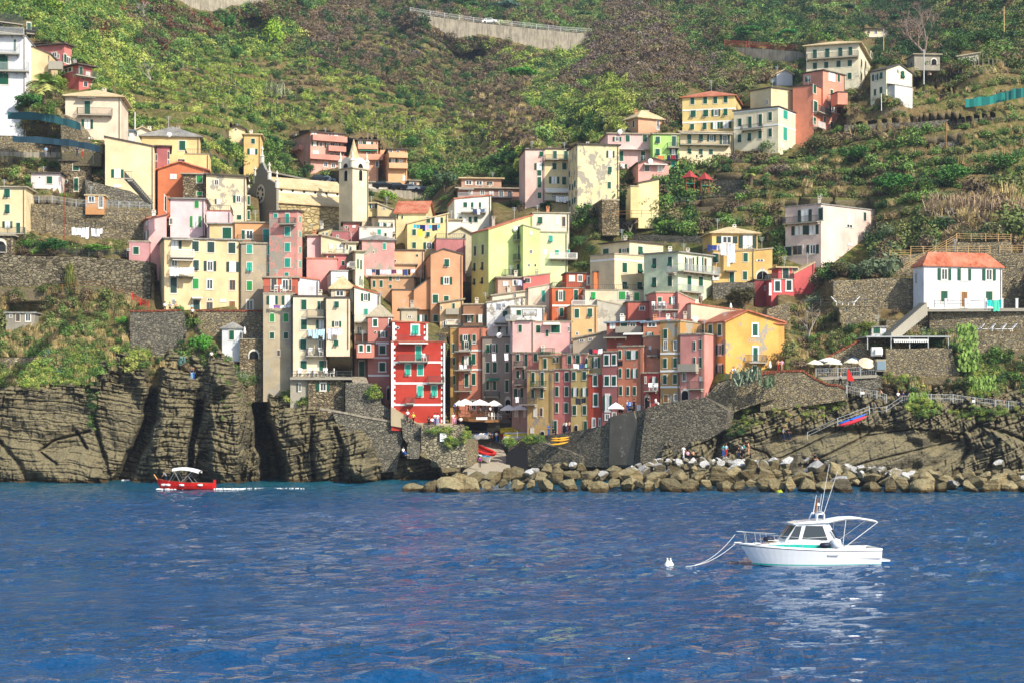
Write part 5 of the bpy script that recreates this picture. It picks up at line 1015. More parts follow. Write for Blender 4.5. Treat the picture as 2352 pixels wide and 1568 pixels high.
wall(Z12, 'sunlit stone bastion with a white notice board beside the slipway', [(1520,765),(1905,762),(1918,900),(1940,1150),(1700,1160),(1515,1010)], D=238, mat=stone('stone_wall_c', ['A3997F', 'B3A88C', '857C68', 'C4B897', '77705F'], 1.8), thick=5)
wall(Z12, 'stone base wall between the sea steps and the red house', [(1335,700),(1480,750),(1530,770),(1515,1010),(1420,980),(1350,880)], D=239.2, mat=SG, thick=4)
wall(Z12, 'beige plinth wall under the red corner house', [(1240,592),(1480,742),(1800,752),(1800,800),(1420,800),(1240,770)], D=239.3, mat=plaster('C9B48E'), thick=.1+3, name='plinth_wall', cat='wall')
wall(Z12, 'rubble stone side wall of the slipway right of the bastion', [(1905,880),(2040,905),(2045,1110),(1940,1150),(1935,1000)], D=(239, 247), thick=3)
# slipway, square and harbour street as paved ground
def sheet(name, pts, mat, thick=.4, kind='structure', label=None):
 mb = MB(); mb.prism([Vector(p_) for p_ in pts], Vector((0,0,-thick))); o = mb.build(name, mat); tag(o, kind=kind); return o
sheet('slipway', [WT(Z12,1900,1190,240), WT(Z12,2352,1200,238), WT(Z12,2352,1190,238.5), WT(Z12,2310,1060,250), WT(Z12,2230,915,262), WT(Z12,2040,900,262), WT(Z12,2020,1030,252)], M_ramp, 2)
sheet('harbour_square', [WT(Z12,1900,905,261), WT(Z12,2260,920,261.5), WT(Z12,2500,905,262), WT(Z12,2500,760,276), WT(Z12,1800,740,279)], M_pave, 3)
wall(Z22, 'concrete quay block with a dark boat cave under the parked boats', [(-35,905),(150,890),(230,905),(640,1060),(640,1150),(-40,1150)], D=(246, 240), mat=M_quay, thick=5, name='quay_block', cat='quay')
mb = MB(); P0 = [WT(Z22, x, y, 244.6) for x, y in ((-55,1200),(-55,1050),(-30,1000),(20,975),(80,965),(140,985),(150,1150),(150,1200))]; mb.prism(P0, Vector((0,-.6,0)));
tag(mb.build('boat_cave', M_dark), 'dark arched boat cave mouth in the quay right of the slipway', 'cave')
wall(Z22, 'stained, shade-darkened concrete quay wall climbing to the right under the harbour row', [(150,900),(285,858),(520,830),(690,800),(850,765),(900,690),(1170,630),(1230,612),(1240,800),(1180,1000),(1180,1150),(560,1150),(400,1080),(200,1000)], D=(246.5, 234.5), mat=M_quay, thick=2.5, name='quay_wall', cat='quay wall')
wall(Z22, 'streaky brown concrete facing in the middle of the quay wall', [(900,695),(1120,645),(1150,760),(1110,1130),(890,1130)], D=(237.9, 235.0), mat=plaster('7C7464', .5), thick=.3, name='quay_facing', cat='quay wall')
wall(Z22, 'dark stone quay wall with rock pillars right of the concrete quay', [(1232,612),(1360,570),(1770,513),(1870,560),(1990,640),(1960,800),(1800,900),(1640,960),(1480,1060),(1180,1150),(1180,1000)], D=(234.2, 229.5), mat=M_quay, thick=3)
wall(Z22, 'stone wall with a sloping red brick ramp under the orange yellow corner house', [(1770,515),(1890,380),(2050,332),(2420,292),(2420,520),(2050,640),(1870,600)], D=(233.5, 231), thick=5, coping=[(2150,322),(2420,292)])
wall(Z32, 'rough stone wall with a curving red coping below the umbrella terrace', [(-70,285),(320,272),(440,350),(550,398),(640,405),(715,440),(720,530),(560,560),(260,600),(-70,640)], D=(232, 230), coping=[(-70,285),(320,272),(440,350),(550,400),(650,408),(715,440)])
wall(Z32, 'high stone retaining wall under the awning bar at the right', [(1085,62),(1690,60),(1712,205),(1790,330),(1500,350),(1050,310),(1085,200)], D=(233, 232))
wall(Z32, 'stone wall behind the umbrella terrace topped by a long diagonal coping', [(420,215),(560,145),(850,0),(930,10),(930,150),(1085,205),(1085,300),(440,330)], D=(237, 236), coping=[(520,165),(620,112),(850,-4)])
wall(Z32, 'grey stone footing of the umbrella terrace', [(440,325),(1000,300),(1050,310),(1050,430),(720,430),(560,400)], D=(233, 232.5), mat=SG)
wall(Z31, 'long stone wall below the garden left of the white villa', [(600,1010),(1000,992),(1338,990),(1340,1290),(1020,1290),(600,1250)], D=(248, 247))
wall(Z31, 'stone terrace wall under the two white sun loungers', [(648,1250),(1015,1247),(1022,1440),(700,1465)], D=(242.5, 242))
wall(Z31, 'tall stone wall carrying the terrace of the white villa', [(1480,1290),(2452,1268),(2460,1490),(1490,1495)], D=(240.5, 238.5))
wall(Z31, 'lower stone wall under the four white lounge beds', [(1835,1495),(2452,1490),(2460,1650),(1850,1700)], D=(237, 235.5))
wall(Z31, 'stepped stone walls behind the white villa', [(1112,800),(1312,772),(1540,740),(1740,655),(2240,655),(2260,760),(2452,750),(2460,1290),(1335,1290),(1335,990),(1112,980)], D=(259, 257), thick=6)
wall(Z31, 'pale stone wall above the small orange extension', [(-10,1272),(195,1205),(210,1395),(-10,1405)], D=(246, 246))
wall(Z31, 'stone wall beside the long grey sea stairs', [(1085,1372),(1220,1372),(1480,1250),(1490,1480),(1160,1500),(1085,1480)], D=(241.5, 241))
wall(Z21, 'dark garden wall below the wooden railing and ruined hut', [(820,440),(1370,430),(1390,560),(820,572)], mat=SG)
wall(Z21, 'long dark terrace wall above the cream awning house', [(1100,592),(1830,600),(1830,685),(1110,662)], mat=SG)
wall(Z21, 'sandy plastered garden wall under the grassy ledge', [(1640,335),(2000,325),(2005,395),(1640,402)], mat=plaster('B9A27C'))
wall(Z21, 'grey dry stone wall beside the little playground', [(1800,85),(2150,82),(2110,235),(1820,235)], mat=SG)
wall(Z21, 'brown stone wall between the mustard house and the dark bushes', [(1842,1030),(2230,1025),(2225,1200),(1850,1200)], D=(262, 261), mat=SG)
wall(Z11, 'grey retaining wall under the parked cars on the hill road', [(1035,163),(1580,198),(1612,240),(1600,300),(1400,280),(1035,200)], D=(344, 346), mat=M_conc)
wall(Z11, 'stone retaining wall below the left part of the hill road', [(-160,-20),(200,30),(420,92),(620,135),(760,150),(760,180),(600,170),(400,120),(-160,30)], D=(338, 344), mat=M_conc)
wall(Z10, 'huge curved concrete road wall high on the hillside', [(1416,118),(1600,150),(2000,210),(2352,244),(2800,295),(3082,314),(3060,350),(2920,470),(2850,500),(2700,480),(2352,400),(2250,370),(2050,330),(1850,380),(1700,300),(1560,220)], D=(RWD(1416), RWD(3082)), mat=M_conc, name='road_wall', cat='road wall')
wall(Z20, 'smaller concrete road wall with a red parapet on the far right slope', [(1990,435),(2352,455),(2680,480),(2680,560),(2600,575),(2352,585),(2230,560),(2100,500)], D=(455, 440), mat=M_conc, name='road_wall', cat='road wall')
wall(Z00, 'beige concrete road wall at the very top left of the hillside', [(1500,-60),(2500,-60),(2500,20),(2150,60),(1950,125),(1800,90),(1640,20)], D=(462, 500), mat=M_conc, name='road_wall', cat='road wall')
wall(Z30, 'dark dry stone terrace wall under the dry grass ledges', [(700,1150),(1200,1130),(1640,1100),(2100,1080),(2100,1130),(1600,1190),(1100,1200),(700,1230)], mat=SG)
wall(Z30, 'low terrace wall below the green netting on the right slope', [(1250,860),(1760,800),(1760,830),(1250,895)], mat=SG)
wall(Z30, 'stone field wall with a railing in the middle of the right slope', [(1370,1350),(1600,1310),(1790,1290),(1780,1350),(1400,1375)], mat=SG)
# ---------------------------------------------------------------- the hillside, fitted under and behind the houses
ex = []
def in_poly(px, py, P):
 r = np.zeros(np.shape(px), bool)
 for (ax, ay), (bx, by) in zip(P, P[1:]+P[:1]):
  if ay != by: r ^= ((ay > py) != (by > py)) & (px < (bx-ax)*(py-ay)/(by-ay)+ax)
 return r
for q_ in BOXES:
 if len(q_) > 6: continue
 x0, y0, x1, y1, D, Db = q_
 w = x1-x0
 for fx in ((.5,) if w < 50 else (.15, .85)):
  X_ = x0+w*fx
  if y1 < 900: ex.append((X_, y1+3, D+.5))
  ex.append((X_, y0-4, Db+3))
keep = [tuple(q) for q in WCP]
for e in ex:                                       # thin out near duplicates, keep the farther one
 k = [i for i, q in enumerate(keep) if abs(q[0]-e[0]) < 16 and abs(q[1]-e[1]) < 16]
 if not k: keep.append(e)
 elif e[2] > keep[k[0]][2]: keep[k[0]] = e
refit(keep)
_kp = np.array([(q[0], q[1]) for q in keep])
def NEAR(px, py):
 sh = px.shape; q = np.stack([px.ravel(), py.ravel()], -1); o = np.zeros(len(q))
 for i in range(0, len(q), 20000): o[i:i+20000] = ((q[i:i+20000, None]-_kp[None])**2).sum(-1).min(1)
 return sstep(12, 75, np.sqrt(o)).reshape(sh)
px, py = np.meshgrid(np.linspace(-250, 2600, 620), np.linspace(-110, 1112, 440))
X, Y, Z = hill_xyz(px, py)
P_x = CX+X/Y*F; P_y = YH-(Z-HC)/Y*F
D2 = Y.copy()
for q_ in BOXES:
 x0, y0, x1, y1, D, Db = q_[:6]
 m_ = (P_x > x0-2) & (P_x < x1+2) & (P_y > y0-1) & (P_y < y1-2)
 if len(q_) > 6: m_ &= in_poly(P_x, P_y, q_[6])
 fr = np.clip((y1-P_y)/(y1-y0), 0, 1)
 D2 = np.where(m_, np.maximum(D2, D+1.2+(Db-D)*np.minimum(1, fr*1.15)), D2)
for q_ in BOXES:
 if len(q_) < 7 or q_[3] > 925: continue
 W_ = q_[6]; x0, x1 = q_[0], q_[2]; m_ = (P_x > x0) & (P_x < x1) & (P_y > q_[1]) & (P_y < q_[3]+45)
 if not m_.any(): continue
 ix = np.where(m_); X_ = P_x[ix]; yb_ = np.full(X_.shape, -1e9)
 for (ax, ay), (bx, by) in zip(W_, W_[1:]+W_[:1]):
  if abs(ax-bx) < 1e-6: continue
  k_ = (X_-ax)/(bx-ax); yb_ = np.where((k_ >= 0) & (k_ <= 1), np.maximum(yb_, ay+k_*(by-ay)), yb_)
 dw = q_[7][0]+(q_[7][1]-q_[7][0])*(X_-x0)/(x1-x0); hit_ = (P_y[ix] >= yb_-5) & (P_y[ix] < yb_+30)
 D2[ix] = np.where(hit_, np.minimum(D2[ix], dw-.5), D2[ix])
cl = sstep(880, 960, py); D2 = D2+cl*(3.0+13*((P_x < 920) | (P_x > 1500)))
kk = D2/Y
HX, HY, HZ = X*kk, D2, HC+(Z-HC)*kk
grid_mesh('hillside', HX, HY, HZ, M_soil)
# lookups: where on the slope a thing seen at (px, py) stands
_o = np.argsort(P_y, axis=None)
def ground(px_, py_):
 D = float(Dmap(np.array([px_]), np.array([py_]))[0]); return W(px_, py_, D)
# ---------------------------------------------------------------- breakwater boulders
M_bd = rock_mat('boulder_rock', '8E7D58', 'A08D66', 'BEAB80', '443C2C', 0)
M_bw = rock_mat('boulder_white', '8A7E66', '9E9276', 'B6AA8C', '4A4334', 0)
t = M_bw.node_tree; b = t.nodes['Principled BSDF']; lk = b.inputs['Base Color'].links[0].from_socket; g = N(t, 'ShaderNodeNewGeometry'); s = N(t, 'ShaderNodeSeparateXYZ'); t.links.new(g.outputs['Normal'], s.inputs[0])
ad = N(t, 'ShaderNodeMath', operation='MULTIPLY_ADD'); t.links.new(noise(t, wpos(t), .9, 5, .7), ad.inputs[0]); ad.inputs[1].default_value = .75; t.links.new(s.outputs[2], ad.inputs[2])
t.links.new(mixc(t, ramp(t, ad.outputs[0], [(.74, G0), (.88, G1)]), lk, lin('EDEBE6')), b.inputs['Base Color'])
for m in (M_bd, M_bw):
 t = m.node_tree; b = t.nodes['Principled BSDF']; lk = b.inputs['Base Color'].links[0].from_socket; hv = N(t, 'ShaderNodeHueSaturation'); mr = N(t, 'ShaderNodeMapRange'); t.links.new(N(t, 'ShaderNodeObjectInfo').outputs['Random'], mr.inputs[0])
 mr.inputs[3].default_value = .62; mr.inputs[4].default_value = 1.35; t.links.new(mr.outputs[0], hv.inputs['Value']); t.links.new(lk, hv.inputs['Color']); t.links.new(hv.outputs[0], b.inputs['Base Color'])
BM = []
for sd in range(12):
 rr = random.Random(100+sd); bm = bmesh.new(); bmesh.ops.create_icosphere(bm, subdivisions=4, radius=1)
 pl = [(Vector((rr.gauss(0,1), rr.gauss(0,1), rr.gauss(0,.8))).normalized(), rr.uniform(.34, .68)) for _ in range(11)]
 for v_ in bm.verts:
  c0 = v_.co.copy()
  for n_, d_ in pl:
   e = v_.co.dot(n_)-d_
   if e > 0: v_.co -= n_*e*.98
  q = c0*2.1+Vector((sd*7, 0, 0))
  v_.co *= 1+.07*float(fbm(q.x, q.y, q.z, 4))+.02*float(vn(q.x*6, q.y*6, q.z*6))
  v_.co.z *= .82
 for mt in (M_bd, M_bw):
  me = bpy.data.meshes.new('boulder'); bm.to_mesh(me); me.materials.append(mt); BM.append(me)
 bm.free()
ORD = ['first','second','third','fourth','fifth','sixth','seventh','eighth','ninth','tenth','eleventh','twelfth','thirteenth','fourteenth','fifteenth','sixteenth','seventeenth','eighteenth','nineteenth','twentieth']
def ordn(i):
 if i < 20: return ORD[i]
 tens = ['twenty', 'thirty', 'forty', 'fifty', 'sixty', 'seventy', 'eighty'][(i+1)//10-2]
 return {'0': {'twenty':'twentieth','thirty':'thirtieth','forty':'fortieth','fifty':'fiftieth','sixty':'sixtieth','seventy':'seventieth'}.get(tens, tens)}.get(str((i+1) % 10), tens+'-'+ORD[(i+1) % 10-1])
rb_ = random.Random(11)
def brow(nm, x, x1, top, D, smin, smax, white, zmin=-.5, fill=1.0):
 i = 0
 while x < x1:
  s = rb_.uniform(smin, smax)*rb_.choice([.6, 1, 1, 1, 1.3]); wP = s*2*F/D*.86*fill
  cx_ = x+wP/2; tp = top(cx_)
  d = D+rb_.uniform(-1.2, 1.2); z1 = HC-(tp-YH)/F*d
  if tp < 1300:
   sz = s*rb_.uniform(.75, 1.1); zc = max(zmin, z1-sz*.7)
   wht = rb_.random() < white(cx_)
   size = 'huge' if s > smax*.82 else 'big' if s > (smin+smax)/2 else 'small'
   o = inst('boulder', BM[2*rb_.randrange(12)+(1 if wht else 0)], None, ((cx_-CX)/F*d, d, zc), (rb_.uniform(-.5,.5), rb_.uniform(-.5,.5), rb_.uniform(0, 6.28)), (s*rb_.uniform(.9,1.2), s, sz))
   tag(o, '%s %s boulder, %s from the left in the %s row of the breakwater' % (size, 'pale grey' if wht else 'tan brown', ordn(i), nm), 'boulder', 'boulders of the breakwater')
   i += 1
  x += wP*rb_.uniform(.68, .88)
topl = lambda pts: (lambda x: float(np.interp(x, [q[0] for q in pts], [q[1] for q in pts])))
brow('waterline', 925, 2420, topl([(925,1112),(1000,1100),(1100,1098),(1300,1095),(1500,1100),(1800,1096),(2100,1100),(2400,1098)]), 207.5, 1.0, 1.9, lambda x: .03)
brow('second', 985, 2420, topl([(985,1098),(1050,1080),(1150,1076),(1300,1075),(1500,1076),(1700,1070),(1900,1078),(2100,1085),(2400,1084)]), 210.5, .9, 1.75, lambda x: .1 if x < 1480 else .22)
brow('third', 1150, 2420, topl([(1060,1085),(1150,1072),(1260,1066),(1300,1058),(1370,1070),(1480,1062),(1560,1052),(1700,1056),(1850,1052),(1960,1066),(2100,1078),(2400,1076)]), 213.5, .7, 1.3, lambda x: .25 if x < 1480 else (.6 if x < 2040 else .3))
brow('topmost', 1460, 2045, topl([(1460,1064),(1520,1050),(1640,1050),(1750,1052),(1830,1045),(1900,1058),(2045,1075)]), 216, .6, 1.05, lambda x: .85)
brow('rearmost', 1160, 2420, topl([(1160,1082),(1400,1078),(1480,1068),(1700,1062),(1900,1060),(2040,1078),(2420,1080)]), 219.5, .8, 1.3, lambda x: .3, -.3, 1.1)
o = inst('boulder', BM[1], None, WT(Z32, 265, 1130, 213), (.2, .1, 1), (1.0, .9, 1.9)); tag(o, 'tall pointed white boulder sticking up from the top of the breakwater', 'boulder')
o = inst('boulder', BM[5], None, WT(Z32, 2110, 1130, 215), (.2, .1, 2), (1.4, 1.1, .9)); tag(o, 'large smooth white boulder on the breakwater at the far right', 'boulder')
o = inst('boulder', BM[9], None, WT(Z12, 1645, 1120, 236), (.2, .3, 2), (1.1, 1.0, .95)); tag(o, 'square white boulder lying on the dark rock under the bastion', 'boulder')
m_y = plain('algae', 'A8B030', .9); me = BM[6].copy(); me.materials.clear(); me.materials.append(m_y)
o = inst('boulder', me, None, WT(Z32, 95, 1375, 205.2), (0, 0, 1), (1.1, .7, .55)); tag(o, 'low boulder covered in bright yellow green weed at the waterline', 'boulder')
# ---------------------------------------------------------------- boats
def hull_mesh(L, Bm, Hb, Hs, draft=.3, bow_rake=.9, n=14, fl=.72, tr=.75, thick=.06, sheer=.0):
 """hull along +x (bow at +x); returns rings of (x, halfwidth, z) plus inner skin"""
 rings = []
 for i in range(n+1):
  k = i/n; x = -L/2+L*k
  hw = Bm/2*(1-max(0, (k-.45)/.55)**2.2)*(tr+(1-tr)*min(1, k/.35))
  top = Hs+(Hb-Hs)*k**2.2
  rk = bow_rake*max(0, k-.75)/.25
  pr = [(0, -draft), (.45, -draft*.85), (fl, 0), (.9, top*.45), (1, top)]
  row_ = []
  for j, (w_, z_) in enumerate(pr):
   zz = z_+(draft*.9*max(0, (k-.8)/.2) if z_ < 0 else 0)
   xx = x-rk*(1-(z_+draft)/(top+draft))*.8
   row_.append((xx, hw*w_*(1 if w_ else 0), zz))
  rings.append(row_)
 return rings
def hull(L, Bm, Hb, Hs, **kw):
 mb = MB(); rg = hull_mesh(L, Bm, Hb, Hs, **kw); m5 = 5; n = len(rg)
 for s in (1, -1):
  vs = [(x, s*y, z) for r_ in rg for x, y, z in r_]
  fs = [(i*m5+j, i*m5+j+1, (i+1)*m5+j+1, (i+1)*m5+j) for i in range(n-1) for j in range(m5-1)]
  mb.add(vs, fs)
  inn = [[(x, s*max(0, y-.07), z) for x, y, z in (r_[4], (r_[2][0], r_[2][1], max(.05, r_[2][2])))] for r_ in rg]
  vs = [q for r_ in inn for q in r_]; mb.add(vs, [(i*2, (i+1)*2, (i+1)*2+1, i*2+1) for i in range(n-1)], 1)
  vs = []
  for r_, q in zip(rg, inn): vs += [(r_[4][0], s*r_[4][1], r_[4][2]), q[0]]
  mb.add(vs, [(i*2, i*2+1, (i+1)*2+1, (i+1)*2) for i in range(n-1)], 2)
 t0 = rg[0]; mb.add([(x, y, z) for x, y, z in t0]+[(x, -y, z) for x, y, z in t0[::-1]], [tuple(range(10))])
 vs = []
 for r_ in rg: vs += [(r_[2][0], max(0, r_[2][1]-.07), .06), (r_[2][0], -max(0, r_[2][1]-.07), .06)]
 mb.add(vs, [(i*2, (i+1)*2, (i+1)*2+1, i*2+1) for i in range(n-1)], 1)
 return mb
def loc_build(mb, name, mats, root, smooth=False):
 """mesh given in the thing's own frame"""
 b0 = wloc(root); mb.v = [tuple(Vector(v_)+b0) for v_ in mb.v]
 return mb.build(name, mats, root, smooth=smooth)
def rowboat(label, loc, rz, L, c_out, c_in, c_rim, tilt=(0, 0), cover=None, group=None, upside=False):
 r = empty('rowing_boat', loc, label, 'boat', group); r.rotation_euler = (tilt[0]+(math.pi if upside else 0), tilt[1], rz)
 loc_build(hull(L, L*.34, .75, .55, draft=.12), 'hull', [plain('pt_'+c_out, c_out, .5), plain('pt_'+c_in, c_in, .6), plain('pt_'+c_rim, c_rim, .6)], r)
 if cover:
  mb = MB(); nx = 10
  for i in range(nx+1):
   k = i/nx; x = -L/2+L*k*.97; hw = L*.17*(1-max(0, (k-.45)/.55)**2.2)*(.75+.25*min(1, k/.35))+.03; zt = .55+.2*k**2.2
   mb.v += [(x, -hw, zt-.12), (x, -hw, zt+.02), (x, 0, zt+.22), (x, hw, zt+.02), (x, hw, zt-.12)]
  for i in range(nx):
   for j in range(4): mb.f.append((i*5+j, (i+1)*5+j, (i+1)*5+j+1, i*5+j+1)); mb.m.append(i % 2)
  loc_build(mb, 'cover', [plain('pt_'+cover[0], cover[0], .8), plain('pt_'+cover[1], cover[1], .8)], r)
 else:
  for k in (-.22, .12):
   mb = MB(); mb.box((k*L-.1, -L*.15, .38), (k*L+.1, L*.15, .42)); loc_build(mb, 'thwart', plain('pt_'+c_rim, c_rim, .6), r)
 return r
q8 = lambda x, y: (1022.1+x/8.0, 907.3+y/8.0)
def W8(x, y, D): return W(*q8(x, y), D)
rowboat('turquoise rowing boat on the edge of the harbour square behind the bastion', W8(450, 600, 262), .1, 4.6, '5CC6DE', '3F9FC4', 'D8EEF2')
rowboat('brown wooden boat with a pale hull below the restaurant deck', W8(740, 660, 264), -.5, 5.2, 'C9C2B4', '8A6A4A', '7A5638', (.12, 0))
rowboat('left one of the two boats under blue striped covers', W8(500, 800, 258), -.7, 4.3, 'D5D8DA', '8090A0', 'E8E8E8', (.05, 0), ('2F5FA8', 'F0F2F4'))
rowboat('right one of the two boats under blue striped covers, by the walking couple', W8(660, 790, 257.5), -.35, 4.2, 'C8CCCE', '8090A0', 'E8E8E8', (-.05, 0), ('F0F2F4', '2F5FA8'))
rowboat('bright blue rowing boat against the wall under the lower terrace', W8(1060, 620, 267), 3.3, 5.4, '3A8FC8', '2C6EA8', 'D9E6EC', (.25, .05))
rowboat('pale green rowing boat stacked right of the bright blue boat', W8(1230, 640, 263), 3.3, 5.2, 'DCE5D8', '9FB0A0', 'A8C8B8', (.1, 0))
rowboat('white boat turned keel up on the top of the boat rack', W8(1400, 690, 256), .05, 5.0, 'E9EAEA', 'C8C8C8', 'D8D8D8', upside=True)
rowboat('yellow kayak like dinghy beside the upturned white boat', W8(1230, 680, 257.5), .1, 3.6, 'E9D23C', 'C8B020', 'E9D23C', (.4, 0))
rowboat('white boat with a yellow cover under the upturned white boat', W8(1370, 800, 255), .03, 4.8, 'ECECEA', 'B0B0B0', 'DADADA', (0, 0), ('F0E23A', 'E8D830'))
rowboat('dark red boat with its stern to the slipway railing', W8(1170, 800, 256.5), 2.6, 3.8, 'A8322C', '6A2420', 'E8E0D8', (.1, 0))
rowboat('small white rowing boat with a sky blue inside on the slipway', W8(750, 1190, 245.5), -1.1, 3.3, 'E8EAEA', '58BCE4', '6FC8EA', (.1, .12))
def dinghy():
 r = empty('inflatable_dinghy', W8(720, 1060, 248), 'bright red inflatable dinghy leaning on the slipway above the small white boat', 'dinghy'); r.rotation_euler = (.25, .28, -.75)
 mb = MB(); P = [(-1.9, .75, .3), (0, .78, .3), (1.1, .7, .34), (1.8, .4, .45), (2.05, 0, .5), (1.8, -.4, .45), (1.1, -.7, .34), (0, -.78, .3), (-1.9, -.75, .3)]
 mb.tube(P, .25, 10); loc_build(mb, 'tube', plain('dinghy_red', 'D62A22', .4), r, True)
 mb = MB(); mb.box((-1.8, -.7, .12), (1.6, .7, .18)); loc_build(mb, 'floor', plain('dinghy_floor', '7A1C1A', .6), r)
 mb = MB(); mb.box((-1.85, -.6, .1), (-1.75, .6, .6)); loc_build(mb, 'transom', plain('dinghy_floor', '7A1C1A', .6), r)
dinghy()
def kayak(label, a, b_, col, D, dr=.28, group=None):
 A, B = W(*a, D), W(*b_, D); r = empty('kayak', (A+B)/2, label, 'kayak', group); b0 = wloc(r)
 mb = MB(); n = 12; L = (B-A)
 P = []
 for i in range(n+1):
  k = i/n; s_ = math.sin(math.pi*min(1, max(0, k)))**.55
  c_ = A.lerp(B, k)+Vector((0, 0, .16*(1-s_)))
  P.append((c_, max(.02, s_*dr)))
 vs = []; u = L.normalized(); up = Vector((0,0,1)); n2 = u.cross(up)
 for c_, rr in P:
  for j in range(8):
   a_ = 2*math.pi*j/8; vs.append(c_+n2*rr*math.cos(a_)+up*rr*.62*math.sin(a_))
 fs = [(i*8+j, i*8+(j+1) % 8, (i+1)*8+(j+1) % 8, (i+1)*8+j) for i in range(n) for j in range(8)]
 mb.add(vs, fs); mb.build('hull', plain('kayak_'+col, col, .4), r, smooth=True)
 c_ = A.lerp(B, .45); mb = MB(); mb.lathe(c_+Vector((0,0,dr*.5)), [(.2, 0), (.24, .05), (.2, .1)], 8); mb.build('cockpit_rim', M_dark, r)
kayak('uppermost of the three yellow kayaks hanging on the quay wall', TT(Z22, 358, 893), TT(Z22, 528, 880), 'E0A62C', 241.2)
kayak('middle one of the three yellow kayaks hanging on the quay wall', TT(Z22, 355, 912), TT(Z22, 528, 900), 'DDA02A', 241)
kayak('lowest of the three yellow kayaks, tilted up to the right', TT(Z22, 346, 950), TT(Z22, 518, 926), 'E2AA30', 240.8)
kayak('blue kayak racked above the red one on the right cliff', TT(Z32, 642, 760), TT(Z32, 905, 668), '2C6FD0', 226.0, .4)
kayak('red kayak racked under the blue one on the right cliff', TT(Z32, 650, 778), TT(Z32, 912, 690), 'E23A4C', 225.4, .46)
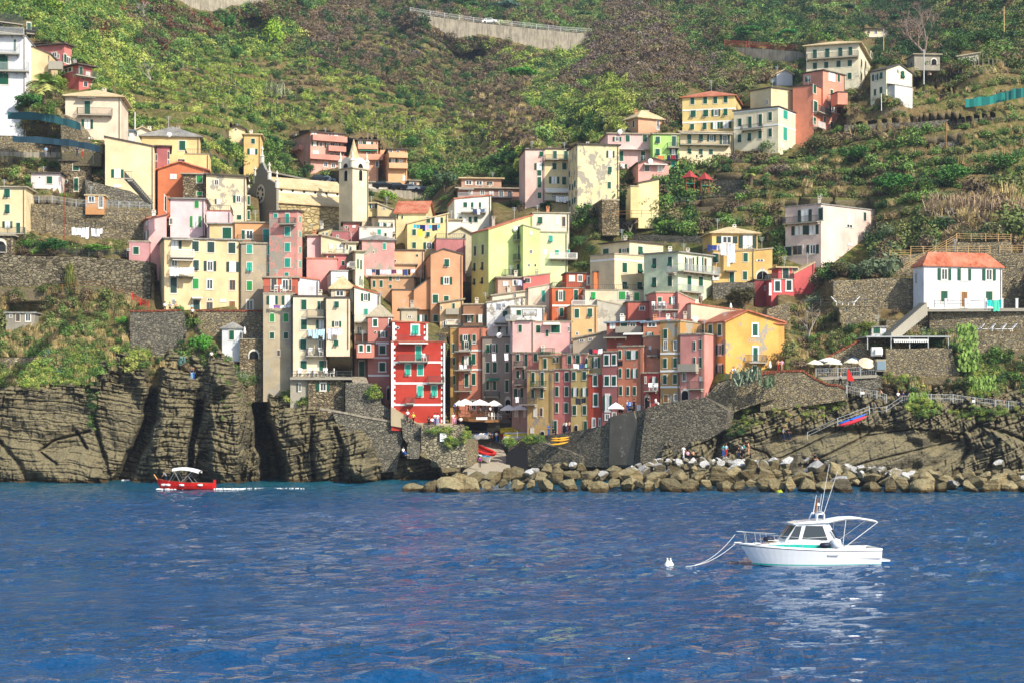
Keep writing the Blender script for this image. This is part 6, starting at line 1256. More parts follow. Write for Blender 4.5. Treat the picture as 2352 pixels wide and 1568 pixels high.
# the moored cabin cruiser
def cruiser():
 r = empty('cabin_cruiser', W(1854, 1298, 110), 'white cabin cruiser with a teal stripe moored on two ropes', 'motor boat'); r.rotation_euler = (0, 0, R(180+7))
 gel = bpy.data.materials.new('gelcoat'); gel.use_nodes = True; b = gel.node_tree.nodes['Principled BSDF']
 b.inputs['Base Color'].default_value = (.80, .82, .84, 1); b.inputs['Roughness'].default_value = .25; b.inputs['Coat Weight'].default_value = .4
 teal = plain('teal_stripe', '1FA89A', .4); nav = plain('navy', '1B2238', .5); dkh = plain('antifouling', '14202C', .6)
 L, Bm = 9.1, 3.1
 n = 22; rg = []
 prof = [(0, -.45), (.55, -.3), (.80, .0), (.845, .12), (.85, .17), (.93, .62), (1, 1.0), (1.02, 1.06), (.99, 1.18)]
 for i in range(n+1):
  k = i/n; x = -L/2+L*k
  w_ = Bm/2*(1-max(0, (k-.4)/.6)**2.4)*(.86+.14*min(1, k/.4))
  lift = .34*max(0, k-.25)**1.5*1.5
  row_ = []
  for fw, z in prof:
   rake = 1.5*max(0, (k-.62)/.38)**1.3*(1-(z+.45)/1.63)
   row_.append((x-rake, w_*fw*(1-.22*max(0, k-.5)*(1 if z < .9 else 0)*(1-z)), z+lift*(z > .15)*(min(1, max(0, z)))+(.42*max(0, (k-.75)/.25) if z < .1 else 0)*(1 if fw < .6 else .3)))
  rg.append(row_)
 m9 = len(prof); mb = MB()
 for s in (1, -1):
  vs = [(x, s*y, z) for q in rg for x, y, z in q];
  for j in range(m9-1):
   mi = 1 if j < 2 else (0 if j != 3 else 2); mi = 3 if j == 6 else mi
   mb.add(vs if j == 0 else [], []) if False else None
  base = len(mb.v); mb.v += vs
  for i in range(n):
   for j in range(m9-1):
    mb.f.append(tuple(base+q for q in (i*m9+j, i*m9+j+1, (i+1)*m9+j+1, (i+1)*m9+j))); mb.m.append({0: 1, 1: 1, 3: 2, 6: 3}.get(j, 0))
 t0 = rg[0]; mb.add([(x, y, z) for x, y, z in t0]+[(x, -y, z) for x, y, z in t0[::-1]], [tuple(range(2*m9))], 0)
 loc_build(mb, 'hull', [gel, dkh, teal, plain('rub_rail', '5A5E62', .5)], r, smooth=False)
 mb = MB(); vs = []
 for i in range(n+1):
  q = rg[i][-1]; vs += [(q[0], q[1], q[2]-.06), (q[0], -q[1], q[2]-.06)]
 i0 = 7
 mb.add(vs, [(i*2, (i+1)*2, (i+1)*2+1, i*2+1) for i in range(i0, n)]); loc_build(mb, 'foredeck', gel, r)
 mb = MB(); mb.box((-4.4, -1.2, .5), (-1.5, 1.2, .55)); mb.box((-4.45, -1.32, .55), (-1.5, -1.22, 1.12)); mb.box((-4.45, 1.22, .55), (-1.5, 1.32, 1.12)); mb.box((-4.5, -1.3, .55), (-4.4, 1.3, 1.14)); loc_build(mb, 'cockpit', plain('cockpit_white', 'E6E6E2', .5), r)
 mb = MB(); mb.box((-5.15, -1.1, .32), (-4.52, 1.1, .42)); loc_build(mb, 'swim_platform', gel, r)
 def body(sec, name, mat, smooth=False):           # sections: x, half width bottom/top, z0, z1
  mb = MB(); vs = []
  for x, wb, wt, z0, z1 in sec: vs += [(x, wb, z0), (x, wt, z1), (x, -wt, z1), (x, -wb, z0)]
  k = len(sec); fs = [(i*4+j, (i+1)*4+j, (i+1)*4+(j+1) % 4, i*4+(j+1) % 4) for i in range(k-1) for j in range(4)]+[(0,1,2,3), tuple((k-1)*4+j for j in (3,2,1,0))]
  mb.add(vs, fs); return loc_build(mb, name, mat, r, smooth)
 body([(3.4, .35, .3, 1.3, 1.38), (2.6, .75, .65, 1.25, 1.52), (1.5, 1.0, .92, 1.2, 1.66), (-1.45, 1.18, 1.14, 1.1, 1.6)], 'trunk_cabin', gel)
 body([(3.0, .62, .58, 1.27, 1.36), (2.0, .99, .95, 1.24, 1.44), (1.2, 1.10, 1.08, 1.2, 1.46), (-1.5, 1.22, 1.21, 1.14, 1.4)], 'teal_band', teal)
 body([(1.75, .90, .88, 1.55, 1.62), (.95, .98, .86, 1.55, 2.72), (-.9, 1.1, .96, 1.55, 2.86), (-1.1, 1.12, .97, 1.5, 2.82), (-2.1, 1.16, 1.12, 1.1, 1.2)], 'deck_house', gel)
 body([(1.15, .86, .8, 2.72, 2.76), (.6, 1.02, .95, 2.76, 2.88), (-.9, 1.12, 1.03, 2.84, 2.98), (-1.35, 1.10, 1.0, 2.84, 2.95)], 'house_roof', gel)
 gl = M_glass
 def pane(P, nm='window'):
  c0 = sum((Vector(p_) for p_ in P), Vector())/len(P); nn = (Vector(P[1])-Vector(P[0])).cross(Vector(P[2])-Vector(P[0])).normalized()
  if nn.dot(c0-Vector((-.3, 0, 2))) < 0: nn = -nn
  mb = MB(); mb.prism([Vector(p_)+nn*.012 for p_ in P], nn*.02); return loc_build(mb, nm, gl, r)
 for s in (1, -1):
  def side(x, z):                               # point on the deck house side
   kx = (.95-x)/1.85; wb = .98+.12*kx; wt = .86+.1*kx; k = (z-1.55)/(1.2); return (x, s*(wb+(wt-wb)*k), z)
  pane([side(.62, 1.8), side(-1.02, 1.72), side(-.72, 2.62), side(.36, 2.64)])
  pane([(1.5, s*.93, 1.78), side(.86, 1.78), side(.62, 2.62), (1.0, s*.86, 2.62)])
  pane([(-1.2, s*1.14, 2.4), (-1.35, s*1.15, 2.4), (-1.75, s*1.17, 1.7), (-1.6, s*1.16, 1.7)])
  pane([(1.66, s*.08, 1.78), (1.58, s*.8, 1.78), (1.04, s*.76, 2.6), (1.06, s*.08, 2.6)], 'windshield')
 mb = MB(); mb.tube([(-.9, .85, 2.95), (-.85, .78, 3.3), (-.85, .5, 3.42), (-.85, -.5, 3.42), (-.85, -.78, 3.3), (-.9, -.85, 2.95)], .09, 8); mb.tube([(-.35, .75, 2.95), (-.5, .7, 3.36), (-.85, .7, 3.38)], .05); mb.tube([(-.35, -.75, 2.95), (-.5, -.7, 3.36), (-.85, -.7, 3.38)], .05)
 loc_build(mb, 'radar_arch', gel, r, True)
 for p_, q_, rr in (((-.95, .5, 3.4), (-1.9, .45, 6.15), .018), ((-1.0, -.35, 3.4), (-1.6, -.4, 6.55), .018), ((-.2, .6, 3.35), (-.42, .62, 4.6), .035)):
  mb = MB(); mb.tube([p_, q_], rr, 6, r2=.012); loc_build(mb, 'antenna', gel, r)
 mb = MB(); mb.lathe((-.65, .05, 3.45), [(.03, 0), (.03, .4), (.17, .42), (.19, .5), (.1, .6), (0.01, .62)], 12); loc_build(mb, 'radar_dome', gel, r, True)
 mb = MB(); mb.tube([(-.45, .25, 3.42), (-.62, .25, 4.35)], .06, 6); loc_build(mb, 'rolled_flag', plain('flag_brown', '8A5A34', .8), r)
 mb = MB(); mb.tube([(-.8, -.1, 3.42), (-.98, -.1, 4.6)], .03, 6); loc_build(mb, 'light_mast', M_gal, r)
 mb = MB(); P = []
 for i, (x, z) in enumerate(((-1.05, 2.86), (-2.2, 3.06), (-3.0, 3.08), (-4.35, 2.86))):
  for y in (-1.15, -.6, 0, .6, 1.15): P.append((x, y, z+.09*(1-(y/1.15)**2)))
 fs = [(i*5+j, i*5+j+1, (i+1)*5+j+1, (i+1)*5+j) for i in range(3) for j in range(4)]
 mb.add(P, fs); mb.add([(x, y, z-.05) for x, y, z in P], fs); loc_build(mb, 'bimini_top', plain('canvas_white', 'EDEDE8', .8), r)
 for s in (1, -1):
  mb = MB(); mb.tube([(-1.95, s*1.2, 1.15), (-4.3, s*1.15, 2.84)], .02, 6); mb.tube([(-1.95, s*1.2, 1.15), (-2.2, s*1.15, 3.02)], .018, 6); loc_build(mb, 'bimini_frame', M_wh, r)
  mb = MB(); mb.tube([(-4.3, s*1.15, 2.84), (-4.2, s*1.25, 1.15)], .01, 4); loc_build(mb, 'stay', M_iron, r)
 for s in (1, -1):
  pts = [(-1.0, s*1.32, 1.95)]
  for i in range(12, n+1): q = rg[i][-1]; pts.append((q[0]+.1*(i == n), s*max(.12, q[1]-.06), q[2]+.62+.12*(i-12)/10))
  mb = MB(); mb.tube(pts, .016, 6)
  for i in range(13, n+1, 2): q = rg[i][-1]; mb.tube([(q[0]-.12, s*max(.1, q[1]-.08), q[2]-.03), pts[i-11]], .017, 5)
  mb.tube([(-1.2, s*1.34, 1.18), (-1.15, s*1.33, 1.85), pts[0]], .022, 6)
  loc_build(mb, 'bow_rail', M_gal, r)
 mb = MB(); q = rg[n][-1]; mb.tube([(q[0]-.2, 0, q[2]), (q[0]+.25, 0, q[2]+.02), (q[0]+.3, 0, q[2]-.14)], .06, 6); loc_build(mb, 'anchor_roller', M_gal, r)
 mb = MB(); mb.lathe((0, 0, 0), [(.05, -.36), (.16, -.28), (.19, 0), (.16, .28), (.05, .36)], 10); me_v = mb.v
 for nm, c0, mt in (('fender', (-.75, 1.42, 1.42), nav), ('fender', (2.6, .2, 1.75), nav)):
  q = MB(); q.f = mb.f[:]; q.m = mb.m[:]; q.v = [(c0[0]+z, c0[1]+x, c0[2]+y) for x, y, z in me_v]; loc_build(q, nm, mt, r, True)
 q = MB(); q.lathe((-1.5, 1.3, 1.5), [(.02, -.36), (.3, -.25), (.36, 0), (.3, .25), (.02, .36)], 12); loc_build(q, 'buoy', gel, r, True)
 q = MB(); q.box((2.0, -.4, 1.66), (2.7, .4, 1.7)); q.box((3.1, -.28, 1.45), (3.5, .28, 1.52)); loc_build(q, 'deck_hatch', plain('hatch', 'D8DADA', .4), r)
 q = MB(); q.box((-1.6, 1.49, .74), (-.9, 1.53, .82)); loc_build(q, 'hull_vent', plain('vent', 'A8ACB0', .4), r)
 bow = r.matrix_basis @ Vector((rg[n][-1][0]+.2, 0, rg[n][-1][2]))
 return bow
bow = cruiser()
bpy.context.view_layer.update()
def rope(label, pts, rr=.017, name='mooring_rope', cat='rope', mat=M_wh):
 mb = MB(); mb.tube(pts, rr, 5); tag(mb.build(name, mat), label, cat)
def sag(a, b_, s, n=10): return [a.lerp(b_, i/n)-Vector((0, 0, s*4*(i/n)*(1-i/n))) for i in range(n+1)]
e = W(1571, 1299, 109)
rope('upper white mooring rope from the bow rail of the cruiser down to the water', sag(bow+Vector((0, 0, .55)), e, .55))
rope('lower white mooring rope from the cruiser bow roller down to the water', sag(bow+Vector((0, 0, -.05)), e+Vector((.1, -.15, 0)), .35))
for lb, x_ in (('left one of the two small white cone buoys in front of the cruiser', 1533), ('right one of the two small white cone buoys in front of the cruiser', 1540)):
 p_ = W(x_, 1298, 109.5); mb = MB(); mb.lathe((p_.x, p_.y, 0), [(.02, -.3), (.2, -.1), (.22, .08), (.1, .25), (.04, .4), (.06, .45), (.01, .5)], 12); tag(mb.build('buoy', M_wh, smooth=True), lb, 'buoy')
# the red passenger boat
def gozzo():
 r = empty('wooden_boat', W(425, 1121, 213.5), 'red wooden boat under way with a white sun canopy', 'boat'); r.rotation_euler = (0, 0, R(180-3))
 red = plain('boat_red', 'C9201C', .4); wd = plain('varnish', 'C48A48', .5)
 h_ = hull(7.3, 2.1, 1.25, .72, draft=.2, bow_rake=.7, tr=.55); loc_build(h_, 'hull', [red, plain('boat_in', '8A4A30', .6), wd], r)
 mb = MB(); mb.box((-3.9, -.12, -.1), (-3.6, .12, 1.1)); loc_build(mb, 'rudder', red, r)
 mb = MB(); mb.tube([(3.5, 0, 1.1), (3.95, 0, 1.75)], .09, 6); loc_build(mb, 'stem_post', wd, r)
 mb = MB(); mb.box((-2.9, -.7, .5), (-1.5, .7, .56)); mb.box((-.6, -.85, .5), (-.2, .85, .56)); mb.box((1.0, -.75, .55), (1.4, .75, .6)); loc_build(mb, 'bench', wd, r)
 mb = MB(); P = []
 for i in range(7):
  x = -1.95+i*.56; z = 2.35+.25*math.sin(math.pi*i/6)+(i-3)*.05
  for y in (-.95, 0, .95): P.append((x, y, z+.06*(y == 0)))
 fs = [(i*3+j, i*3+j+1, (i+1)*3+j+1, (i+1)*3+j) for i in range(6) for j in range(2)]
 mb.add(P, fs); mb.add([(x, y, z-.06) for x, y, z in P], fs)
 for s in (-.95, .95):
  E = [(x, y, z) for x, y, z in P if y == s]; mb.add(E+[(x, y, z-.3) for x, y, z in E], [(i, i+1, i+8, i+7) for i in range(6)])
 loc_build(mb, 'canopy', plain('canvas_white', 'EDEDE8', .8), r)
 for s in (-.93, .93):
  mb = MB(); mb.tube([(.35, s, .75), (-1.3, s, 2.35)], .025, 5); mb.tube([(.35, s, .75), (1.25, s, 2.45)], .025, 5); mb.tube([(-1.3, s, .7), (-.6, s, 1.6)], .02, 5); mb.tube([(1.9, s*.8, .85), (.9, s, 2.4)], .02, 5); loc_build(mb, 'canopy_frame', M_gal, r)
 for x in (-2.1, .2, 2.0, 2.6):
  q = MB(); q.tube([(x-.3, .95-.25*(x > 1.5)-.2*(x > 2.3)-.15*(x < -2), .48), (x+.3, .95-.3*(x > 1.5)-.2*(x > 2.3)-.1*(x < -2), .48)], .14, 8); loc_build(q, 'fender', M_wh, r, True)
 for x in (-2.1, .2, 1.9, 2.6):
  q = MB(); q.tube([(x-.3, -.98+.25*(x > 1.5)+.2*(x > 2.3)+.15*(x < -2), .48), (x+.3, -.98+.3*(x > 1.5)+.2*(x > 2.3)+.1*(x < -2), .48)], .14, 8); loc_build(q, 'fender', M_wh, r, True)
gozzo()
m_foam = plain('foam', 'F4F7F8', .9)
def foam(label, px0, px1, py, th, seed):
 rr = random.Random(seed); D = HC*F/(py-YH); mb = MB(); n = 26+int(abs(px1-px0)*.8)
 for i in range(n):
  x = px0+(px1-px0)*rr.random(); dd = rr.gauss(0, .35); s_ = rr.uniform(.06, .32)*th
  c_ = W(x, py, D)+Vector((0, dd, .06)); c_.z = .07+rr.uniform(0, .05)
  mb.lathe(c_, [(s_*1.6, -.08), (s_*1.2, .03), (s_*.3, .07)], 7)
 tag(mb.build('foam', m_foam, smooth=True), label, 'foam', kind='stuff')
foam('white bow wave along the side of the red boat', 362, 440, 1123.5, .6, 1); foam('white wake trailing behind the red boat', 492, 560, 1123.5, .38, 2)
foam('thin line of wash drifting right of the red boat wake', 560, 700, 1122.5, .1, 3); foam('surf on the rocks left of the red boat', 283, 345, 1103, .8, 4); foam('surf on the rocks right of the red boat', 500, 532, 1106, 1.0, 5)
foam('tiny surf patch on the left cliff foot', 50, 72, 1103, .5, 6)
# ---------------------------------------------------------------- umbrellas, furniture, rails, stairs
def umbrella(label, x, y, wP, D, col='F4F1EA', pole=2.1, rise=.55, tilt=0, square=False, t=None):
 c_ = W(x, y, D); r_ = wP/2/F*D
 r = empty('parasol', c_-Vector((0,0,pole)), label, 'parasol'); top = c_
 k = 4 if square else 8; mb = MB(); vs = []; fs = []
 for ring, (f_, z) in enumerate(((1.0, -.14), (1.0, 0), (.5, rise*.58), (0.02, rise))):
  for j in range(k*2):
   a = math.pi*(j+.5)/k if not square else math.pi*(j)/k+math.pi/4
   rr = r_*f_*(1 if j % 2 == 0 else (.97 if not square else .74))*(1.25 if square else 1)
   vs.append((math.cos(a)*rr, math.sin(a)*rr, z-(0 if j % 2 == 0 else -.03)))
 n = k*2
 for i in range(3):
  for j in range(n): fs.append((i*n+j, i*n+(j+1) % n, (i+1)*n+(j+1) % n, (i+1)*n+j))
 M4 = Matrix.Rotation(tilt, 4, 'X'); vs = [tuple(M4 @ Vector(v_)+top) for v_ in vs]
 mb.add(vs, fs); mb.build('canopy', plain('para_'+col, col, .9), r, fix=False)
 mb = MB(); mb.tube([c_-Vector((0,0,pole)), c_+Vector((0,0,rise*.8))], .035, 6); mb.build('pole', M_wd, r)
for a in (('large white parasol, leftmost over the restaurant deck', 1068.5, 926.5, 44, 259), ('large white parasol, second from the left over the restaurant deck', 1102, 928, 54, 257.5),
    ('white parasol at the right end of the restaurant deck', 1135, 930, 42, 259), ('white parasol over the lower terrace by the dark arch', 1168, 940, 42, 258), ('white parasol over the lower terrace beside the pale yellow house', 1194, 939, 36, 257),
    ('small white parasol behind the leftmost deck parasols', 1055, 930, 30, 262)):
 umbrella(*a, square=True, rise=.75)
umbrella('single white parasol on the sloping quay in front of the orange house', 588*2+953/4, 784.4+607/4, 41, 238, square=True, rise=.75)
u3 = lambda x, y: (588*3+x/4.0, 784.4+y/4.0)
for lb, x, y, w, D, c, tl in (('cream parasol at the left end of the cliff terrace', 430, 203, 40, 234, 'F2E8C8', 0), ('wide white parasol at the back of the cliff terrace', 560, 178, 56, 237, 'F4F2EC', 0),
   ('cream parasol in the middle of the cliff terrace', 600, 203, 42, 234, 'F2E8C8', 0), ('pale blue parasol at the back of the cliff terrace', 778, 165, 34, 237, 'BFD2EA', 0),
   ('cream parasol right of the middle on the cliff terrace', 770, 190, 38, 234, 'F2E8C8', 0), ('peach parasol tilted towards the sea on the cliff terrace', 905, 195, 38, 233, 'F4D9B8', .75)):
 umbrella(lb, *u3(x, y), w, D, c, tilt=tl)
def closed_umb(label, t, x, y0, y1, D):
 a, b_ = WT(t, x, y0, D), WT(t, x, y1, D); r = empty('closed_parasol', b_, label, 'parasol'); h = a.z-b_.z
 mb = MB(); mb.lathe(b_, [(.16, h*.35), (.22, h*.5), (.12, h*.85), (.03, h)], 8); mb.build('canopy', M_wh, r); mb = MB(); mb.tube([b_, b_+Vector((0,0,h*.4))], .03, 5); mb.build('pole', M_wd, r)
closed_umb('folded white parasol beside the little white cottage', Z01, 2248, 1430, 1540, 247.5); closed_umb('folded cream parasol on the path right of the corner house', Z32, 18, 172, 275, 233); closed_umb('folded white parasol on the terrace above the corner house', Z21, 2010, 1215, 1290, 248)
def rail(label, t, pts, D, h=1.0, mat=M_gal, bars=True, name='railing', cat='railing', step=1.6, n_h=2):
 P = [WT(t, x, y, d) for (x, y), d in zip(pts, D)]
 root = empty(name, P[0], label, cat)
 mb = MB()
 for a, b_ in zip(P[:-1], P[1:]):
  for k in range(n_h): z = h*(1-k*(.9/n_h)); mb.tube([a+Vector((0,0,z)), b_+Vector((0,0,z))], .03, 5)
  if bars:
   L = (b_-a).length; m_ = int(L/.22)
   for i in range(m_): q = a.lerp(b_, (i+.5)/m_); mb.box((q.x-.012, q.y-.012, q.z+.1), (q.x+.012, q.y+.012, q.z+h))
 mb.build('rails', mat, root)
 pm = MB(); pm.box((-.04, -.04, 0), (.04, .04, h+.08)); po = pm.build('post', mat, root, origin=(0,0,0)); me = po.data; bpy.data.objects.remove(po); c_ = 0
 for a, b_ in zip(P[:-1], P[1:]):
  m_ = max(1, int((b_-a).length/step))
  for i in range(m_): inst('post', me, root, a.lerp(b_, i/m_)-P[0])
 inst('post', me, root, P[-1]-P[0])
 return root
rail('grey railing of the cliff terrace under the parasols', Z32, [(440,325),(640,322),(850,312),(990,300)], (233.2,232.8,232.6,232.4), 1.15)
rail('railing of the cliff path descending past the red flag', Z32, [(722,475),(850,505),(1000,525),(1090,560)], (231,230.5,230,229.6), 1.1)
rail('long railing of the cliff path at the right edge', Z32, [(1230,578),(1500,560),(1700,562),(1900,590),(2090,612),(2450,645)], (229,229,229,229,228.5,228), 1.15)
rail('two bar handrail of the steps between the cliff path railings', Z32, [(932,685),(1088,672),(1230,578)], (228.5,228.5,229), 1.1, bars=False)
rail('long handrail climbing from the breakwater to the racked kayaks', Z32, [(362,900),(640,770),(930,660)], (227,227,228), 1.0, bars=False, step=4)
rail('railing of the sloping steps beside the yellow kayaks', Z22, [(230,905),(335,1012),(470,1025),(630,1050)], (243,242,240.5,239.5), .9, bars=False, mat=M_iron)
rail('railing round the restaurant deck', Z12, [(1818,690),(1950,705),(2110,715),(2150,715)], (257,255.5,255,255.5), 1.15, mat=M_wd)
rail('railing of the lower terrace above the blue boats', Z12, [(2245,745),(2352,748),(2485,748)], (262,260,258), 1.2, mat=M_wd)
rail('terrace railing in front of the white chairs', Z12, [(318,330),(520,330),(740,330),(880,330)], (242,242,241.8,241.8), .95, mat=M_iron)
rail('railing round the slipway head', Z12, [(2352,950),(2290,960),(2240,930),(2290,900),(2400,880)], (252,254,258,256,253), .9, mat=M_gal, bars=False)
rail('white parapet railing on top of the huge curved road wall', Z10, [(1416,116),(1600,148),(2000,208),(2352,242),(2800,293),(3082,312)], tuple(RWD(x) for x in (1416,1600,2000,2352,2800,3082)), 1.7, mat=M_wh, step=4)
rail('red parapet railing on the smaller road wall', Z20, [(1955,425),(2352,452),(2680,478)], (454.5,450,440), 1.6, mat=plain('red_rail', 'B8483C', .6), step=4)
rail('pale wooden fence zigzag along the upper villa terrace', Z31, [(1732,648),(2000,652),(2232,655)], (256,256,256), 1.1, bars=False, mat=M_wdl, n_h=3, name='wooden_fence', cat='fence')
rail('pale wooden fence along the middle villa terrace', Z31, [(1312,768),(1540,765),(2040,765)], (255,255,255), 1.1, bars=False, mat=M_wdl, n_h=3, name='wooden_fence', cat='fence')
rail('pale wooden fence climbing diagonally behind the villa roof', Z31, [(1240,935),(1540,765),(1735,655)], (253,254.5,255.5), 1.1, bars=False, mat=M_wdl, n_h=3, name='wooden_fence', cat='fence')
rail('short pale wooden fence left of the diagonal one', Z31, [(1120,800),(1310,800)], (257,257), 1.1, bars=False, mat=M_wdl, n_h=3, name='wooden_fence', cat='fence')
rail('pale wooden fence at the right edge above the stone walls', Z31, [(2130,755),(2460,755)], (255.5,255), 1.1, bars=False, mat=M_wdl, n_h=3, name='wooden_fence', cat='fence')
rail('iron railing of the villa terrace between white posts', Z31, [(1530,1262),(1640,1262),(1820,1262),(2000,1262),(2150,1262),(2290,1262)], (239.6,239.4,239.2,239,238.8,238.6), 1.05, mat=M_iron, step=2.4)
rail('iron railing along the wall beside the sun loungers', Z31, [(330,1240),(640,1245),(1010,1245)], (243,242,241.5), .9, mat=M_iron, bars=False)
rail('railing in front of the four white lounge beds', Z31, [(1500,1482),(1850,1482),(2320,1478)], (239,237,236), .9, mat=M_iron, bars=False)
rail('wooden rail above the dark garden wall', Z21, [(850,440),(1100,430),(1370,425)], (283,283,284), 1.1, mat=M_wd, bars=False)
rail('wooden rail round the playground slope', Z21, [(1500,322),(1780,305),(2030,290)], (287,289,291), 1.2, mat=M_iron, bars=False)
rail('rustic wooden rail on the left cliff path', Z01, [(450,1130),(700,1080),(910,1075),(1200,1170)], (256,255.5,255,253.5), .9, mat=M_wd, bars=False)
rail('railing of the terrace with the orange shed', Z01, [(235,300),(480,300),(700,335),(1380,360)], (264,264,264,264), 1.1, mat=M_gal)
rail('railing along the hedge terrace at the left', Z01, [(130,750),(700,790),(1165,800)], (261,259.5,258.5), 1.05, mat=M_iron)
rail('red plastic barrier at the end of the cliff path', Z01, [(1215,1190),(1290,1240),(1370,1270)], (252,251.5,251), 1.0, mat=plain('barrier_red', 'D83A2C', .5), name='barrier', cat='barrier')
rail('blue railing stair on the hill road right of the cars', Z11, [(1600,205),(1700,240),(1830,262)], (343,341,339), 1.2, mat=plain('rail_blue', '9FB8CC', .5))
def stairs(label, t, a, b_, w, n, mat=M_conc, D=(240, 244)):
 A, B = WT(t, *a, D[0]), WT(t, *b_, D[1]); mb = MB()
 d = Vector((B.x-A.x, B.y-A.y, 0)); L = d.length; u = d.normalized(); s_ = Vector((-u.y, u.x, 0)); o = Vector((A.x, A.y, 0))
 for i in range(n):
  z = A.z+(B.z-A.z)*(i+1)/n; mb.obox(o+Vector((0,0,z)), u, s_, L*i/n, L*(i+1)/n+.001*i, -w/2, w/2, -1.6-.01*i, 0)
 tag(mb.build('stairs', mat), label, 'stairs')
stairs('stone steps running down to the sea left of the bastion', Z12, (1440, 975), (1500, 790), 1.6, 20, SG, D=(236.5, 243))
stairs('long grey sea stairs climbing to the white villa', Z31, (1100, 1500), (1430, 1215), 1.8, 22, M_slab, D=(237.5, 239.5))
stairs('narrow cliff steps under the little white cottage', Z02, (1910, 330), (1960, 130), 1.1, 20, SG, D=(245, 250))
stairs('cut rock steps at the far right of the cliff', Z32, (1960, 1030), (2090, 880), 1.5, 14, M_rockR, D=(224, 227))
stairs('steps up the dark alley beside the mauve house', Z12, (960, 375), (940, 320), 2.2, 6, D=(241.5, 244))
# restaurant deck and terraces as floors
def deck(label, t, pts, Ds, th=.35, mat=M_wd, name='deck', cat='deck'):
 mb = MB(); mb.prism([WT(t, x, y, d) for (x, y), d in zip(pts, Ds)], Vector((0,0,-th))); o = mb.build(name, mat); tag(o, label, cat); return o
deck('wooden restaurant deck standing over the boats', Z12, [(1815,692),(1950,708),(2112,718),(2240,715),(2240,700),(1815,680)], (257,255.5,255,256,264,264))
deck('lower restaurant terrace floor beside the pale yellow house', Z12, [(2240,748),(2490,750),(2490,738),(2240,738)], (262,258,265,268), 2.5, SG)
deck('dark sheet standing in for the shade under the restaurant deck', Z12, [(1830,790),(2120,800),(2130,720),(1830,700)], (259,258,258.2,259.2), .3, M_dark, 'deck_shade_sheet', 'shade sheet')  # dark sheet added in place of the shade below the deck
deck('white floor slab of the villa terrace', Z31, [(1440,1272),(2400,1268),(2400,1262),(1440,1268)], (239.5,238.2,246,247), .35, M_slab, 'terrace', 'terrace')
deck('chair terrace slab in front of the tall cream house', Z12, [(312,328),(885,328),(885,320),(312,322)], (241.8,241.6,246,246), .3, M_slab, 'terrace', 'terrace')
deck('concrete floor of the cliff parasol terrace', Z32, [(435,328),(1000,302),(1000,290),(380,300)], (233,232.3,238,239), .4, M_slab, 'terrace', 'terrace')
for i, x in enumerate((1632, 1817, 1998, 2148, 2285)):
 c_ = WT(Z31, x, 1262, 239.2-.2*i); mb = MB(); mb.box((c_.x-.16, c_.y-.16, c_.z), (c_.x+.16, c_.y+.16, c_.z+1.25)); mb.box((c_.x-.2, c_.y-.2, c_.z+1.253), (c_.x+.2, c_.y+.2, c_.z+1.33)); tag(mb.build('terrace_pillar', M_wh), 'white pillar of the villa terrace, %s from the left' % ORD[i], 'pillar', 'pillars of the villa terrace')
# awning bar on the right cliff
def bar():
 r = empty('beach_bar', WT(Z32, 1380, 55, 236), 'open bar with a scalloped white awning on the high stone wall', 'bar')
 a = WT(Z32, 890, 0, 234); b_ = WT(Z32, 1670, 0, 233.5); z0 = WT(Z32, 0, 55, 234).z; z1 = WT(Z31, 0, 1530, 234).z
 mb = MB(); mb.box((a.x, 233.2, z1), (b_.x, 238.5, z1+.16)); mb.build('roof', M_gal, r)
 mb = MB(); mb.box((a.x+4, 238, z0-1), (b_.x, 238.3, z1-.01)); mb.build('back_wall', M_dark, r)
 for k in (.02, .3, .52, .74, .98):
  q = MB(); x = a.x+(b_.x-a.x)*k; q.box((x-.06, 233.3, z0-.3), (x+.06, 233.42, z1-.005)); q.build('post', M_gal, r)
 A = WT(Z31, 1155, 1545, 233); B = WT(Z31, 1475, 1545, 233); q = MB(); q.prism([A+Vector((0,1.2,.12)), B+Vector((0,1.2,.12)), B, A], Vector((0,0,-.06)))
 for i in range(16): x = A.x+(B.x-A.x)*(i+.5)/16; w2 = (B.x-A.x)/32; q.prism([Vector((x-w2, 233, A.z)), Vector((x+w2, 233, A.z)), Vector((x+w2*.6, 233, A.z-.45)), Vector((x-w2*.6, 233, A.z-.45))], Vector((0,.03,0)))
 q.build('awning', M_wh, r)
 q = MB(); A = WT(Z32, 955, 130, 233); q.box((A.x, 233, A.z), (A.x+1.4, 233.8, A.z+1.2)); q.build('counter_wall', M_wh, r)
 q = MB(); A = WT(Z32, 985, 118, 232.8); q.box((A.x, 232.6, A.z), (A.x+1.0, 232.98, A.z+.8)); q.build('air_conditioner', M_wh, r)
bar()
q = MB(); A = WT(Z32, 995, 270, 232.2); B = WT(Z32, 1085, 160, 232.2); q.box((A.x, 232.2, A.z), (B.x, 235, B.z)); o = q.build('kiosk', plain('kiosk_stone', 'A59A82', .9)); tag(o, 'small kiosk with a barred grey window under the awning bar', 'kiosk')
q = MB(); A = WT(Z32, 1002, 258, 232.15); B = WT(Z32, 1078, 178, 232.15); q.box((A.x, 232.1, A.z), (B.x, 232.19, B.z)); q.build('barred_window', plain('barred', '7F94A0', .4), o)
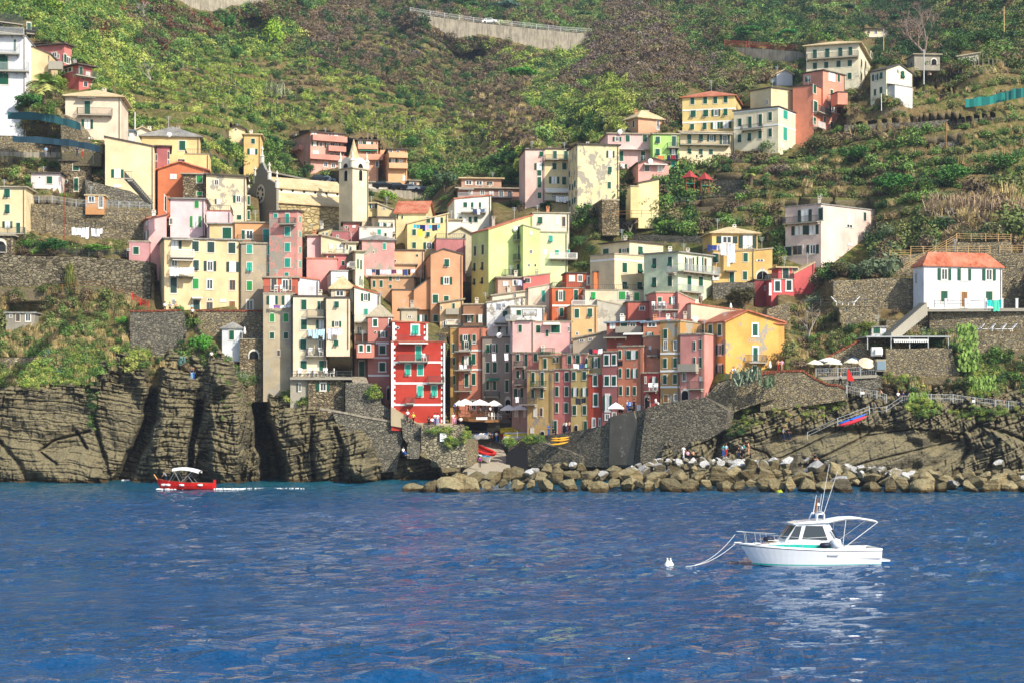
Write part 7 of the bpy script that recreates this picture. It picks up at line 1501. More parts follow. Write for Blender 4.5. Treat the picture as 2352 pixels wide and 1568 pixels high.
# poles, lamps, wires
def pole(label, t, x, y0, y1, D, rr=.09, mat=M_wd, name='pole', cat='pole', lamp=None):
 a, b_ = WT(t, x, y0, D), WT(t, x, y1, D); a.x = b_.x; mb = MB(); mb.tube([b_-Vector((0,0,1)), a], rr, 7, r2=rr*.75)
 if lamp:
  r = empty('street_lamp', b_, label, 'street lamp'); mb.build('post', mat, r)
  q = MB(); q.tube([a, a+Vector((lamp*.7, -.1, .25)), a+Vector((lamp, -.2, .1))], .04, 5); q.build('arm', mat, r); q = MB(); q.lathe(a+Vector((lamp, -.2, -.2)), [(.2, 0), (.14, .2), (.05, .32)], 8); q.build('lantern', M_gal, r)
 else: tag(mb.build(name, mat), label, cat)
 return a
pole('rusty red pole standing in front of the terrace wall', Z01, 590, 130, 600, 262, .07, M_rust)
pole('white utility pole in front of the bare tree', Z30, 1432, 455, 730, 322, .13, M_gal)
pole('wooden utility pole in the middle of the right slope', Z30, 1635, 1125, 1445, 300, .12)
pa = pole('pale utility pole at the top right of the slope', Z30, 2168, 60, 260, 372, .13, M_wdl)
pb = pole('thin pale pole in front of the far cream villa', Z30, 1062, 268, 440, 380, .12, M_wdl)
pole('slim white pole above the red roadside parapet', Z30, 645, 235, 295, 480, .12, M_wh)
pole('white pole at the edge of the green slope behind the hipped cream house', Z00, 1240, 1030, 1190, 300, .1, M_wh)
pole('white pole below the ochre house on the hill road', Z00, 2065, 1205, 1305, 330, .1, M_wh)
pole('small pole on the terraced field left of the green net', Z30, 1042, 860, 970, 312, .07, M_wh)
pole('tall street lamp at the end of the hill road', Z11, 1640, 50, 210, 346, .08, M_gal, lamp=.8)
pole('street lamp on the cliff terrace of the hipped cream house', Z01, 855, -300, -120, 272, .06, M_iron, lamp=-.6)
pole('flag pole with a red flag on the cliff path', Z32, 727, 230, 440, 231, .04, M_gal, 'flagpole', 'flagpole')
rope('upper electric cable running to the top right utility pole', sag(W(2022, 66, 420), pa, 6), .05, 'cable', 'cable', M_iron)
rope('electric cable leaving the top right pole towards the edge', sag(pa, W(2380, 22, 370), 1), .05, 'cable', 'cable', M_iron)
rope('pair of cables crossing down to the yellow banded block', sag(W(1760, 170, 335), W(1696, 215, 328), .5), .03, 'cable', 'cable', M_iron)
mb = MB(); A = WT(Z32, 730, 240, 230.9); mb.prism([A, A+Vector((0,0,-1.7)), A+Vector((.95,-.1,-1.75)), A+Vector((.4,-.05,-.6))], Vector((0,.03,0))); tag(mb.build('flag', plain('flag_red', 'D9302C', .8)), 'red warning flag hanging on the cliff path pole', 'flag')
mb = MB(); A = WT(Z12, 1690, 915, 237.6); B = WT(Z12, 1750, 835, 237.6); mb.box((A.x, 237.55, A.z), (B.x, 237.72, B.z)); sg = mb.build('notice_board', M_wh); tag(sg, 'white notice board with green lettering on the bastion', 'sign')
def text(parent, s, loc, size, mat, rx=90):
 cu = bpy.data.curves.new('lettering', 'FONT'); cu.body = s; cu.size = size; cu.extrude = .005; cu.materials.append(mat)
 tm_ = bpy.data.objects.new('l', cu); me = bpy.data.meshes.new_from_object(tm_); bpy.data.objects.remove(tm_)
 o = bpy.data.objects.new('lettering', me); COL.objects.link(o); o.parent = parent; o.location = Vector(loc)-wloc(parent); o.rotation_euler = (R(rx), 0, 0); return o
M_txt = plain('sign_green', '2C5A48', .7)
cw = B.x-A.x; ch0 = B.z-A.z
for i, s in enumerate(('TELL', 'A PARTI', 'RESIDENTI')): text(sg, s, (A.x+cw*(.45 if i == 0 else .1), 237.53, B.z-ch0*(.36+.22*i)), cw*.17, M_txt)
mb = MB(); A = WT(Z12, 2022, 715, 254.6); B = WT(Z12, 2126, 690, 254.6); mb.box((A.x, 254.5, A.z), (B.x, 254.6, B.z)); sg = mb.build('restaurant_sign', M_wh); tag(sg, 'long white sign with dark lettering hanging on the restaurant deck', 'sign')
text(sg, 'La Lanterna', (A.x+.15, 254.48, A.z+.4), (B.x-A.x)*.17, M_iron)
mb = MB(); A = WT(Z22, 1066, 590, 237.3); B = WT(Z22, 1104, 550, 237.3); mb.box((A.x, 237.2, A.z), (B.x, 237.3, B.z)); sg = mb.build('shop_sign', M_bl); tag(sg, 'blue shop sign on the orange harbour house', 'sign')
for i in range(3):
 q = MB(); q.box((A.x+.15, 237.18, A.z+(B.z-A.z)*(.2+.28*i)), (B.x-.15, 237.2, A.z+(B.z-A.z)*(.28+.28*i))); q.build('lettering_line', M_wh, sg)
for lb, x0, x1, y, D in (('small white notice with blue marks on the cliff path railing', 848, 885, 480, 229.9), ('small white notice on the long cliff railing', 1874, 1900, 555, 228.5)):
 mb = MB(); A = WT(Z32, x0, y, D); B = WT(Z32, x1, y-22, D); mb.box((A.x, D-.1, A.z), (B.x, D-.07, B.z)); tag(mb.build('notice', M_wh), lb, 'sign')
# green netting
def net(label, t, pts, Ds, h, col='2F6A70'):
 mb = MB(); P = [WT(t, x, y, d) for (x, y), d in zip(pts, Ds)]
 Q = []
 for a, b_ in zip(P[:-1], P[1:]):
  for i in range(5): q = a.lerp(b_, i/5); Q.append(q+Vector((0, .12*math.sin(len(Q)*1.9), 0)))
 Q.append(P[-1]); n = len(Q); vs = Q+[q+Vector((0,0,h*(1-.08*math.sin(i*1.3)))) for i, q in enumerate(Q)]; vs += [v_+Vector((0,.04,0)) for v_ in vs]
 fs = [(i, i+1, n+i+1, n+i) for i in range(n-1)]+[(2*n+i, 3*n+i, 3*n+i+1, 2*n+i+1) for i in range(n-1)]
 mb.add(vs, fs); tag(mb.build('netting_fence', plain('net_'+col, col, .9), fix=False), label, 'netting')
net('upper blue green netting fence below the palm tree', Z00, [(70,1095),(350,1105),(540,1140),(740,1200)], (277,277,276,275), 1.2, '2C5A60')
net('lower blue green netting fence above the footpath people', Z00, [(115,1305),(450,1325),(680,1350),(920,1400)], (270,270,269.5,269), 1.0, '24404E')
net('bright teal netting draped along the right terraces', Z30, [(1815,990),(2000,970),(2180,930)], (316,315,314), 1.6, '2A8A80')
net('teal netting fence at the right edge above the dry wall', Z30, [(2190,925),(2300,905),(2420,880)], (313,312,311), 1.8, '2C7F78')
net('small scrap of green netting lying on the left terraces', Z00, [(2195,1100),(2260,1115),(2295,1085)], (395,395,395), .9, '2FA08A')
# furniture
cm = MB()
cm.box((-.25,-.25,.42), (.25,.25,.46)); cm.box((-.25,.2,.46), (.25,.25,.95))
for x in (-.22, .18):
 for y in (-.24, .2): cm.box((x, y, 0), (x+.04, y+.04, .42))
cm.box((-.28,-.22,.62), (-.23,.24,.66)); cm.box((.23,-.22,.62), (.28,.24,.66))
co = cm.build('garden_chair', M_wh, origin=(0,0,0)); CHM = co.data; bpy.data.objects.remove(co)
def chair(label, t, x, y, D, rz=0, s=1.15):
 o = inst('garden_chair', CHM, None, WT(t, x, y, D), rz, (s, s, s)); tag(o, label, 'chair', 'white garden chairs'); return o
for i, x in enumerate((405, 480, 555, 640, 697)): chair('white chair on the long terrace under the cream house, %s from the left' % ORD[i], Z12, x, 322, 243.2+.2*(i % 2), [.2,-.1,1.4,.3,-1.2][i], 1.3)
tm = MB(); tm.lathe((0,0,0), [(.45, .7), (.45, .74)], 12); tm.tube([(0,0,0), (0,0,.7)], .04); tm.lathe((0,0,0), [(.25, 0), (.2, .04)], 8); to = tm.build('garden_table', M_wh, origin=(0,0,0)); TBM = to.data; bpy.data.objects.remove(to)
tag(inst('garden_table', TBM, None, WT(Z12, 605, 322, 243.4), 0, (1.3,1.3,1.1)), 'round white table among the chairs on the long terrace', 'table')
for i, (x, y, D, t_) in enumerate(((500,128,243.0,Z12),(595,128,243.0,Z12))): chair('%s white chair on the lowest balcony of the tall cream house' % ('left' if i == 0 else 'right'), t_, x, y-4, 242.8, .4*i)
for i, x in enumerate((1310, 1360, 1410)): chair('white chair on the salmon pink terrace, %s from the left' % ORD[i], Z21, x, 1276, 253.5, [.6, -.4, 1.0][i], 1.25)
for i, x in enumerate((185, 245)): chair('white chair on the rust red loggia, %s one' % ('left' if i == 0 else 'right'), Z11, x, 1120, 246.0, i)
for i, x in enumerate((2150, 2170, 2205, 2235)): chair('white chair at the right end of the restaurant deck, %s from the left' % ORD[i], Z12, x, 712, 256+i*.4, i*.7, 1.1)
chair('white chair on the balcony of the red house', Z12, 1545, 176, 239.0, .5, 1.1); chair('left white chair on the crimson balcony', Z22, 1275, 446, 237.0, .2, 1.1); chair('right white chair on the crimson balcony', Z22, 1318, 446, 236.8, -.5, 1.1)
for i, x in enumerate((1870, 1950)): chair('pale chair on the villa terrace behind the railing, %s' % ('left one' if i == 0 else 'right one'), Z31, x, 1258, 241, i)
lm = MB(); lm.box((-.9,-.3,.3), (.6,.3,.36)); lm.prism([Vector((.6,-.3,.33)), Vector((1.15,-.3,.95)), Vector((1.1,-.3,1.0)), Vector((.52,-.3,.38))], Vector((0,.6,0)))
for x in (-.8, .5):
 for y in (-.28, .22): lm.box((x, y, 0), (x+.06, y+.06, .3))
lo = lm.build('sun_lounger', M_wh, origin=(0,0,0)); LGM = lo.data; bpy.data.objects.remove(lo)
tag(inst('sun_lounger', LGM, None, WT(Z31, 672, 1240, 243.2), math.pi, (1.3,1.2,1.3)), 'left white sun lounger on the grass terrace, its back to the left', 'sun lounger', 'white sun loungers')
tag(inst('sun_lounger', LGM, None, WT(Z31, 745, 1240, 243.2), 0, (1.3,1.2,1.3)), 'right white sun lounger on the grass terrace, its back to the right', 'sun lounger', 'white sun loungers')
for i, x in enumerate((1905, 2005, 2108, 2200)): tag(inst('sun_lounger', LGM, None, WT(Z31, x, 1478, 237.3), .15, (1.1,1.1,1.1)), 'white lounge bed below the villa, %s from the left' % ORD[i], 'sun lounger', 'lounge beds below the villa')
# cars on the hill road and the high road
def car_proto():
 P = [(-2.0,.3),(-2.05,.75),(-1.6,.85),(-1.15,1.35),(.45,1.4),(1.1,.9),(1.9,.78),(2.0,.35)]
 b_ = MB(); b_.prism([Vector((x,-.8,z)) for x, z in P], Vector((0,1.6,0))); body = b_.build('body', by_object('car_paint', .3), origin=(0,0,0)).data
 g = MB(); g.prism([Vector((x,-.82,z)) for x, z in ((-1.35,.9),(-1.05,1.28),(.4,1.32),(.95,.9))], Vector((0,1.64,0))); gl = g.build('window', M_glass, origin=(0,0,0)).data
 w = MB(); w.lathe((0,0,0), [(.32,-.1),(.32,.1)], 12); w.v = [(x, z, y) for x, y, z in w.v]; wh = w.build('wheel', M_dark, origin=(0,0,0)).data
 for o in [o for o in COL.objects if o.name.split('.')[0] in ('body', 'window', 'wheel') and o.parent is None]: bpy.data.objects.remove(o)
 return body, gl, wh
cb_, cg_, cwh = car_proto()
def car(label, p_, rz, col, s=1.0):
 r = empty('parked_car', p_, label, 'car', 'cars on the hill roads', rz); r.scale = (s, s, s)
 inst('body', cb_, r, (0,0,0), color=lin(col)); inst('window', cg_, r, (0,0,0))
 for x in (-1.25, 1.2):
  for y in (-.75, .75): inst('wheel', cwh, r, (x, y, .32))
for lb, t_, x, y, D, c, rz in (('dark parked car, leftmost on the hill road bend', Z00, 1985, 1455, 336, '20242C', -.2), ('silver parked car on the hill road bend', Z00, 2080, 1468, 336, 'A9B0B8', -.2), ('navy parked car nearest the cream gable on the hill road', Z00, 2180, 1488, 336, '1C2434', -.2), ('black parked car, last of those on the road bend', Z00, 2255, 1505, 336, '16181C', -.2),
  ('silver blue parked car left of the bell tower', Z11, 655, 118, 345, '8FA0B4', -.1), ('dark parked car beside the silver blue one', Z11, 590, 105, 345, '2A2E36', -.1),
  ('black parked car in front of the glass bar, left one', Z11, 1165, 165, 346, '15171A', -.1), ('black parked car in front of the glass bar, right one', Z11, 1310, 178, 346, '1A1C20', -.1), ('grey parked car below the kiosk house', Z11, 1425, 190, 346, '8A9096', -.1), ('dark parked car next to the grey one', Z11, 1505, 202, 346, '1E2228', -.1), ('dark parked car at the far end of the hill road row', Z11, 1565, 212, 346, '24262C', -.1)):
 car(lb, WT(t_, x, y, D), rz, c)
car('white car driving along the top of the huge road wall', WT(Z10, 2150, 220, RWD(2150)+3), -.15, 'F2F4F6', 1.3)
def road(name, t, pts, Ds, w=5):
 mb = MB(); A = [WT(t, x, y, d) for (x, y), d in zip(pts, Ds)]; B = [p_+Vector((0, w, .1)) for p_ in A]; mb.prism(A+B[::-1], Vector((0,0,-.3))); tag(mb.build(name, M_pave), kind='structure')
road('hill_road', Z00, [(1935,1470),(2352,1545),(2800,1640),(3110,1730)], (334,336,338,344)); road('hill_road', Z11, [(1035,168),(1300,185),(1600,218)], (344,345,346.5)); road('high_road', Z10, [(1416,122),(2000,214),(3080,318)], (RWD(1416)+1.5,RWD(2000)+1.5,RWD(3080)+1.5), 8)
# playground towers
for lb, x, y in (('left playground tower with a red pyramid roof', 1635, 100), ('right playground tower with a red pyramid roof', 1772, 120)):
 c_ = WT(Z21, x, y, 292); r = empty('play_tower', c_-Vector((0,0,1.2)), lb, 'playground tower'); q = MB(); q.lathe(c_+Vector((0,0,.6)), [(1.5, 0), (.9, .5), (.05, 1.3)], 4); q.build('roof', plain('play_red', 'A8423C', .6), r)
 for dx in (-.7, .7):
  for dy in (-.7, .7): q = MB(); q.box((c_.x+dx-.06, c_.y+dy-.06, c_.z-1.6), (c_.x+dx+.06, c_.y+dy+.06, c_.z+.6)); q.build('post', M_rust, r)
 q = MB(); q.box((c_.x-.8, c_.y-.8, c_.z-.5), (c_.x+.8, c_.y+.8, c_.z-.4)); q.build('platform', plain('play_teal', '2F7F70', .6), r)
# washing
WH = ['F4F4F6', 'E9ECF2', 'F6F2EA']; MX = ['F2F2F4', '3A4A78', '2A2C34', 'D8D2E8', 'F4F4F4', '6A3A5A']
laundry(Z01, 1555, 1785, 885, 252.2, 'white sheets and shirts on the lower balcony of the yellow block', WH, 1.2, seed=2)
laundry(Z01, 655, 815, 520, 261.5, 'large white sheet on the line in front of the terrace wall', ['F2F4FA'], 1.6, seed=30); laundry(Z01, 835, 940, 528, 261.5, 'smaller white sheet right of the large one on the terrace line', ['F2F4FA'], 1.3, seed=33)
laundry(Z11, 1445, 1690, 495, 283, 'coloured washing line across the bright yellow house', ['3AB8D0', '2FA0C0', '1E2A60', 'C8B0D8', '4FC0D8', '3A3A50'], 1.0, seed=4)
laundry(Z11, 1490, 1530, 535, 282.8, 'bright yellow towel hanging below the coloured washing line', ['E8E23A'], 1.3, seed=5)
laundry(Z11, 1010, 1460, 905, 264.8, 'long line of mixed washing on the tan house terrace', MX, .9, seed=6)
laundry(Z11, 475, 630, 1452, 242.0, 'pale blue washing below the middle balcony of the tall cream house', ['BFE0F0', 'CDE8F4', 'B4D8EC'], 1.5, seed=7); laundry(Z11, 655, 790, 1445, 241.6, 'lilac white washing under the cream bay window', ['E6E2F4', 'DAD8F0'], 1.4, seed=8)
laundry(Z11, 118, 320, 1232, 245.0, 'white washing under the top windows of the tall narrow house', ['F4F2F6', '8A5AA0', 'F2F2F4', 'E8E8F0'], .6, seed=9)
laundry(Z11, 1990, 2110, 350, 296, 'washing on the balcony of the white house below the brown block', ['3A4A6A', 'F0F2F8', '5A6A90', '2A2C40'], .9, seed=10)
laundry(Z11, 1175, 1275, 520, 287, 'white washing on the taupe gabled house balcony', WH, .8, seed=11)
laundry(Z20, 1335, 1400, 1430, 301.5, 'orange towel drying on the lime green house', ['F08A50'], 1.2, seed=12); laundry(Z20, 1425, 1525, 1425, 301.5, 'dark and red washing on the lime green house balcony', ['2A2E50', '8A2838', '1E2848', '30345A'], 1.0, seed=13)
laundry(Z21, 1795, 1905, 680, 265, 'dark blue washing at the left corner of the mustard house', ['2C3E78', '32448A', 'D8DAE8'], 1.0, seed=14); laundry(Z21, 1912, 2045, 668, 264.6, 'huge pale sheet hanging over the front of the mustard house', ['DCE6F2'], 3.2, seed=15)
laundry(Z21, 400, 520, 235, 298, 'white washing under the awning of the pale yellow block', WH, 1.2, seed=16)
laundry(Z31, 2012, 2145, 1185, 238.4, 'turquoise and green beach towels on the villa terrace railing', ['35C8C0', '58D8B0'], 1.5, seed=37)
laundry(Z31, 1835, 1990, 1190, 238.8, 'white towels on the villa terrace railing', WH, .7, seed=18)
laundry(Z22, 580, 685, 512, 239.8, 'dark trousers and blue shirts on the mustard harbour house', ['2A2C34', '22242C', '3A5A98', '5A6AA8'], .9, seed=19); laundry(Z22, 965, 1015, 170, 237, 'black shirts hanging beside the orange harbour house', ['1A1A20'], .8, seed=20)
laundry(Z22, 705, 830, 62, 239.5, 'dark, red and white washing over the mauve harbour roof', ['1E2438', 'C83A4A', 'F0E8E8', 'D8A8C8'], .8, seed=21); laundry(Z22, 28, 62, 500, 249, 'white towel on the salmon and grey harbour house', WH, 1.4, seed=42)
laundry(Z12, 2165, 2205, 105, 254.2, 'left white towel on the grey plaster house', ['F2F2F6'], 1.0, seed=23); laundry(Z12, 2278, 2318, 102, 253.5, 'right white towel on the grey plaster house', ['F2F2F6'], 1.0, seed=24)
laundry(Z12, 1865, 1935, 205, 256, 'white washing on the middle balcony of the salmon harbour house', WH, .6, seed=25); laundry(Z22, 560, 690, 200, 239, 'washing on the balcony above the old pink harbour house', ['F2F2F2', '3A4A78', '9AC8B8', '4A5A88'], .9, seed=26)
laundry(Z21, 45, 140, 1000, 263, 'washing in front of the dark terrace house', ['C8C8E8', '2A2C34', '1E2030'], .9, seed=27)
# ---------------------------------------------------------------- people
def skinmesh(nodes_, edges, name, sub=1):
 me = bpy.data.meshes.new(name); me.from_pydata([n_[0] for n_ in nodes_], edges, []); o = bpy.data.objects.new(name, me); COL.objects.link(o)
 md = o.modifiers.new('s', 'SKIN'); s = o.modifiers.new('u', 'SUBSURF'); s.levels = sub
 bpy.context.view_layer.update()
 for i, n_ in enumerate(nodes_): me.skin_vertices[0].data[i].radius = (n_[1], n_[1]*.8); me.skin_vertices[0].data[i].use_root = i == 0
 dg = bpy.context.evaluated_depsgraph_get(); r = bpy.data.meshes.new_from_object(o.evaluated_get(dg)); r.name = name; bpy.data.objects.remove(o); r.polygons.foreach_set('use_smooth', [True]*len(r.polygons)); return r
def pose(kd):
 sit = kd == 'sit'; w = .16 if kd == 'walk' else 0; z0 = .48 if sit else .95; ln = -.35 if kd == 'lean' else 0
 J = {'p': (0, 0, z0), 'c': (0, ln*.6, z0+.34), 'n': (0, ln, z0+.52), 'h': (0, ln-.02, z0+.66), 't': (0, ln-.02, z0+.79), 'no': (0, ln-.12, z0+.65)}
 for s, S in ((1, 'R'), (-1, 'L')):
  q = s*w; J['s'+S] = (s*.17, ln*.95, z0+.46); J['e'+S] = (s*.25, ln-.02-q*.8, z0+.2); J['w'+S] = (s*.22, ln-.16-q*.9, z0+(.08 if not sit else .12)); J['f'+S] = (s*.2, ln-.24-q, z0+(.0 if not sit else .1)); J['th'+S] = (s*.16, ln-.24-q, z0+.05)
  J['i'+S] = (s*.09, 0, z0-.03)
  if sit: J['k'+S] = (s*.11, -.42, .48); J['a'+S] = (s*.11, -.45, .08); J['o'+S] = (s*.11, -.6, .03)
  else: J['k'+S] = (s*.1, -.04+q*.7, .5); J['a'+S] = (s*.1, .02+q*1.6, .08); J['o'+S] = (s*.1, -.13+q*1.5, .03)
 def mk(spec, edges, nm):
  k = list(spec); return skinmesh([(J[a], spec[a]) for a in k], [(k.index(a), k.index(b_)) for a, b_ in edges], nm)
 b_ = mk({'p': .1, 'c': .12, 'n': .055, 'h': .095, 't': .06, 'no': .02, 'sR': .055, 'eR': .04, 'wR': .028, 'fR': .03, 'thR': .014, 'sL': .055, 'eL': .04, 'wL': .028, 'fL': .03, 'thL': .014, 'iR': .08, 'kR': .055, 'aR': .038, 'oR': .035, 'iL': .08, 'kL': .055, 'aL': .038, 'oL': .035},
   [('p','c'),('c','n'),('n','h'),('h','t'),('h','no'),('c','sR'),('sR','eR'),('eR','wR'),('wR','fR'),('wR','thR'),('c','sL'),('sL','eL'),('eL','wL'),('wL','fL'),('wL','thL'),('p','iR'),('iR','kR'),('kR','aR'),('aR','oR'),('p','iL'),('iL','kL'),('kL','aL'),('aL','oL')], 'person_body')
 sh = mk({'p': .13, 'c': .155, 'sR': .075, 'eR': .058, 'sL': .075, 'eL': .058}, [('p','c'),('c','sR'),('sR','eR'),('c','sL'),('sL','eL')], 'shirt')
 tr = mk({'p': .135, 'iR': .1, 'kR': .078, 'aR': .06, 'iL': .1, 'kL': .078, 'aL': .06}, [('p','iR'),('iR','kR'),('kR','aR'),('p','iL'),('iL','kL'),('kL','aL')], 'trousers')
 hm = MB(); h = J['h']; hm.lathe((h[0], h[1]+.02, h[2]), [(.1, -.02), (.12, .05), (.1, .13), (.02, .17)], 8); ho = hm.build('hair', M_cloth, origin=(0,0,0)); hr = ho.data; bpy.data.objects.remove(ho)
 b_.materials.append(M_skin); sh.materials.append(M_cloth); tr.materials.append(M_cloth); return b_, sh, tr, hr
PO = {k: pose(k) for k in ('stand', 'walk', 'sit', 'lean')}
CN = {'w': ('white', 'F2F0EC'), 'k': ('black', '1C1C20'), 'b': ('blue', '2E5FA8'), 'r': ('red', 'C0322E'), 'm': ('magenta', '9A2C86'), 'g': ('grey', '8A8C90'), 'n': ('navy', '22304E'), 'p': ('pink', 'E8A8C0'), 'y': ('yellow', 'E0D04A'), 'l': ('light blue', '8CBCE0'), 't': ('tan', 'C89878'), 'e': ('teal', '2E8C90')}
def person(t, x, y, D, cs, kd, rz, where, s=1.0):
 p_ = WT(t, x, y, D) if isinstance(t, tuple) else W8(x, y, D); d = {'stand': 'standing', 'walk': 'walking', 'sit': 'sitting', 'lean': 'leaning forward'}[kd]
 r = empty('person', p_, 'person in %s and %s %s %s' % (CN[cs[0]][0], CN[cs[1]][0], d, where), 'person'); r.rotation_euler.z = rz; r.scale = (s, s, s)
 b_, sh, tr, hr = PO[kd]; inst('body', b_, r, (0,0,0))
 for nm, me, c in (('shirt', sh, CN[cs[0]][1]), ('trousers', tr, CN[cs[1]][1]), ('hair', hr, random.choice(['2A2018', '4A3420', '1E1A18', 'B09060']))): inst(nm, me, r, (0,0,0), color=lin(c))
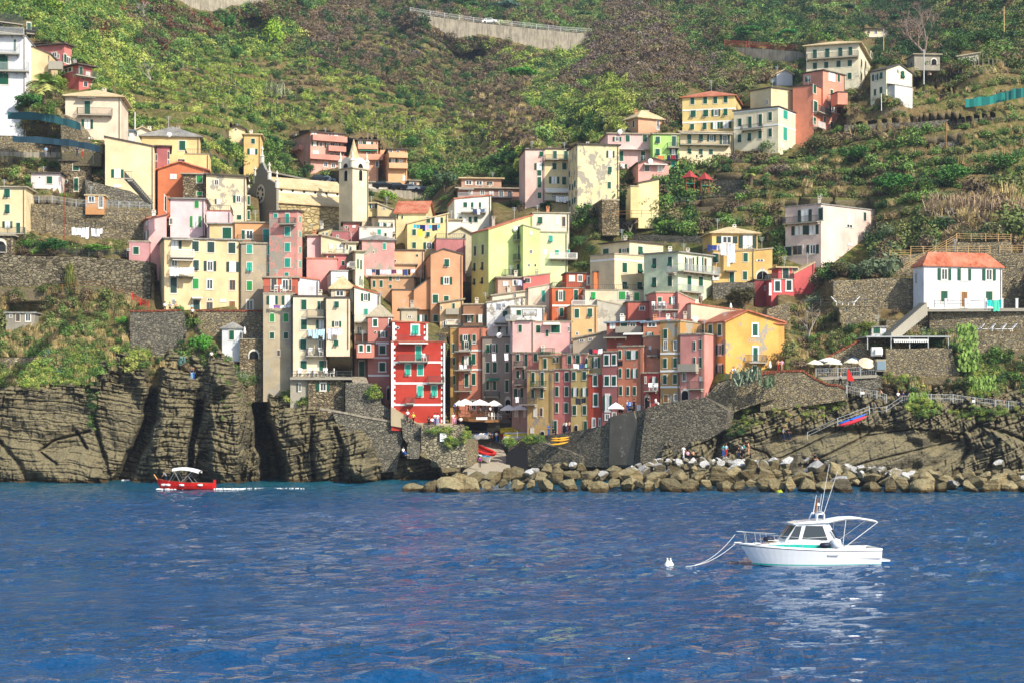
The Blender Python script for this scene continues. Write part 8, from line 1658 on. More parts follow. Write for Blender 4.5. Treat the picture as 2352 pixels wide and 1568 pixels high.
for a in [('q', 835, 895, 254, 'kk', 'walk', .4, 'on the harbour slope wearing a red hat'), ('q', 945, 865, 256, 'wb', 'walk', .9, 'beside the person in a red hat'), ('q', 640, 1335, 240.5, 'mk', 'stand', .2, 'at the foot of the slipway'),
 ('q', 490, 680, 260, 'wb', 'stand', 2.6, 'behind the covered boats'), ('q', 555, 670, 260, 'pp', 'stand', .4, 'behind the covered boats'), ('q', 598, 668, 261, 'kt', 'stand', .2, 'behind the covered boats'),
 ('q', 290, 540, 246, 'wk', 'sit', .2, 'on the bastion edge by the brown post'), ('q', 150, 540, 246, 'wp', 'stand', .3, 'on the bastion beside a red bag'), ('q', 185, 540, 247, 'rp', 'stand', .3, 'on the bastion near the red house'),
 ('q', 175, 330, 258, 'bn', 'stand', 1, 'at the left end of the restaurant deck'), ('q', 235, 335, 259, 'rk', 'sit', 1, 'on the deck left'), ('q', 430, 345, 258, 'kn', 'sit', 1.5, 'on the deck under the first parasol'), ('q', 515, 345, 258, 'wk', 'sit', 4, 'on the deck under the second parasol'),
 ('q', 600, 345, 257, 'tk', 'sit', 1.5, 'on the deck by the doorway'), ('q', 655, 350, 257, 'wn', 'sit', 4.3, 'on the deck right of the doorway'), ('q', 735, 350, 257, 'gk', 'sit', 2, 'on the deck over the sign'), ('q', 830, 400, 256, 'wk', 'stand', 1, 'serving at the right deck end'), ('q', 885, 410, 257, 'kk', 'sit', 1.4, 'at the right deck table'), ('q', 990, 410, 257, 'kg', 'sit', 4.6, 'facing left at the right deck table'),
 ('q', 1155, 475, 260, 'rk', 'sit', 1, 'on the lower terrace left'), ('q', 1250, 475, 259, 'tk', 'sit', 2, 'on the lower terrace middle'), ('q', 1320, 475, 258, 'wn', 'sit', 4, 'on the lower terrace right'),
 ('q', 1905, 740, 246, 'bb', 'stand', 1, 'at the ramp under the pale yellow house'), ('q', 1985, 735, 246, 'kk', 'sit', 2, 'by the ramp wall'), ('q', 2225, 690, 245, 'wn', 'walk', 1, 'past the arched door of the pink house'), ('q', 2285, 680, 245, 'tk', 'walk', 1.2, 'right of the arched door'),
 (Z12, 1392, 735, 239, 'wn', 'walk', .8, 'on the sea steps left of the red house'), (Z12, 1445, 760, 238.9, 'yk', 'walk', .8, 'lower on the sea steps'), (Z12, 1588, 768, 238.8, 'kk', 'sit', .2, 'on the bastion bench'), (Z12, 1618, 768, 238.8, 'wk', 'sit', .2, 'on the bastion second from left'), (Z12, 1645, 765, 239, 'wb', 'stand', .4, 'behind the bastion wall'), (Z12, 1668, 767, 238.9, 'wl', 'stand', .1, 'behind the bastion wall close to another'),
 (Z12, 1352, 1045, 236, 'wb', 'sit', .9, 'on the dark rocks below the steps'),
 (Z22, 985, 665, 238.5, 'kk', 'sit', 1, 'left under the quay parasol'), (Z22, 1012, 662, 238, 'wk', 'sit', 4, 'right under the quay parasol'), (Z22, 1062, 648, 237.5, 'wb', 'stand', 1, 'left in front of the blue shop sign'), (Z22, 1085, 645, 237.5, 'nk', 'sit', 1, 'in front of the blue shop sign'), (Z22, 1122, 640, 237, 'kk', 'stand', 2, 'right of the blue shop sign'), (Z22, 1320, 590, 236, 'ww', 'sit', 1, 'on the quay right of the crimson archway'), (Z22, 1250, 605, 236.3, 'kk', 'stand', 1, 'in the crimson archway'),
 (Z22, 2010, 345, 233, 'wt', 'lean', 1, 'above the left agave'), (Z22, 2042, 340, 233, 'wg', 'stand', 2, 'above the agaves'), (Z22, 2170, 318, 233, 'kk', 'sit', 1.3, 'on the wall under the corner house'),
 (Z22, 1575, 1072, 223, 'ww', 'walk', .6, 'on the rocks behind the breakwater'), (Z22, 1615, 1078, 223, 'pk', 'sit', .6, 'on the rocks beside the person in white'), (Z22, 1665, 1078, 223, 'tk', 'sit', 1, 'on the white rocks'), (Z22, 1942, 1060, 223, 'eb', 'stand', .3, 'on the rock ledge left'), (Z22, 1968, 1055, 223, 'lr', 'stand', .6, 'on the rock ledge right'),
 (Z22, 2082, 1080, 223, 'kn', 'stand', .4, 'at the front of the group by the rock steps'), (Z22, 2110, 1062, 224, 'wk', 'stand', 2, 'in the group by the rock steps'), (Z22, 2130, 1050, 224, 'ek', 'walk', 1, 'behind the group by the rock steps'), (Z22, 2172, 1035, 224, 'tt', 'stand', 1.2, 'highest in the group by the rock steps'),
 (Z32, 140, 905, 226, 'gn', 'walk', 1.3, 'on the cliff ramp'), (Z32, 190, 905, 226, 'kn', 'walk', 1.5, 'on the cliff ramp in front'), (Z32, 430, 1110, 218, 'kt', 'sit', 2, 'on a white boulder'), (Z32, 665, 405, 232, 'wk', 'walk', 2, 'on the path under the parasols'), (Z32, 752, 430, 231.5, 'nn', 'stand', 1, 'beside the red flag pole'), (Z32, 368, 300, 236, 'wn', 'sit', 1, 'at the left end of the parasol terrace'), (Z32, 405, 305, 236, 'kk', 'sit', 2, 'on the parasol terrace beside the railing end'), (Z32, 525, 315, 234.5, 'ln', 'sit', 1, 'on the parasol terrace under the middle parasol'), (Z32, 568, 300, 235, 'wk', 'stand', 2, 'bending over a terrace table'), (Z32, 820, 310, 234, 'tn', 'sit', 4, 'on the right of the parasol terrace'),
 (Z32, 975, 660, 229, 'gk', 'stand', 2, 'at the top of the kayak handrail'), (Z32, 1052, 545, 230, 'tk', 'lean', 5, 'on the path railing end'), (Z32, 1195, 565, 229.8, 'wn', 'stand', .5, 'left of the round cactus'), (Z32, 1242, 568, 229.8, 'nk', 'stand', .5, 'closer to the round cactus'), (Z32, 1300, 575, 229.8, 'gk', 'stand', .4, 'just left of the round cactus'), (Z32, 2070, 590, 229.6, 'kn', 'walk', 1.5, 'on the long cliff path'), (Z32, 2165, 605, 229.4, 'kt', 'walk', 1.5, 'on the long cliff path further right'), (Z32, 2128, 875, 226, 'tr', 'sit', .5, 'at the top of the cut rock steps'), (Z32, 95, 275, 234, 'tr', 'stand', 0, 'on the path by the folded parasol'), (Z32, 128, 275, 234, 'pt', 'stand', 0, 'right of the folded parasol'),
 (Z00, 422, 1445, 270.5, 'lg', 'stand', .2, 'on the left footpath'), (Z00, 463, 1440, 271, 'kk', 'stand', 5, 'behind the left footpath wall'), (Z00, 710, 1450, 269.5, 'nn', 'stand', .4, 'on the right part of the footpath'), (Z00, 762, 1455, 269.5, 'tr', 'stand', 5, 'rightmost on the footpath'),
 (Z01, 1515, 1310, 251.4, 'wk', 'stand', 0, 'behind the brick coping'), (Z01, 1560, 1315, 251.4, 'gk', 'stand', 0, 'in the middle behind the brick coping'), (Z01, 1615, 1312, 251.4, 'tk', 'stand', 0, 'at the right end of the brick coping'), (Z01, 1762, 1325, 251, 'ln', 'stand', 0, 'at the top of the brick stairs'), (Z01, 1768, 1362, 250, 'wk', 'walk', 0, 'one step down the brick stairs'),
 (Z02, 1762, 348, 243, 'nl', 'stand', .3, 'on the cliff landing'), (Z02, 1778, 349, 243.4, 'kb', 'stand', 1, 'also on the cliff landing'), (Z02, 1942, 190, 246, 'wk', 'walk', 0, 'on the narrow cliff steps'), (Z02, 2075, 432, 240.5, 'pp', 'sit', 4.4, 'on the rock spire, left of the pair'), (Z02, 2100, 432, 240.7, 'pt', 'sit', 4.4, 'on the rock spire, right of the pair'),
 (Z02, 1530, 1306, 213.6, 'gn', 'lean', 4.9, 'in the bow of the red boat')]: person(*a)
# ---------------------------------------------------------------- surface lookups
def surf(px, py):
 """nearest built surface (hillside or cliff) seen at photo position"""
 def look(G, x0, x1, y0, y1):
  nr, nc = G[0].shape; j = (px-x0)/(x1-x0)*(nc-1); i = (py-y0)/(y1-y0)*(nr-1)
  if 0 <= j <= nc-1 and 0 <= i <= nr-1: i, j = int(i), int(j); return Vector((G[0][i, j], G[1][i, j], G[2][i, j]))
 c = [q for q in (look((HX, HY, HZ), -250, 2600, -110, 1112), look(CLL, -230, 1090, 835, 1112), look(CLR, 1420, 2600, 868, 1112)) if q is not None]
 return min(c, key=lambda q: q.y)
# ---------------------------------------------------------------- leaf materials
def leafmat(key, src):
 m, t, b = nodes(key)
 if src == 'INSTANCER':
  a = N(t, 'ShaderNodeAttribute', attribute_type='INSTANCER', attribute_name='col'); co = a.outputs['Color']
 else: co = N(t, 'ShaderNodeObjectInfo').outputs['Color']
 n = noise(t, wpos(t), 2.2, 3, .6); hv = N(t, 'ShaderNodeHueSaturation'); t.links.new(co, hv.inputs['Color'])
 mr = N(t, 'ShaderNodeMapRange'); t.links.new(n, mr.inputs[0]); mr.inputs[1].default_value = .32; mr.inputs[2].default_value = .68; mr.inputs[3].default_value = .6; mr.inputs[4].default_value = 1.45
 t.links.new(mr.outputs[0], hv.inputs['Value']); t.links.new(hv.outputs[0], b.inputs['Base Color'])
 b.inputs['Roughness'].default_value = .75; b.inputs['Specular IOR Level'].default_value = .25
 return m
M_leafI = leafmat('scrub_leaf', 'INSTANCER'); M_leafO = leafmat('tree_leaf', 'OBJECT'); M_bark = plain('bark', '6A5A48', .9); M_twig = plain('twig', 'A39A8E', .9)
def leaves(n, lobes, size, seed, up=.3, stretch=1.0):
 """n small leaf faces spread through the lobes: (centre, radius, flatness)"""
 rr = np.random.RandomState(seed); k = rr.randint(0, len(lobes), n)
 c = np.array([l[0] for l in lobes])[k]; r = np.array([l[1] for l in lobes])[k]; fl = np.array([l[2] for l in lobes])[k]
 d = rr.normal(size=(n, 3)); d /= np.linalg.norm(d, axis=1)[:, None]
 rad = r*(rr.uniform(.35, 1, n)**.5)*(1+.18*rr.normal(size=n)); p = c+d*rad[:, None]*np.stack([np.ones(n), np.ones(n), fl], -1)
 nm = d+rr.normal(size=(n, 3))*.7+np.array([0, 0, up]); nm /= np.linalg.norm(nm, axis=1)[:, None]
 a = np.cross(nm, rr.normal(size=(n, 3))); a /= np.linalg.norm(a, axis=1)[:, None]; b = np.cross(nm, a)
 s = size*rr.uniform(.6, 1.35, n)[:, None]
 v = np.stack([p-a*s*stretch, p-b*s*.62, p+a*s*stretch, p+b*s*.62], 1).reshape(-1, 3)
 return v
def leafmesh(name, v, mat):
 me = bpy.data.meshes.new(name); n = len(v)//4
 me.vertices.add(len(v)); me.vertices.foreach_set('co', v.astype(np.float32).ravel())
 me.loops.add(4*n); me.loops.foreach_set('vertex_index', np.arange(4*n, dtype=np.int32))
 me.polygons.add(n); me.polygons.foreach_set('loop_start', np.arange(0, 4*n, 4, dtype=np.int32)); me.polygons.foreach_set('loop_total', np.full(n, 4, np.int32))
 me.update(); me.materials.append(mat); return me
pc = bpy.data.collections.new('scrub_kinds')
def lobes(seed, k, sp, r0, r1, fl, z=.5):
 q = random.Random(seed); return [((q.uniform(-sp, sp), q.uniform(-sp, sp), z+q.uniform(-.25, .35)), q.uniform(r0, r1), fl) for _ in range(k)]
for i in range(6): pc.objects.link(bpy.data.objects.new('scrub_kind_%d' % i, leafmesh('scrub', leaves(300, lobes(i, 5, .55, .35, .7, .85), .115, i), M_leafI)))
for i in range(2): pc.objects.link(bpy.data.objects.new('scrub_kind_%d' % (6+i), leafmesh('scrub', leaves(110, lobes(20+i, 4, .5, .4, .7, .6, .3), .12, 20+i, 0, 2.6), M_leafI)))   # twiggy heath
def blades(n, seed, h):
 rr = np.random.RandomState(seed); P = []
 for _ in range(n):
  a = rr.uniform(0, 6.28); b0 = rr.normal(size=2)*.25; l = rr.uniform(.2, .8); hh = h*rr.uniform(.6, 1.1); w = .035
  d = np.array([math.cos(a), math.sin(a)]); s = np.array([-d[1], d[0]])*w
  o = np.array([b0[0], b0[1], 0]); e = o+np.array([d[0]*l*.5, d[1]*l*.5, hh]); s3 = np.array([s[0], s[1], 0])
  P += [o-s3, o+s3, e+s3*.3, e-s3*.3]
 return np.array(P)
for i in range(2): pc.objects.link(bpy.data.objects.new('scrub_kind_%d' % (8+i), leafmesh('scrub', blades(90, 30+i, 1.0), M_leafI)))
def scatter_object(name, label, pts, cols, idx, scl, rot):
 me = bpy.data.meshes.new(name); n = len(pts); me.vertices.add(n); me.vertices.foreach_set('co', np.array(pts, np.float32).ravel())
 a = me.attributes.new('col', 'FLOAT_COLOR', 'POINT'); a.data.foreach_set('color', np.array(cols, np.float32).ravel())
 a = me.attributes.new('idx', 'INT', 'POINT'); a.data.foreach_set('value', np.array(idx, np.int32))
 a = me.attributes.new('scl', 'FLOAT_VECTOR', 'POINT'); a.data.foreach_set('vector', np.array(scl, np.float32).ravel())
 a = me.attributes.new('rot', 'FLOAT_VECTOR', 'POINT'); a.data.foreach_set('vector', np.array(rot, np.float32).ravel())
 me.update(); o = bpy.data.objects.new(name, me); COL.objects.link(o); tag(o, label, 'scrub', kind='stuff')
 g = bpy.data.node_groups.new(name, 'GeometryNodeTree'); g.interface.new_socket('Geometry', in_out='INPUT', socket_type='NodeSocketGeometry'); g.interface.new_socket('Geometry', in_out='OUTPUT', socket_type='NodeSocketGeometry')
 gi = g.nodes.new('NodeGroupInput'); go = g.nodes.new('NodeGroupOutput'); ip = g.nodes.new('GeometryNodeInstanceOnPoints'); ci = g.nodes.new('GeometryNodeCollectionInfo')
 ci.inputs['Collection'].default_value = pc; ci.inputs['Separate Children'].default_value = True; ci.inputs['Reset Children'].default_value = True
 ip.inputs['Pick Instance'].default_value = True
 def att(nm, ty): q = g.nodes.new('GeometryNodeInputNamedAttribute'); q.data_type = ty; q.inputs[0].default_value = nm; return [s for s in q.outputs if s.enabled][0]
 g.links.new(gi.outputs[0], ip.inputs['Points']); g.links.new(ci.outputs[0], ip.inputs['Instance']); g.links.new(att('idx', 'INT'), ip.inputs['Instance Index'])
 g.links.new(att('scl', 'FLOAT_VECTOR'), ip.inputs['Scale']); g.links.new(att('rot', 'FLOAT_VECTOR'), ip.inputs['Rotation']); g.links.new(ip.outputs[0], go.inputs[0])
 md = o.modifiers.new('scatter', 'NODES'); md.node_group = g
 return o
PAL = {'g': ('62803A', '557432', '74904A'), 'y': ('92A24A', '84963E', 'A4AA58'), 'd': ('33502A', '2C4726', '3E5C30'), 'b': ('6E5E46', '605240', '806E52'), 'p': ('685A50', '74645A', '7A6E5E'),
    'o': ('6C7440', '5E6A38', '7A7E4A'), 't': ('B09A68', 'A08C5C', 'C0AC7C'), 's': ('7E8C6A', '8A9676', '72805E'), 'r': ('7A3E34', '6A3A34', '86503C')}
PAL = {k: [lin(c, 1.05) for c in v] for k, v in PAL.items()}
ZN = [  # where each tint of growth dominates: cx, cy, rx, ry, kinds
 (150, 60, 220, 130, 'ggyg'), (400, 200, 230, 170, 'gggyydo'), (330, 60, 250, 120, 'gdobgr'), (240, 130, 160, 90, 'yygg'), (480, 330, 160, 80, 'ggdy'), (620, 30, 170, 90, 'dbbgd'), (620, 90, 90, 70, 'gyd'), (780, 60, 200, 110, 'bbbpdo'),
 (700, 200, 170, 110, 'odbgy'), (880, 110, 190, 90, 'bbpdo'), (1000, 190, 180, 110, 'bbodb'), (820, 250, 240, 90, 'ogydb'), (960, 330, 240, 70, 'gyodo'), (1160, 260, 130, 90, 'ptbbo'), (1230, 110, 120, 60, 'boyg'), (1300, 40, 170, 60, 'bdgob'),
 (1450, 140, 200, 110, 'bbppob'), (1330, 230, 110, 90, 'ogyd'), (1420, 250, 90, 70, 'yyoy'), (1560, 220, 140, 80, 'bpobo'), (1650, 60, 160, 70, 'bogdb'), (1750, 80, 130, 70, 'ddgo'), (1900, 60, 200, 90, 'ddogb'), (2050, 60, 160, 90, 'ddb'), (1860, 190, 140, 70, 'dogb'),
 (2250, 60, 170, 90, 'ddogb'), (2150, 240, 240, 80, 'otgobt'), (2000, 300, 260, 70, 'tobgto'), (1900, 440, 260, 90, 'gdobt'), (2200, 420, 260, 110, 'dgotg'), (2280, 480, 140, 60, 'ttb'), (1700, 420, 230, 110, 'odbgp'), (1560, 470, 160, 80, 'gdob'),
 (1800, 560, 200, 80, 'obtdg'), (2100, 620, 160, 80, 'sobd'), (1900, 740, 180, 90, 'obts'), (2260, 800, 130, 100, 'odtg'), (200, 640, 300, 90, 'ototb'), (100, 700, 200, 90, 'toobt'), (170, 780, 220, 90, 'ttotg'), (120, 880, 140, 70, 'ggyt'), (60, 300, 160, 90, 'bogt'), (100, 500, 200, 120, 'otbg'), (700, 400, 160, 60, 'godg'), (1000, 420, 150, 50, 'gdgo'), (480, 780, 120, 60, 'obtg')]
rs = np.random.RandomState(21)
def zone_kinds(px, py):
 best = None; bv = -9
 for k, (cx, cy, rx, ry, kk) in enumerate(ZN):
  v_ = 1-math.hypot((px-cx)/rx, (py-cy)/ry)+_zn[k](px, py)
  if v_ > bv: bv, best = v_, kk
 return best
_zn = [(lambda px, py, k=k: .45*math.sin(px/37+k*1.7+2*math.sin(py/41+k))*math.cos(py/29+k*2.3)) for k in range(len(ZN))]
def inbox(px, py, pad=3):
 for q in BOXES:
  if q[0]-pad < px < q[2]+pad and q[1]-pad < py < q[3]+2 and (len(q) < 7 or in_poly(px, py, q[6])): return True
 return False
pts, cols, idx, scl, rot = [], [], [], [], []
def addp(p_, kd, s, ki=None, tall=1.0):
 c = PAL[kd][rs.randint(3)]; f = rs.uniform(.75, 1.2)
 pts.append(tuple(p_)); cols.append((c[0]*f, c[1]*f, c[2]*f, 1))
 if ki is None: ki = rs.choice([8, 9]) if kd == 't' else (rs.choice([6, 7, 0]) if kd in 'bpr' and rs.rand() < .45 else rs.randint(6))
 idx.append(ki); scl.append((s, s, s*tall*rs.uniform(.75, 1.15))); rot.append((rs.normal()*.15, rs.normal()*.15, rs.uniform(0, 6.28)))
VILL = [(335, 520, 1500, 1000), (1020, 480, 1330, 700), (1240, 560, 1760, 960), (560, 430, 1100, 620)]
cand = 0
while cand < 105000:
 cand += 1
 px, py = rs.uniform(-120, 2480), rs.uniform(-70, 905)
 D = float(HY[min(439, max(0, int((py+110)/1222*439))), min(619, max(0, int((px+250)/2850*619)))])
 lush = px > 1340 and 330 < py < 660
 if rs.rand() > min(1, (D/560)**2*.95+.1+.14*lush): continue
 if inbox(px, py) or inbox(px, py-10, 0): continue
 if any(a < px < c and b < py < d for a, b, c, d in VILL) and rs.rand() > .12: continue
 if (px < 330 and 590 < py) or (px > 1780 and 640 < py):
  if rs.rand() > .62: continue
 if 960 < px < 1680 and py > 950: continue
 kk = zone_kinds(px, py); cl_ = .5+.5*math.sin(px/19+3*math.sin(py/23))*math.cos(py/11+2*math.sin(px/31)); kd = kk[int(cl_*.999*len(kk))] if rs.rand() < .7 else kk[rs.randint(len(kk))]
 tz = float(terr_w(np.array([px]), np.array([py]))[0])
 s = 1.18*rs.uniform(.55, 1.35)*(1+.5*(rs.rand() < .12))*(1 if D < 330 else 1.15+.3*(D > 480))
 if tz > .5: s *= .72
 if D < 300 and not lush: s *= .72
 if lush and rs.rand() < .2: s *= 1.6
 p_ = surf(px, py)
 if tz > .4:
  st_ = 2.6+.4*float(vn(p_.x/50, p_.y/50, 0)); fr_ = (p_.z+1.2*float(vn(p_.x/25, p_.y/25, 0)))/st_ % 1
  if .06 < fr_ < .8 and rs.rand() < .8: continue
 p_.z -= s*.12
 addp(p_, kd, s)
CZ = [  # growth clinging to the cliffs: cx, cy, rx, ry, kinds, count, size
 (75, 890, 75, 45, 'gyty', 230, .45), (190, 860, 60, 70, 'gtyg', 230, .45), (150, 800, 150, 50, 'totg', 260, .5), (40, 850, 60, 40, 'tot', 120, .5), (215, 960, 10, 60, 'dg', 50, .3), (610, 900, 60, 30, 'gdy', 240, .45), (690, 945, 40, 22, 'gyd', 200, .42),
 (560, 870, 40, 30, 'gs', 100, .45), (330, 840, 60, 30, 'ot', 60, .35), (540, 930, 40, 100, 'og', 26, .28), (440, 830, 70, 40, 'odg', 160, .45), (1760, 950, 60, 50, 'oyt', 60, .3), (1850, 930, 90, 40, 'yot', 100, .32), (2230, 800, 40, 60, 'g', 120, .4),
 (2260, 880, 50, 40, 'gyo', 160, .42), (2120, 940, 40, 20, 'gy', 60, .35), (2270, 950, 90, 20, 'oyg', 90, .3), (1690, 900, 60, 20, 'dgo', 100, .4), (1700, 960, 40, 50, 'od', 60, .35), (2090, 870, 60, 40, 'oy', 50, .32), (1940, 800, 90, 40, 'otg', 120, .45), (2180, 760, 60, 40, 'sg', 80, .45),
 (1170, 1018, 10, 8, 'gy', 30, .3), (1225, 1012, 30, 8, 'gyg', 60, .32), (1010, 990, 30, 8, 'yg', 24, .3), (1035, 1020, 12, 14, 'yg', 26, .3), (1070, 1005, 10, 20, 'yg', 26, .28), (860, 905, 14, 12, 'yg', 26, .35)]
for cx, cy, rx, ry, kk, n, s0 in CZ:
 for _ in range(n):
  a, r_ = rs.uniform(0, 6.28), rs.uniform(0, 1)**.6; px, py = cx+rx*r_*math.cos(a), cy+ry*r_*math.sin(a)
  if 940 < px < 1250 and py > 975: p_ = W(px, py, (237.7 if px < 1068 else 244))
  elif 845 < px < 880: p_ = W(px, py, 240.2)
  else:
   if inbox(px, py): continue
   p_ = surf(px, py)
  p_.y -= .15; addp(p_, kk[rs.randint(len(kk))], s0*rs.uniform(.7, 1.5)*1.35)
scatter_object('hillside_scrub', 'dense scrub, heath and bushes covering the slopes and cliff ledges', pts, cols, idx, scl, rot)
# ---------------------------------------------------------------- vine rows
def vine_row(label, t, x0, y0, x1, y1, seed, colr='96A83A', grp='vine rows'):
 a, b_ = TT(t, x0, y0), TT(t, x1, y1); n = max(4, int((b_[0]-a[0])/5)); rr = np.random.RandomState(seed); V = []; base = None; st = MB()
 sm = []
 for i in range(n+1):
  k = i/n; x, y = a[0]+(b_[0]-a[0])*k, a[1]+(b_[1]-a[1])*k-3*math.sin(math.pi*k)
  sm.append(surf(x, y+8))
 for i in range(n+1):
  g_ = sm[i];
  if base is None: base = g_.copy()
  m_ = int(16*rr.uniform(.5, 1.2)); lb_ = [((g_.x-base.x, g_.y-base.y-.4, g_.z-base.z+1.35), .62, .75)]
  V.append(leaves(m_, lb_, .2, seed*50+i, .5))
  if i % 2 == 0: st.box((g_.x-.05, g_.y-.9, g_.z-.9), (g_.x+.05, g_.y-.8, g_.z+1.2))
 r = empty('vine_row', base, label, 'vine row', grp)
 me = leafmesh('foliage', np.concatenate(V), M_leafO); o = bpy.data.objects.new('foliage', me); COL.objects.link(o); o.parent = r; o.color = tuple(c*rr.uniform(.85, 1.1) for c in lin(colr, .85)[:3])+(1,)
 o_ = st.build('stakes', M_twig, r); o_['kind'] = 'stuff'
VR = [('on the slope below the huge road wall', Z10, [(1065,415,1420,470),(1145,485,1620,535)]),
 ('in the middle of the central slope', Z10, [(1390,715,1790,770),(1460,795,1800,850),(1560,870,1900,905),(310,600,670,610),(490,675,660,690),(520,745,660,765),(680,735,850,750)]),
 ('above the pink flats and the bell tower', Z10, [(930,1085,1370,1115),(800,1155,1370,1190),(1390,1155,1800,1200),(830,1235,1370,1265),(1380,1240,2060,1300),(1340,1335,1900,1365),(1970,1215,2250,1280),(1870,1065,2000,1090),(2080,1320,2250,1340),(1000,1300,1330,1330)]),
 ('on the green left slope', Z00, [(1700,650,2352,715),(1930,735,2420,805),(2010,815,2500,880),(1880,890,2560,960),(1850,960,2640,1030),(2020,1030,2740,1110)]),
 ('on the right slope terraces', Z30, [(1550,740,2100,680),(1480,790,1760,765),(1900,640,2380,600),(1850,560,2300,520)])]
sd = 1
for where, t_, rows in VR:
 for i, q in enumerate(sorted(rows, key=lambda q: q[1])):
  sd += 1; vine_row('vine row %s, %s from the top' % (where, ORD[i]), t_, *q, sd, ['96A83A', '8A9E34', 'A2AC44'][sd % 3] if t_ != Z30 else '6E7E38')
# ---------------------------------------------------------------- trees
CR = {}
for i in range(5):
 CR['round', i] = leafmesh('crown', leaves(1500, lobes(50+i, 11, .62, .25, .5, .85, .0), .075, 50+i), M_leafO)
 CR['pine', i] = leafmesh('crown', leaves(1500, [((x, y, .25*(1-(x*x+y*y))), r_, .42) for (x, y, z), r_, f in lobes(70+i, 13, .68, .22, .42, .8)], .07, 70+i), M_leafO)
def trunk_mesh(seed, h, spread, depth=3, thin=1.0, mat=M_bark, name='trunk'):
 q = random.Random(seed); mb = MB()
 def br(p_, d, l, r_, k):
  pts_ = [p_]; dd = d.copy()
  for _ in range(3):
   dd = (dd+Vector((q.gauss(0, .12), q.gauss(0, .12), q.gauss(.03, .08)))).normalized(); pts_.append(pts_[-1]+dd*l/3)
  mb.tube(pts_, r_, 5 if k < 2 else 4, r2=r_*.6)
  if k < depth:
   for _ in range(q.choice([2, 3, 3]) if k < 3 else 3):
    nd = (dd+Vector((q.gauss(0, spread), q.gauss(0, spread), q.uniform(0, .35)))).normalized(); br(pts_[-1 if q.random() < .6 else 2], nd, l*q.uniform(.6, .85), r_*.6, k+1)
 br(Vector((0,0,-.1)), Vector((0,0,1)), h, .06*thin, 0)
 o = mb.build(name, mat, origin=(0,0,0)); me = o.data; bpy.data.objects.remove(o); return me
TR = [trunk_mesh(200+i, .45, .5, 2) for i in range(3)]
def tree(label, px, py, wP, hP, col, kind='round', name='tree', group=None, D=None, sq=None):
 g_ = surf(px, py) if D is None else W(px, py, D); g_ = g_.copy(); D_ = g_.y; w = wP/F*D_; h = hP/F*D_
 r = empty(name, g_, label, 'tree' if name != 'bush' else 'bush', group)
 i = random.randrange(5); cw_ = w*.5
 chh = h*(.38 if kind == 'pine' else .52); cz = h-chh*(.75 if kind == 'pine' else 1.0)
 inst('crown', CR[kind, i], r, (0, 0, max(cz, chh*.5)), random.uniform(0, 6), (cw_, cw_, chh*(1.25 if kind == 'pine' else 1.0)), tuple(c*random.uniform(.9, 1.1) for c in lin(col, 1.05)[:3])+(1,))
 inst('trunk', TR[i % 3], r, (0, 0, -.3), random.uniform(0, 6), (w*.45, w*.45, h*.62))
 return r
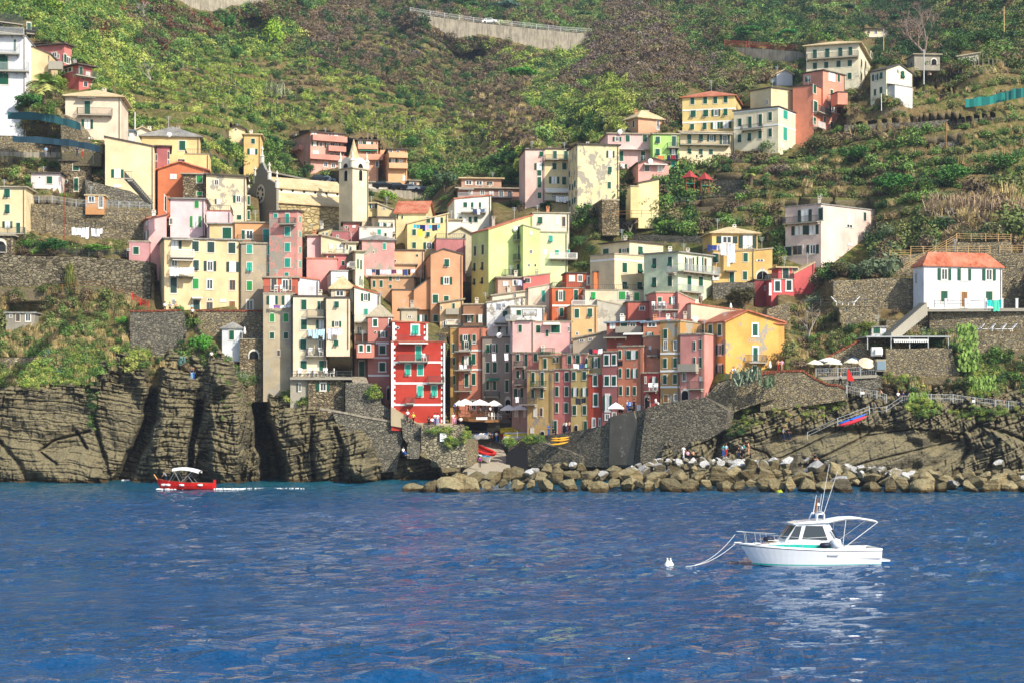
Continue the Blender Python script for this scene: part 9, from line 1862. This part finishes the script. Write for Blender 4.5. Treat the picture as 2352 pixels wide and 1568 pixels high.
for a in [
 ('yellow green broad tree standing alone among the heath at the top left', 630, 112, 58, 78, '8CA838'), ('lighter bushy tree just above the lone yellow green tree', 612, 60, 44, 40, '7C9A3A'),
 ('dark green tree at the top right of the lone yellow green tree', 690, 30, 60, 55, '3C5E30'), ('dark tree against the beige road wall at the top left', 520, 75, 44, 50, '3E6634'), ('leafy tree at the right end of the beige road wall', 575, 48, 46, 40, '5C8A3A'),
 ('slender dark green tree below the beige road wall', 548, 150, 30, 44, '40682E'), ('bright green tree at the left top of the slope behind the cream block', 100, 30, 90, 40, '7FA038'),
 ('round dark green tree on the central slope, leftmost of three', 826, 236, 52, 30, '3A6030'), ('flat dark green tree on the central slope, middle of three', 884, 238, 50, 26, '40662E'), ('dark upright tree on the central slope, rightmost of three', 923, 242, 24, 30, '345A2E'), ('dark green tree at the right end of the hut terrace', 950, 272, 40, 34, '2F5A2C'),
 ('small shrub tree above the roofs of the apricot flats', 945, 350, 46, 34, '4A7034'), ('large dark tree right of the apricot flats on the road', 1022, 440, 56, 56, '4E6A48'), ('green tree beside the kiosk house on the hill road', 978, 430, 50, 50, '4C7A34'), ('yellow green bushy tree under the hill road wall', 885, 470, 54, 40, '84A43C'),
 ('dark tree above the brown block between the slopes', 1160, 385, 60, 40, '3C6438'), ('round tree left of the tall pale pink strip house', 1185, 385, 48, 44, '426838'),
 ('dark green tree beside the ochre house on the hill road', 630, 342, 40, 32, '2F5A2A'), ('small dark tree under the left end of the pink flats', 715, 400, 34, 26, '3A5A2E'), ('small tree between the washing and the pink flats', 640, 372, 30, 26, '4A7032'),
 ('autumn brown green tree in front of the large cream stepped house', 1872, 366, 92, 62, '5C5A34'), ('grey olive tree left of the large cream stepped house', 1766, 368, 50, 46, '7A8A5E'), ('dark green tree on the terraces right of the brown green tree', 1985, 430, 70, 40, '4A6434'),
 ('leafy lime tree on the terraces under the blank pale yellow house', 1482, 492, 56, 56, '5E8A38'), ('second leafy tree right of the lime tree on the terraces', 1530, 485, 46, 42, '648C3C'), ('dark shrub tree left of the ruined stone hut', 1388, 468, 44, 28, '3E6A2E'), ('green bush tree at the corner of the big cream peeling block', 1345, 498, 40, 34, '5A8A34'),
 ('bright green tree in the garden left of the sandy wall', 1540, 540, 60, 44, '6A9238'), ('dark green bush tree beside the lime house balustrade', 1330, 575, 48, 40, '4A6A34'), ('tree in the gap right of the lime house terrace', 1345, 625, 52, 32, '5E6A3A'),
 ('rounded green tree near the mustard house roof', 1660, 520, 60, 34, '5C8036'), ('big dark tree mass above the large pink house, left one', 1960, 400, 80, 50, '3C6A2E'), ('big dark tree mass above the large pink house, right one', 2060, 470, 90, 60, '41702F'),
 ('tall green tree on the far right above the cane thicket', 2190, 450, 90, 70, '4A7632'), ('dense green tree at the right edge of the slope', 2300, 420, 90, 60, '44702E'), ('bushy tree beside the top right utility pole', 2250, 110, 80, 50, '4A6A34'), ('dark tree right of the bare tree', 2205, 130, 60, 60, '46602E'),
 ('olive tree in front of the stone walls left of the villa', 2040, 648, 50, 52, '76866A'), ('dark olive tree beside the sunlit pink house wall', 1985, 652, 56, 64, '5C6E4E'), ('bush tree hugging the foot of the sunlit pink wall', 1925, 640, 60, 50, '66603E'),
 ('dark bush tree under the mustard house terrace', 1712, 712, 84, 66, '4C4A2C'), ('bright green round tree beside the cliff stairs', 462, 826, 60, 74, '4E8A2C'), ('green ivy bush on the bastion under the yellow block', 410, 740, 44, 44, '5C8A40'), ('small bush at the left foot of the bastion', 282, 752, 26, 30, '5E9A34'),
 ('dark clipped tree on the hedge terrace behind the red pole', 120, 586, 66, 48, '2E5A28'), ('green hedge tree left of the clipped tree', 62, 580, 48, 36, '5A8434'), ('climbing shrub over the pergola at the end of the hedge terrace', 222, 588, 74, 30, '5E8A34'), ('small tree between the pink house and the stone house at the left', 155, 448, 30, 32, '4E8A38'),
 ('dense shrub under the palm beside the white block', 72, 258, 78, 56, '3F6A2E'), ('yellow green shrub right of the palm', 150, 215, 40, 40, '6A8A34'), ('bush on the red brick path below the corner house', 1985, 770, 60, 40, '66702E'),
 ('shrub with pale leaves in front of the villa stairs', 2150, 760, 50, 26, '7A8650'), ('dark bush below the tiny pale blue shed', 1968, 770, 44, 34, '4A6A30')]:
 tree(*a)
for a in [
 ('bright green umbrella pine alone on the central slope', 1200, 222, 80, 72, '4E8A2C'), ('umbrella pine above the left end of the huge road wall', 985, 34, 54, 46, '3E6A38'), ('second umbrella pine above the huge road wall', 1030, 38, 50, 50, '3A6434'), ('third umbrella pine above the huge road wall', 1072, 44, 62, 50, '426E36'),
 ('blue grey conifer above the middle of the huge road wall', 1165, 60, 60, 64, '4E6E60'), ('small pine on the ridge right of the bare scree', 1345, 62, 30, 38, '3A6A34'), ('large rounded pine above the red roadside parapet', 1725, 112, 72, 52, '3C7A34'), ('second rounded pine left of the highest cream house', 1812, 116, 50, 52, '3F8040'),
 ('dark pine left of the far cream villa', 1950, 50, 40, 44, '34583A'), ('dark green pine right of the far cream villa', 2055, 75, 40, 44, '356038')]:
 tree(*a, kind='pine', name='pine_tree')
def bare(label, px, py, wP, hP, seed, mat=M_twig, D=None, k=4):
 g_ = surf(px, py) if D is None else W(px, py, D); me = trunk_mesh(seed, .3, .75, k, .5, mat, 'branches'); co_ = np.array([v_.co[:] for v_ in me.vertices]); sx = np.abs(co_[:, :2]).max()
 o = inst('bare_tree', me, None, g_, 0, (wP/2/F*g_.y/sx, wP/2/F*g_.y/sx, hP/F*g_.y/co_[:, 2].max())); tag(o, label, 'bare tree')
bare('large leafless grey tree behind the white utility pole', 2135, 160, 150, 150, 5, plain('twig_purple', '9A8478', .9), k=6); bare('leafless tree on the terraces below the salmon tower', 2055, 362, 110, 70, 6, plain('twig_brown', '6E5A48', .9), k=5)
bare('pale leafless shrub by the wall right of the corner house', 1860, 790, 90, 90, 7); bare('small pale leafless tree above the cream awning house', 1448, 548, 56, 44, 8); bare('spreading bare branches below the cane thicket', 2190, 520, 110, 50, 9); bare('leafless grey shrub at the right edge of the slope', 2320, 400, 80, 50, 10, M_twig, k=5)
bare('thin leafless tree on the green left slope', 350, 215, 70, 60, 11); bare('second thin leafless tree high on the left slope', 340, 60, 60, 60, 12)
def palm(label, px, py, wP, hP, D=None, nf=30, tall=True):
 g_ = surf(px, py) if D is None else W(px, py, D); w = wP/2/F*g_.y; h = hP/F*g_.y; r = empty('palm_tree', g_, label, 'palm tree'); th = h*.45 if tall else h*.1
 mb = MB(); mb.tube([g_-Vector((0,0,.5)), g_+Vector((0,0,th*.5)), g_+Vector((0,0,th))], .28 if tall else .15, 8, r2=.34 if tall else .15); mb.build('trunk', M_bark, r)
 rr = random.Random(int(px)); top = g_+Vector((0,0,th))
 for i in range(nf):
  a = 6.283*i/nf+rr.uniform(-.15, .15); el = rr.uniform(.05, 1.35); L = w*rr.uniform(.85, 1.1); P = []
  for k in range(8):
   q = k/7; P.append(top+Vector((math.cos(a)*L*q*math.cos(el*.8), math.sin(a)*L*q*math.cos(el*.8), L*(q*math.sin(el)-q*q*(.75-.25*el)))))
  f_ = MB(); s = Vector((-math.sin(a), math.cos(a), 0))
  for k in range(7):
   wd = .5*w/2.6*math.sin(math.pi*(.12+.85*k/7))+.05; p0, p1 = P[k], P[k+1]
   for sg_ in (1, -1):
    for j in (0, .5):
     b0 = p0.lerp(p1, j); b1 = p0.lerp(p1, j+.5); tip = p0.lerp(p1, min(1.3, j+.95))+s*sg_*wd*2.2-Vector((0,0,wd*.5)); f_.add([b0, b1, tip], [(0, 1, 2)])
  o = f_.build('frond', M_leafO, r, fix=False); o.color = lin(rr.choice(['9AA452', 'A8A860', '7E9646', 'C0B078'] if el < .5 else ['7E9646', '88A452', '6A8A40']), 1.0)
palm('big date palm between the white block and the hipped cream house', 102, 232, 92, 84, D=273, nf=38); palm('small palm on the rocky bank at the left edge', 34, 408, 46, 46, tall=False, nf=20); palm('spiky yucca palm below the hipped cream house', 219, 332, 34, 34, tall=False, nf=14, D=271)
palm('palm with a slim trunk in the gardens near the playground', 1728, 452, 36, 62, nf=20); palm('low palm beside the big cream peeling block', 1333, 520, 34, 36, tall=False, nf=16)
def rosette(label, px, py, wP, hP, n, col, name='agave', D=None, cat='agave', spread=1.0, wd=.11):
 g_ = surf(px, py) if D is None else W(px, py, D); r_ = wP/2/F*g_.y; h = hP/F*g_.y; rr = random.Random(int(px*7)); mb = MB()
 for i in range(n):
  a = rr.uniform(0, 6.28); el = rr.uniform(.15, 1.4); L = r_*rr.uniform(.7, 1.1); s = Vector((-math.sin(a), math.cos(a), 0))*wd; c0 = g_+Vector((rr.gauss(0, .35), rr.gauss(0, .2), rr.uniform(0, .3)))*spread
  p1 = c0+Vector((math.cos(a)*L*.55*math.cos(el), math.sin(a)*L*.55*math.cos(el), h*.7*math.sin(el)+.1)); p2 = c0+Vector((math.cos(a)*L*math.cos(el*.8), math.sin(a)*L*math.cos(el*.8), h*math.sin(el)*.95-.15))
  mb.add([c0-s*.7, c0+s*.7, p1+s, p1-s, p2], [(0,1,2,3), (3,2,4)])
 o = mb.build(name, M_leafO, origin=g_, fix=False); o.color = lin(col, .85); tag(o, label, cat)
rosette('big grey green agave clump under the orange yellow corner house, left one', 1700, 888, 56, 44, 60, '9AA88C', D=230, spread=2.2); rosette('grey green agave clump under the corner house, middle one', 1727, 878, 46, 40, 50, '8E9E80', D=229.5, spread=1.8); rosette('grey green agave clump under the corner house, right one', 1762, 892, 40, 34, 44, '7E9670', D=229.5, spread=1.6)
rosette('blue grey agave on the rock beside the cliff stairs', 417, 840, 34, 26, 26, '6E9890', D=246); rosette('large agave group on the steep left cliff, upper one', 112, 825, 36, 24, 26, '7AA096'); rosette('large agave group on the steep left cliff, lower one', 138, 862, 34, 24, 24, '7AA096')
rosette('tall olive cane plant against the dry stone wall', 160, 662, 50, 68, 90, '7E8440', 'cane_plant', cat='cane plant', spread=1.0, wd=.06); rosette('pale green cane clump in the middle of the left hill', 636, 243, 60, 46, 90, 'A8B08A', 'cane_clump', cat='cane', spread=4, wd=.09)
for i, (x, y) in enumerate(((2150, 515), (2200, 505), (2250, 500), (2300, 505), (2345, 510))): rosette('dry straw coloured cane thicket on the right slope, clump %s from the left' % ORD[i], x, y, 60, 56, 150, 'C2A888', 'cane_clump', cat='cane', spread=2.6, wd=.05)
def cactus(label, px, py, wP, hP, n, D=None):
 g_ = surf(px, py) if D is None else W(px, py, D); w = wP/F*g_.y; h = hP/F*g_.y; rr = random.Random(int(px)); mb = MB()
 for i in range(n):
  c_ = g_+Vector((rr.uniform(-.5, .5)*w, rr.uniform(-.6, .1), rr.uniform(0, 1)*h)); a = rr.uniform(0, 3.14); u = Vector((math.cos(a), math.sin(a)*.6, 0)); t1 = Vector((rr.gauss(0,.3), 0, 1)).normalized(); n_ = u.cross(t1)*.05; s = rr.uniform(.2, .36)
  ring = [c_+u*s*.62*math.cos(k*math.pi/4)+t1*s*math.sin(k*math.pi/4) for k in range(8)]; mb.prism([q-n_ for q in ring], n_*2)
 o = mb.build('prickly_pear', M_leafO, origin=g_); o.color = lin('8AA850', .85); tag(o, label, 'cactus')
cactus('round prickly pear cactus on the cliff path railing', 2108, 948, 44, 46, 150, D=228.2); cactus('tall prickly pear cactus spilling down beside the bar wall', 2222, 850, 44, 100, 240, D=231.5); cactus('lower prickly pear mass under the tall one', 2255, 895, 60, 30, 140, D=230.5)
cactus('prickly pear cactus in front of the villa wall', 2215, 780, 34, 34, 90, D=236.5)
# ---------------------------------------------------------------- air
lo_, hi_ = Vector((-420, -30, -3)), Vector((520, 1050, 330))
mb = MB(); mb.box(lo_, hi_); hz = mb.build('haze', []); m = bpy.data.materials.new('haze'); m.use_nodes = True; t = m.node_tree; t.nodes.remove(t.nodes['Principled BSDF'])
v = t.nodes.new('ShaderNodeVolumePrincipled'); v.inputs['Color'].default_value = (.72, .84, 1, 1); v.inputs['Density'].default_value = .00013; v.inputs['Anisotropy'].default_value = .2; t.links.new(v.outputs[0], t.nodes['Material Output'].inputs['Volume'])
hz.data.materials.append(m); hz['kind'] = 'stuff'
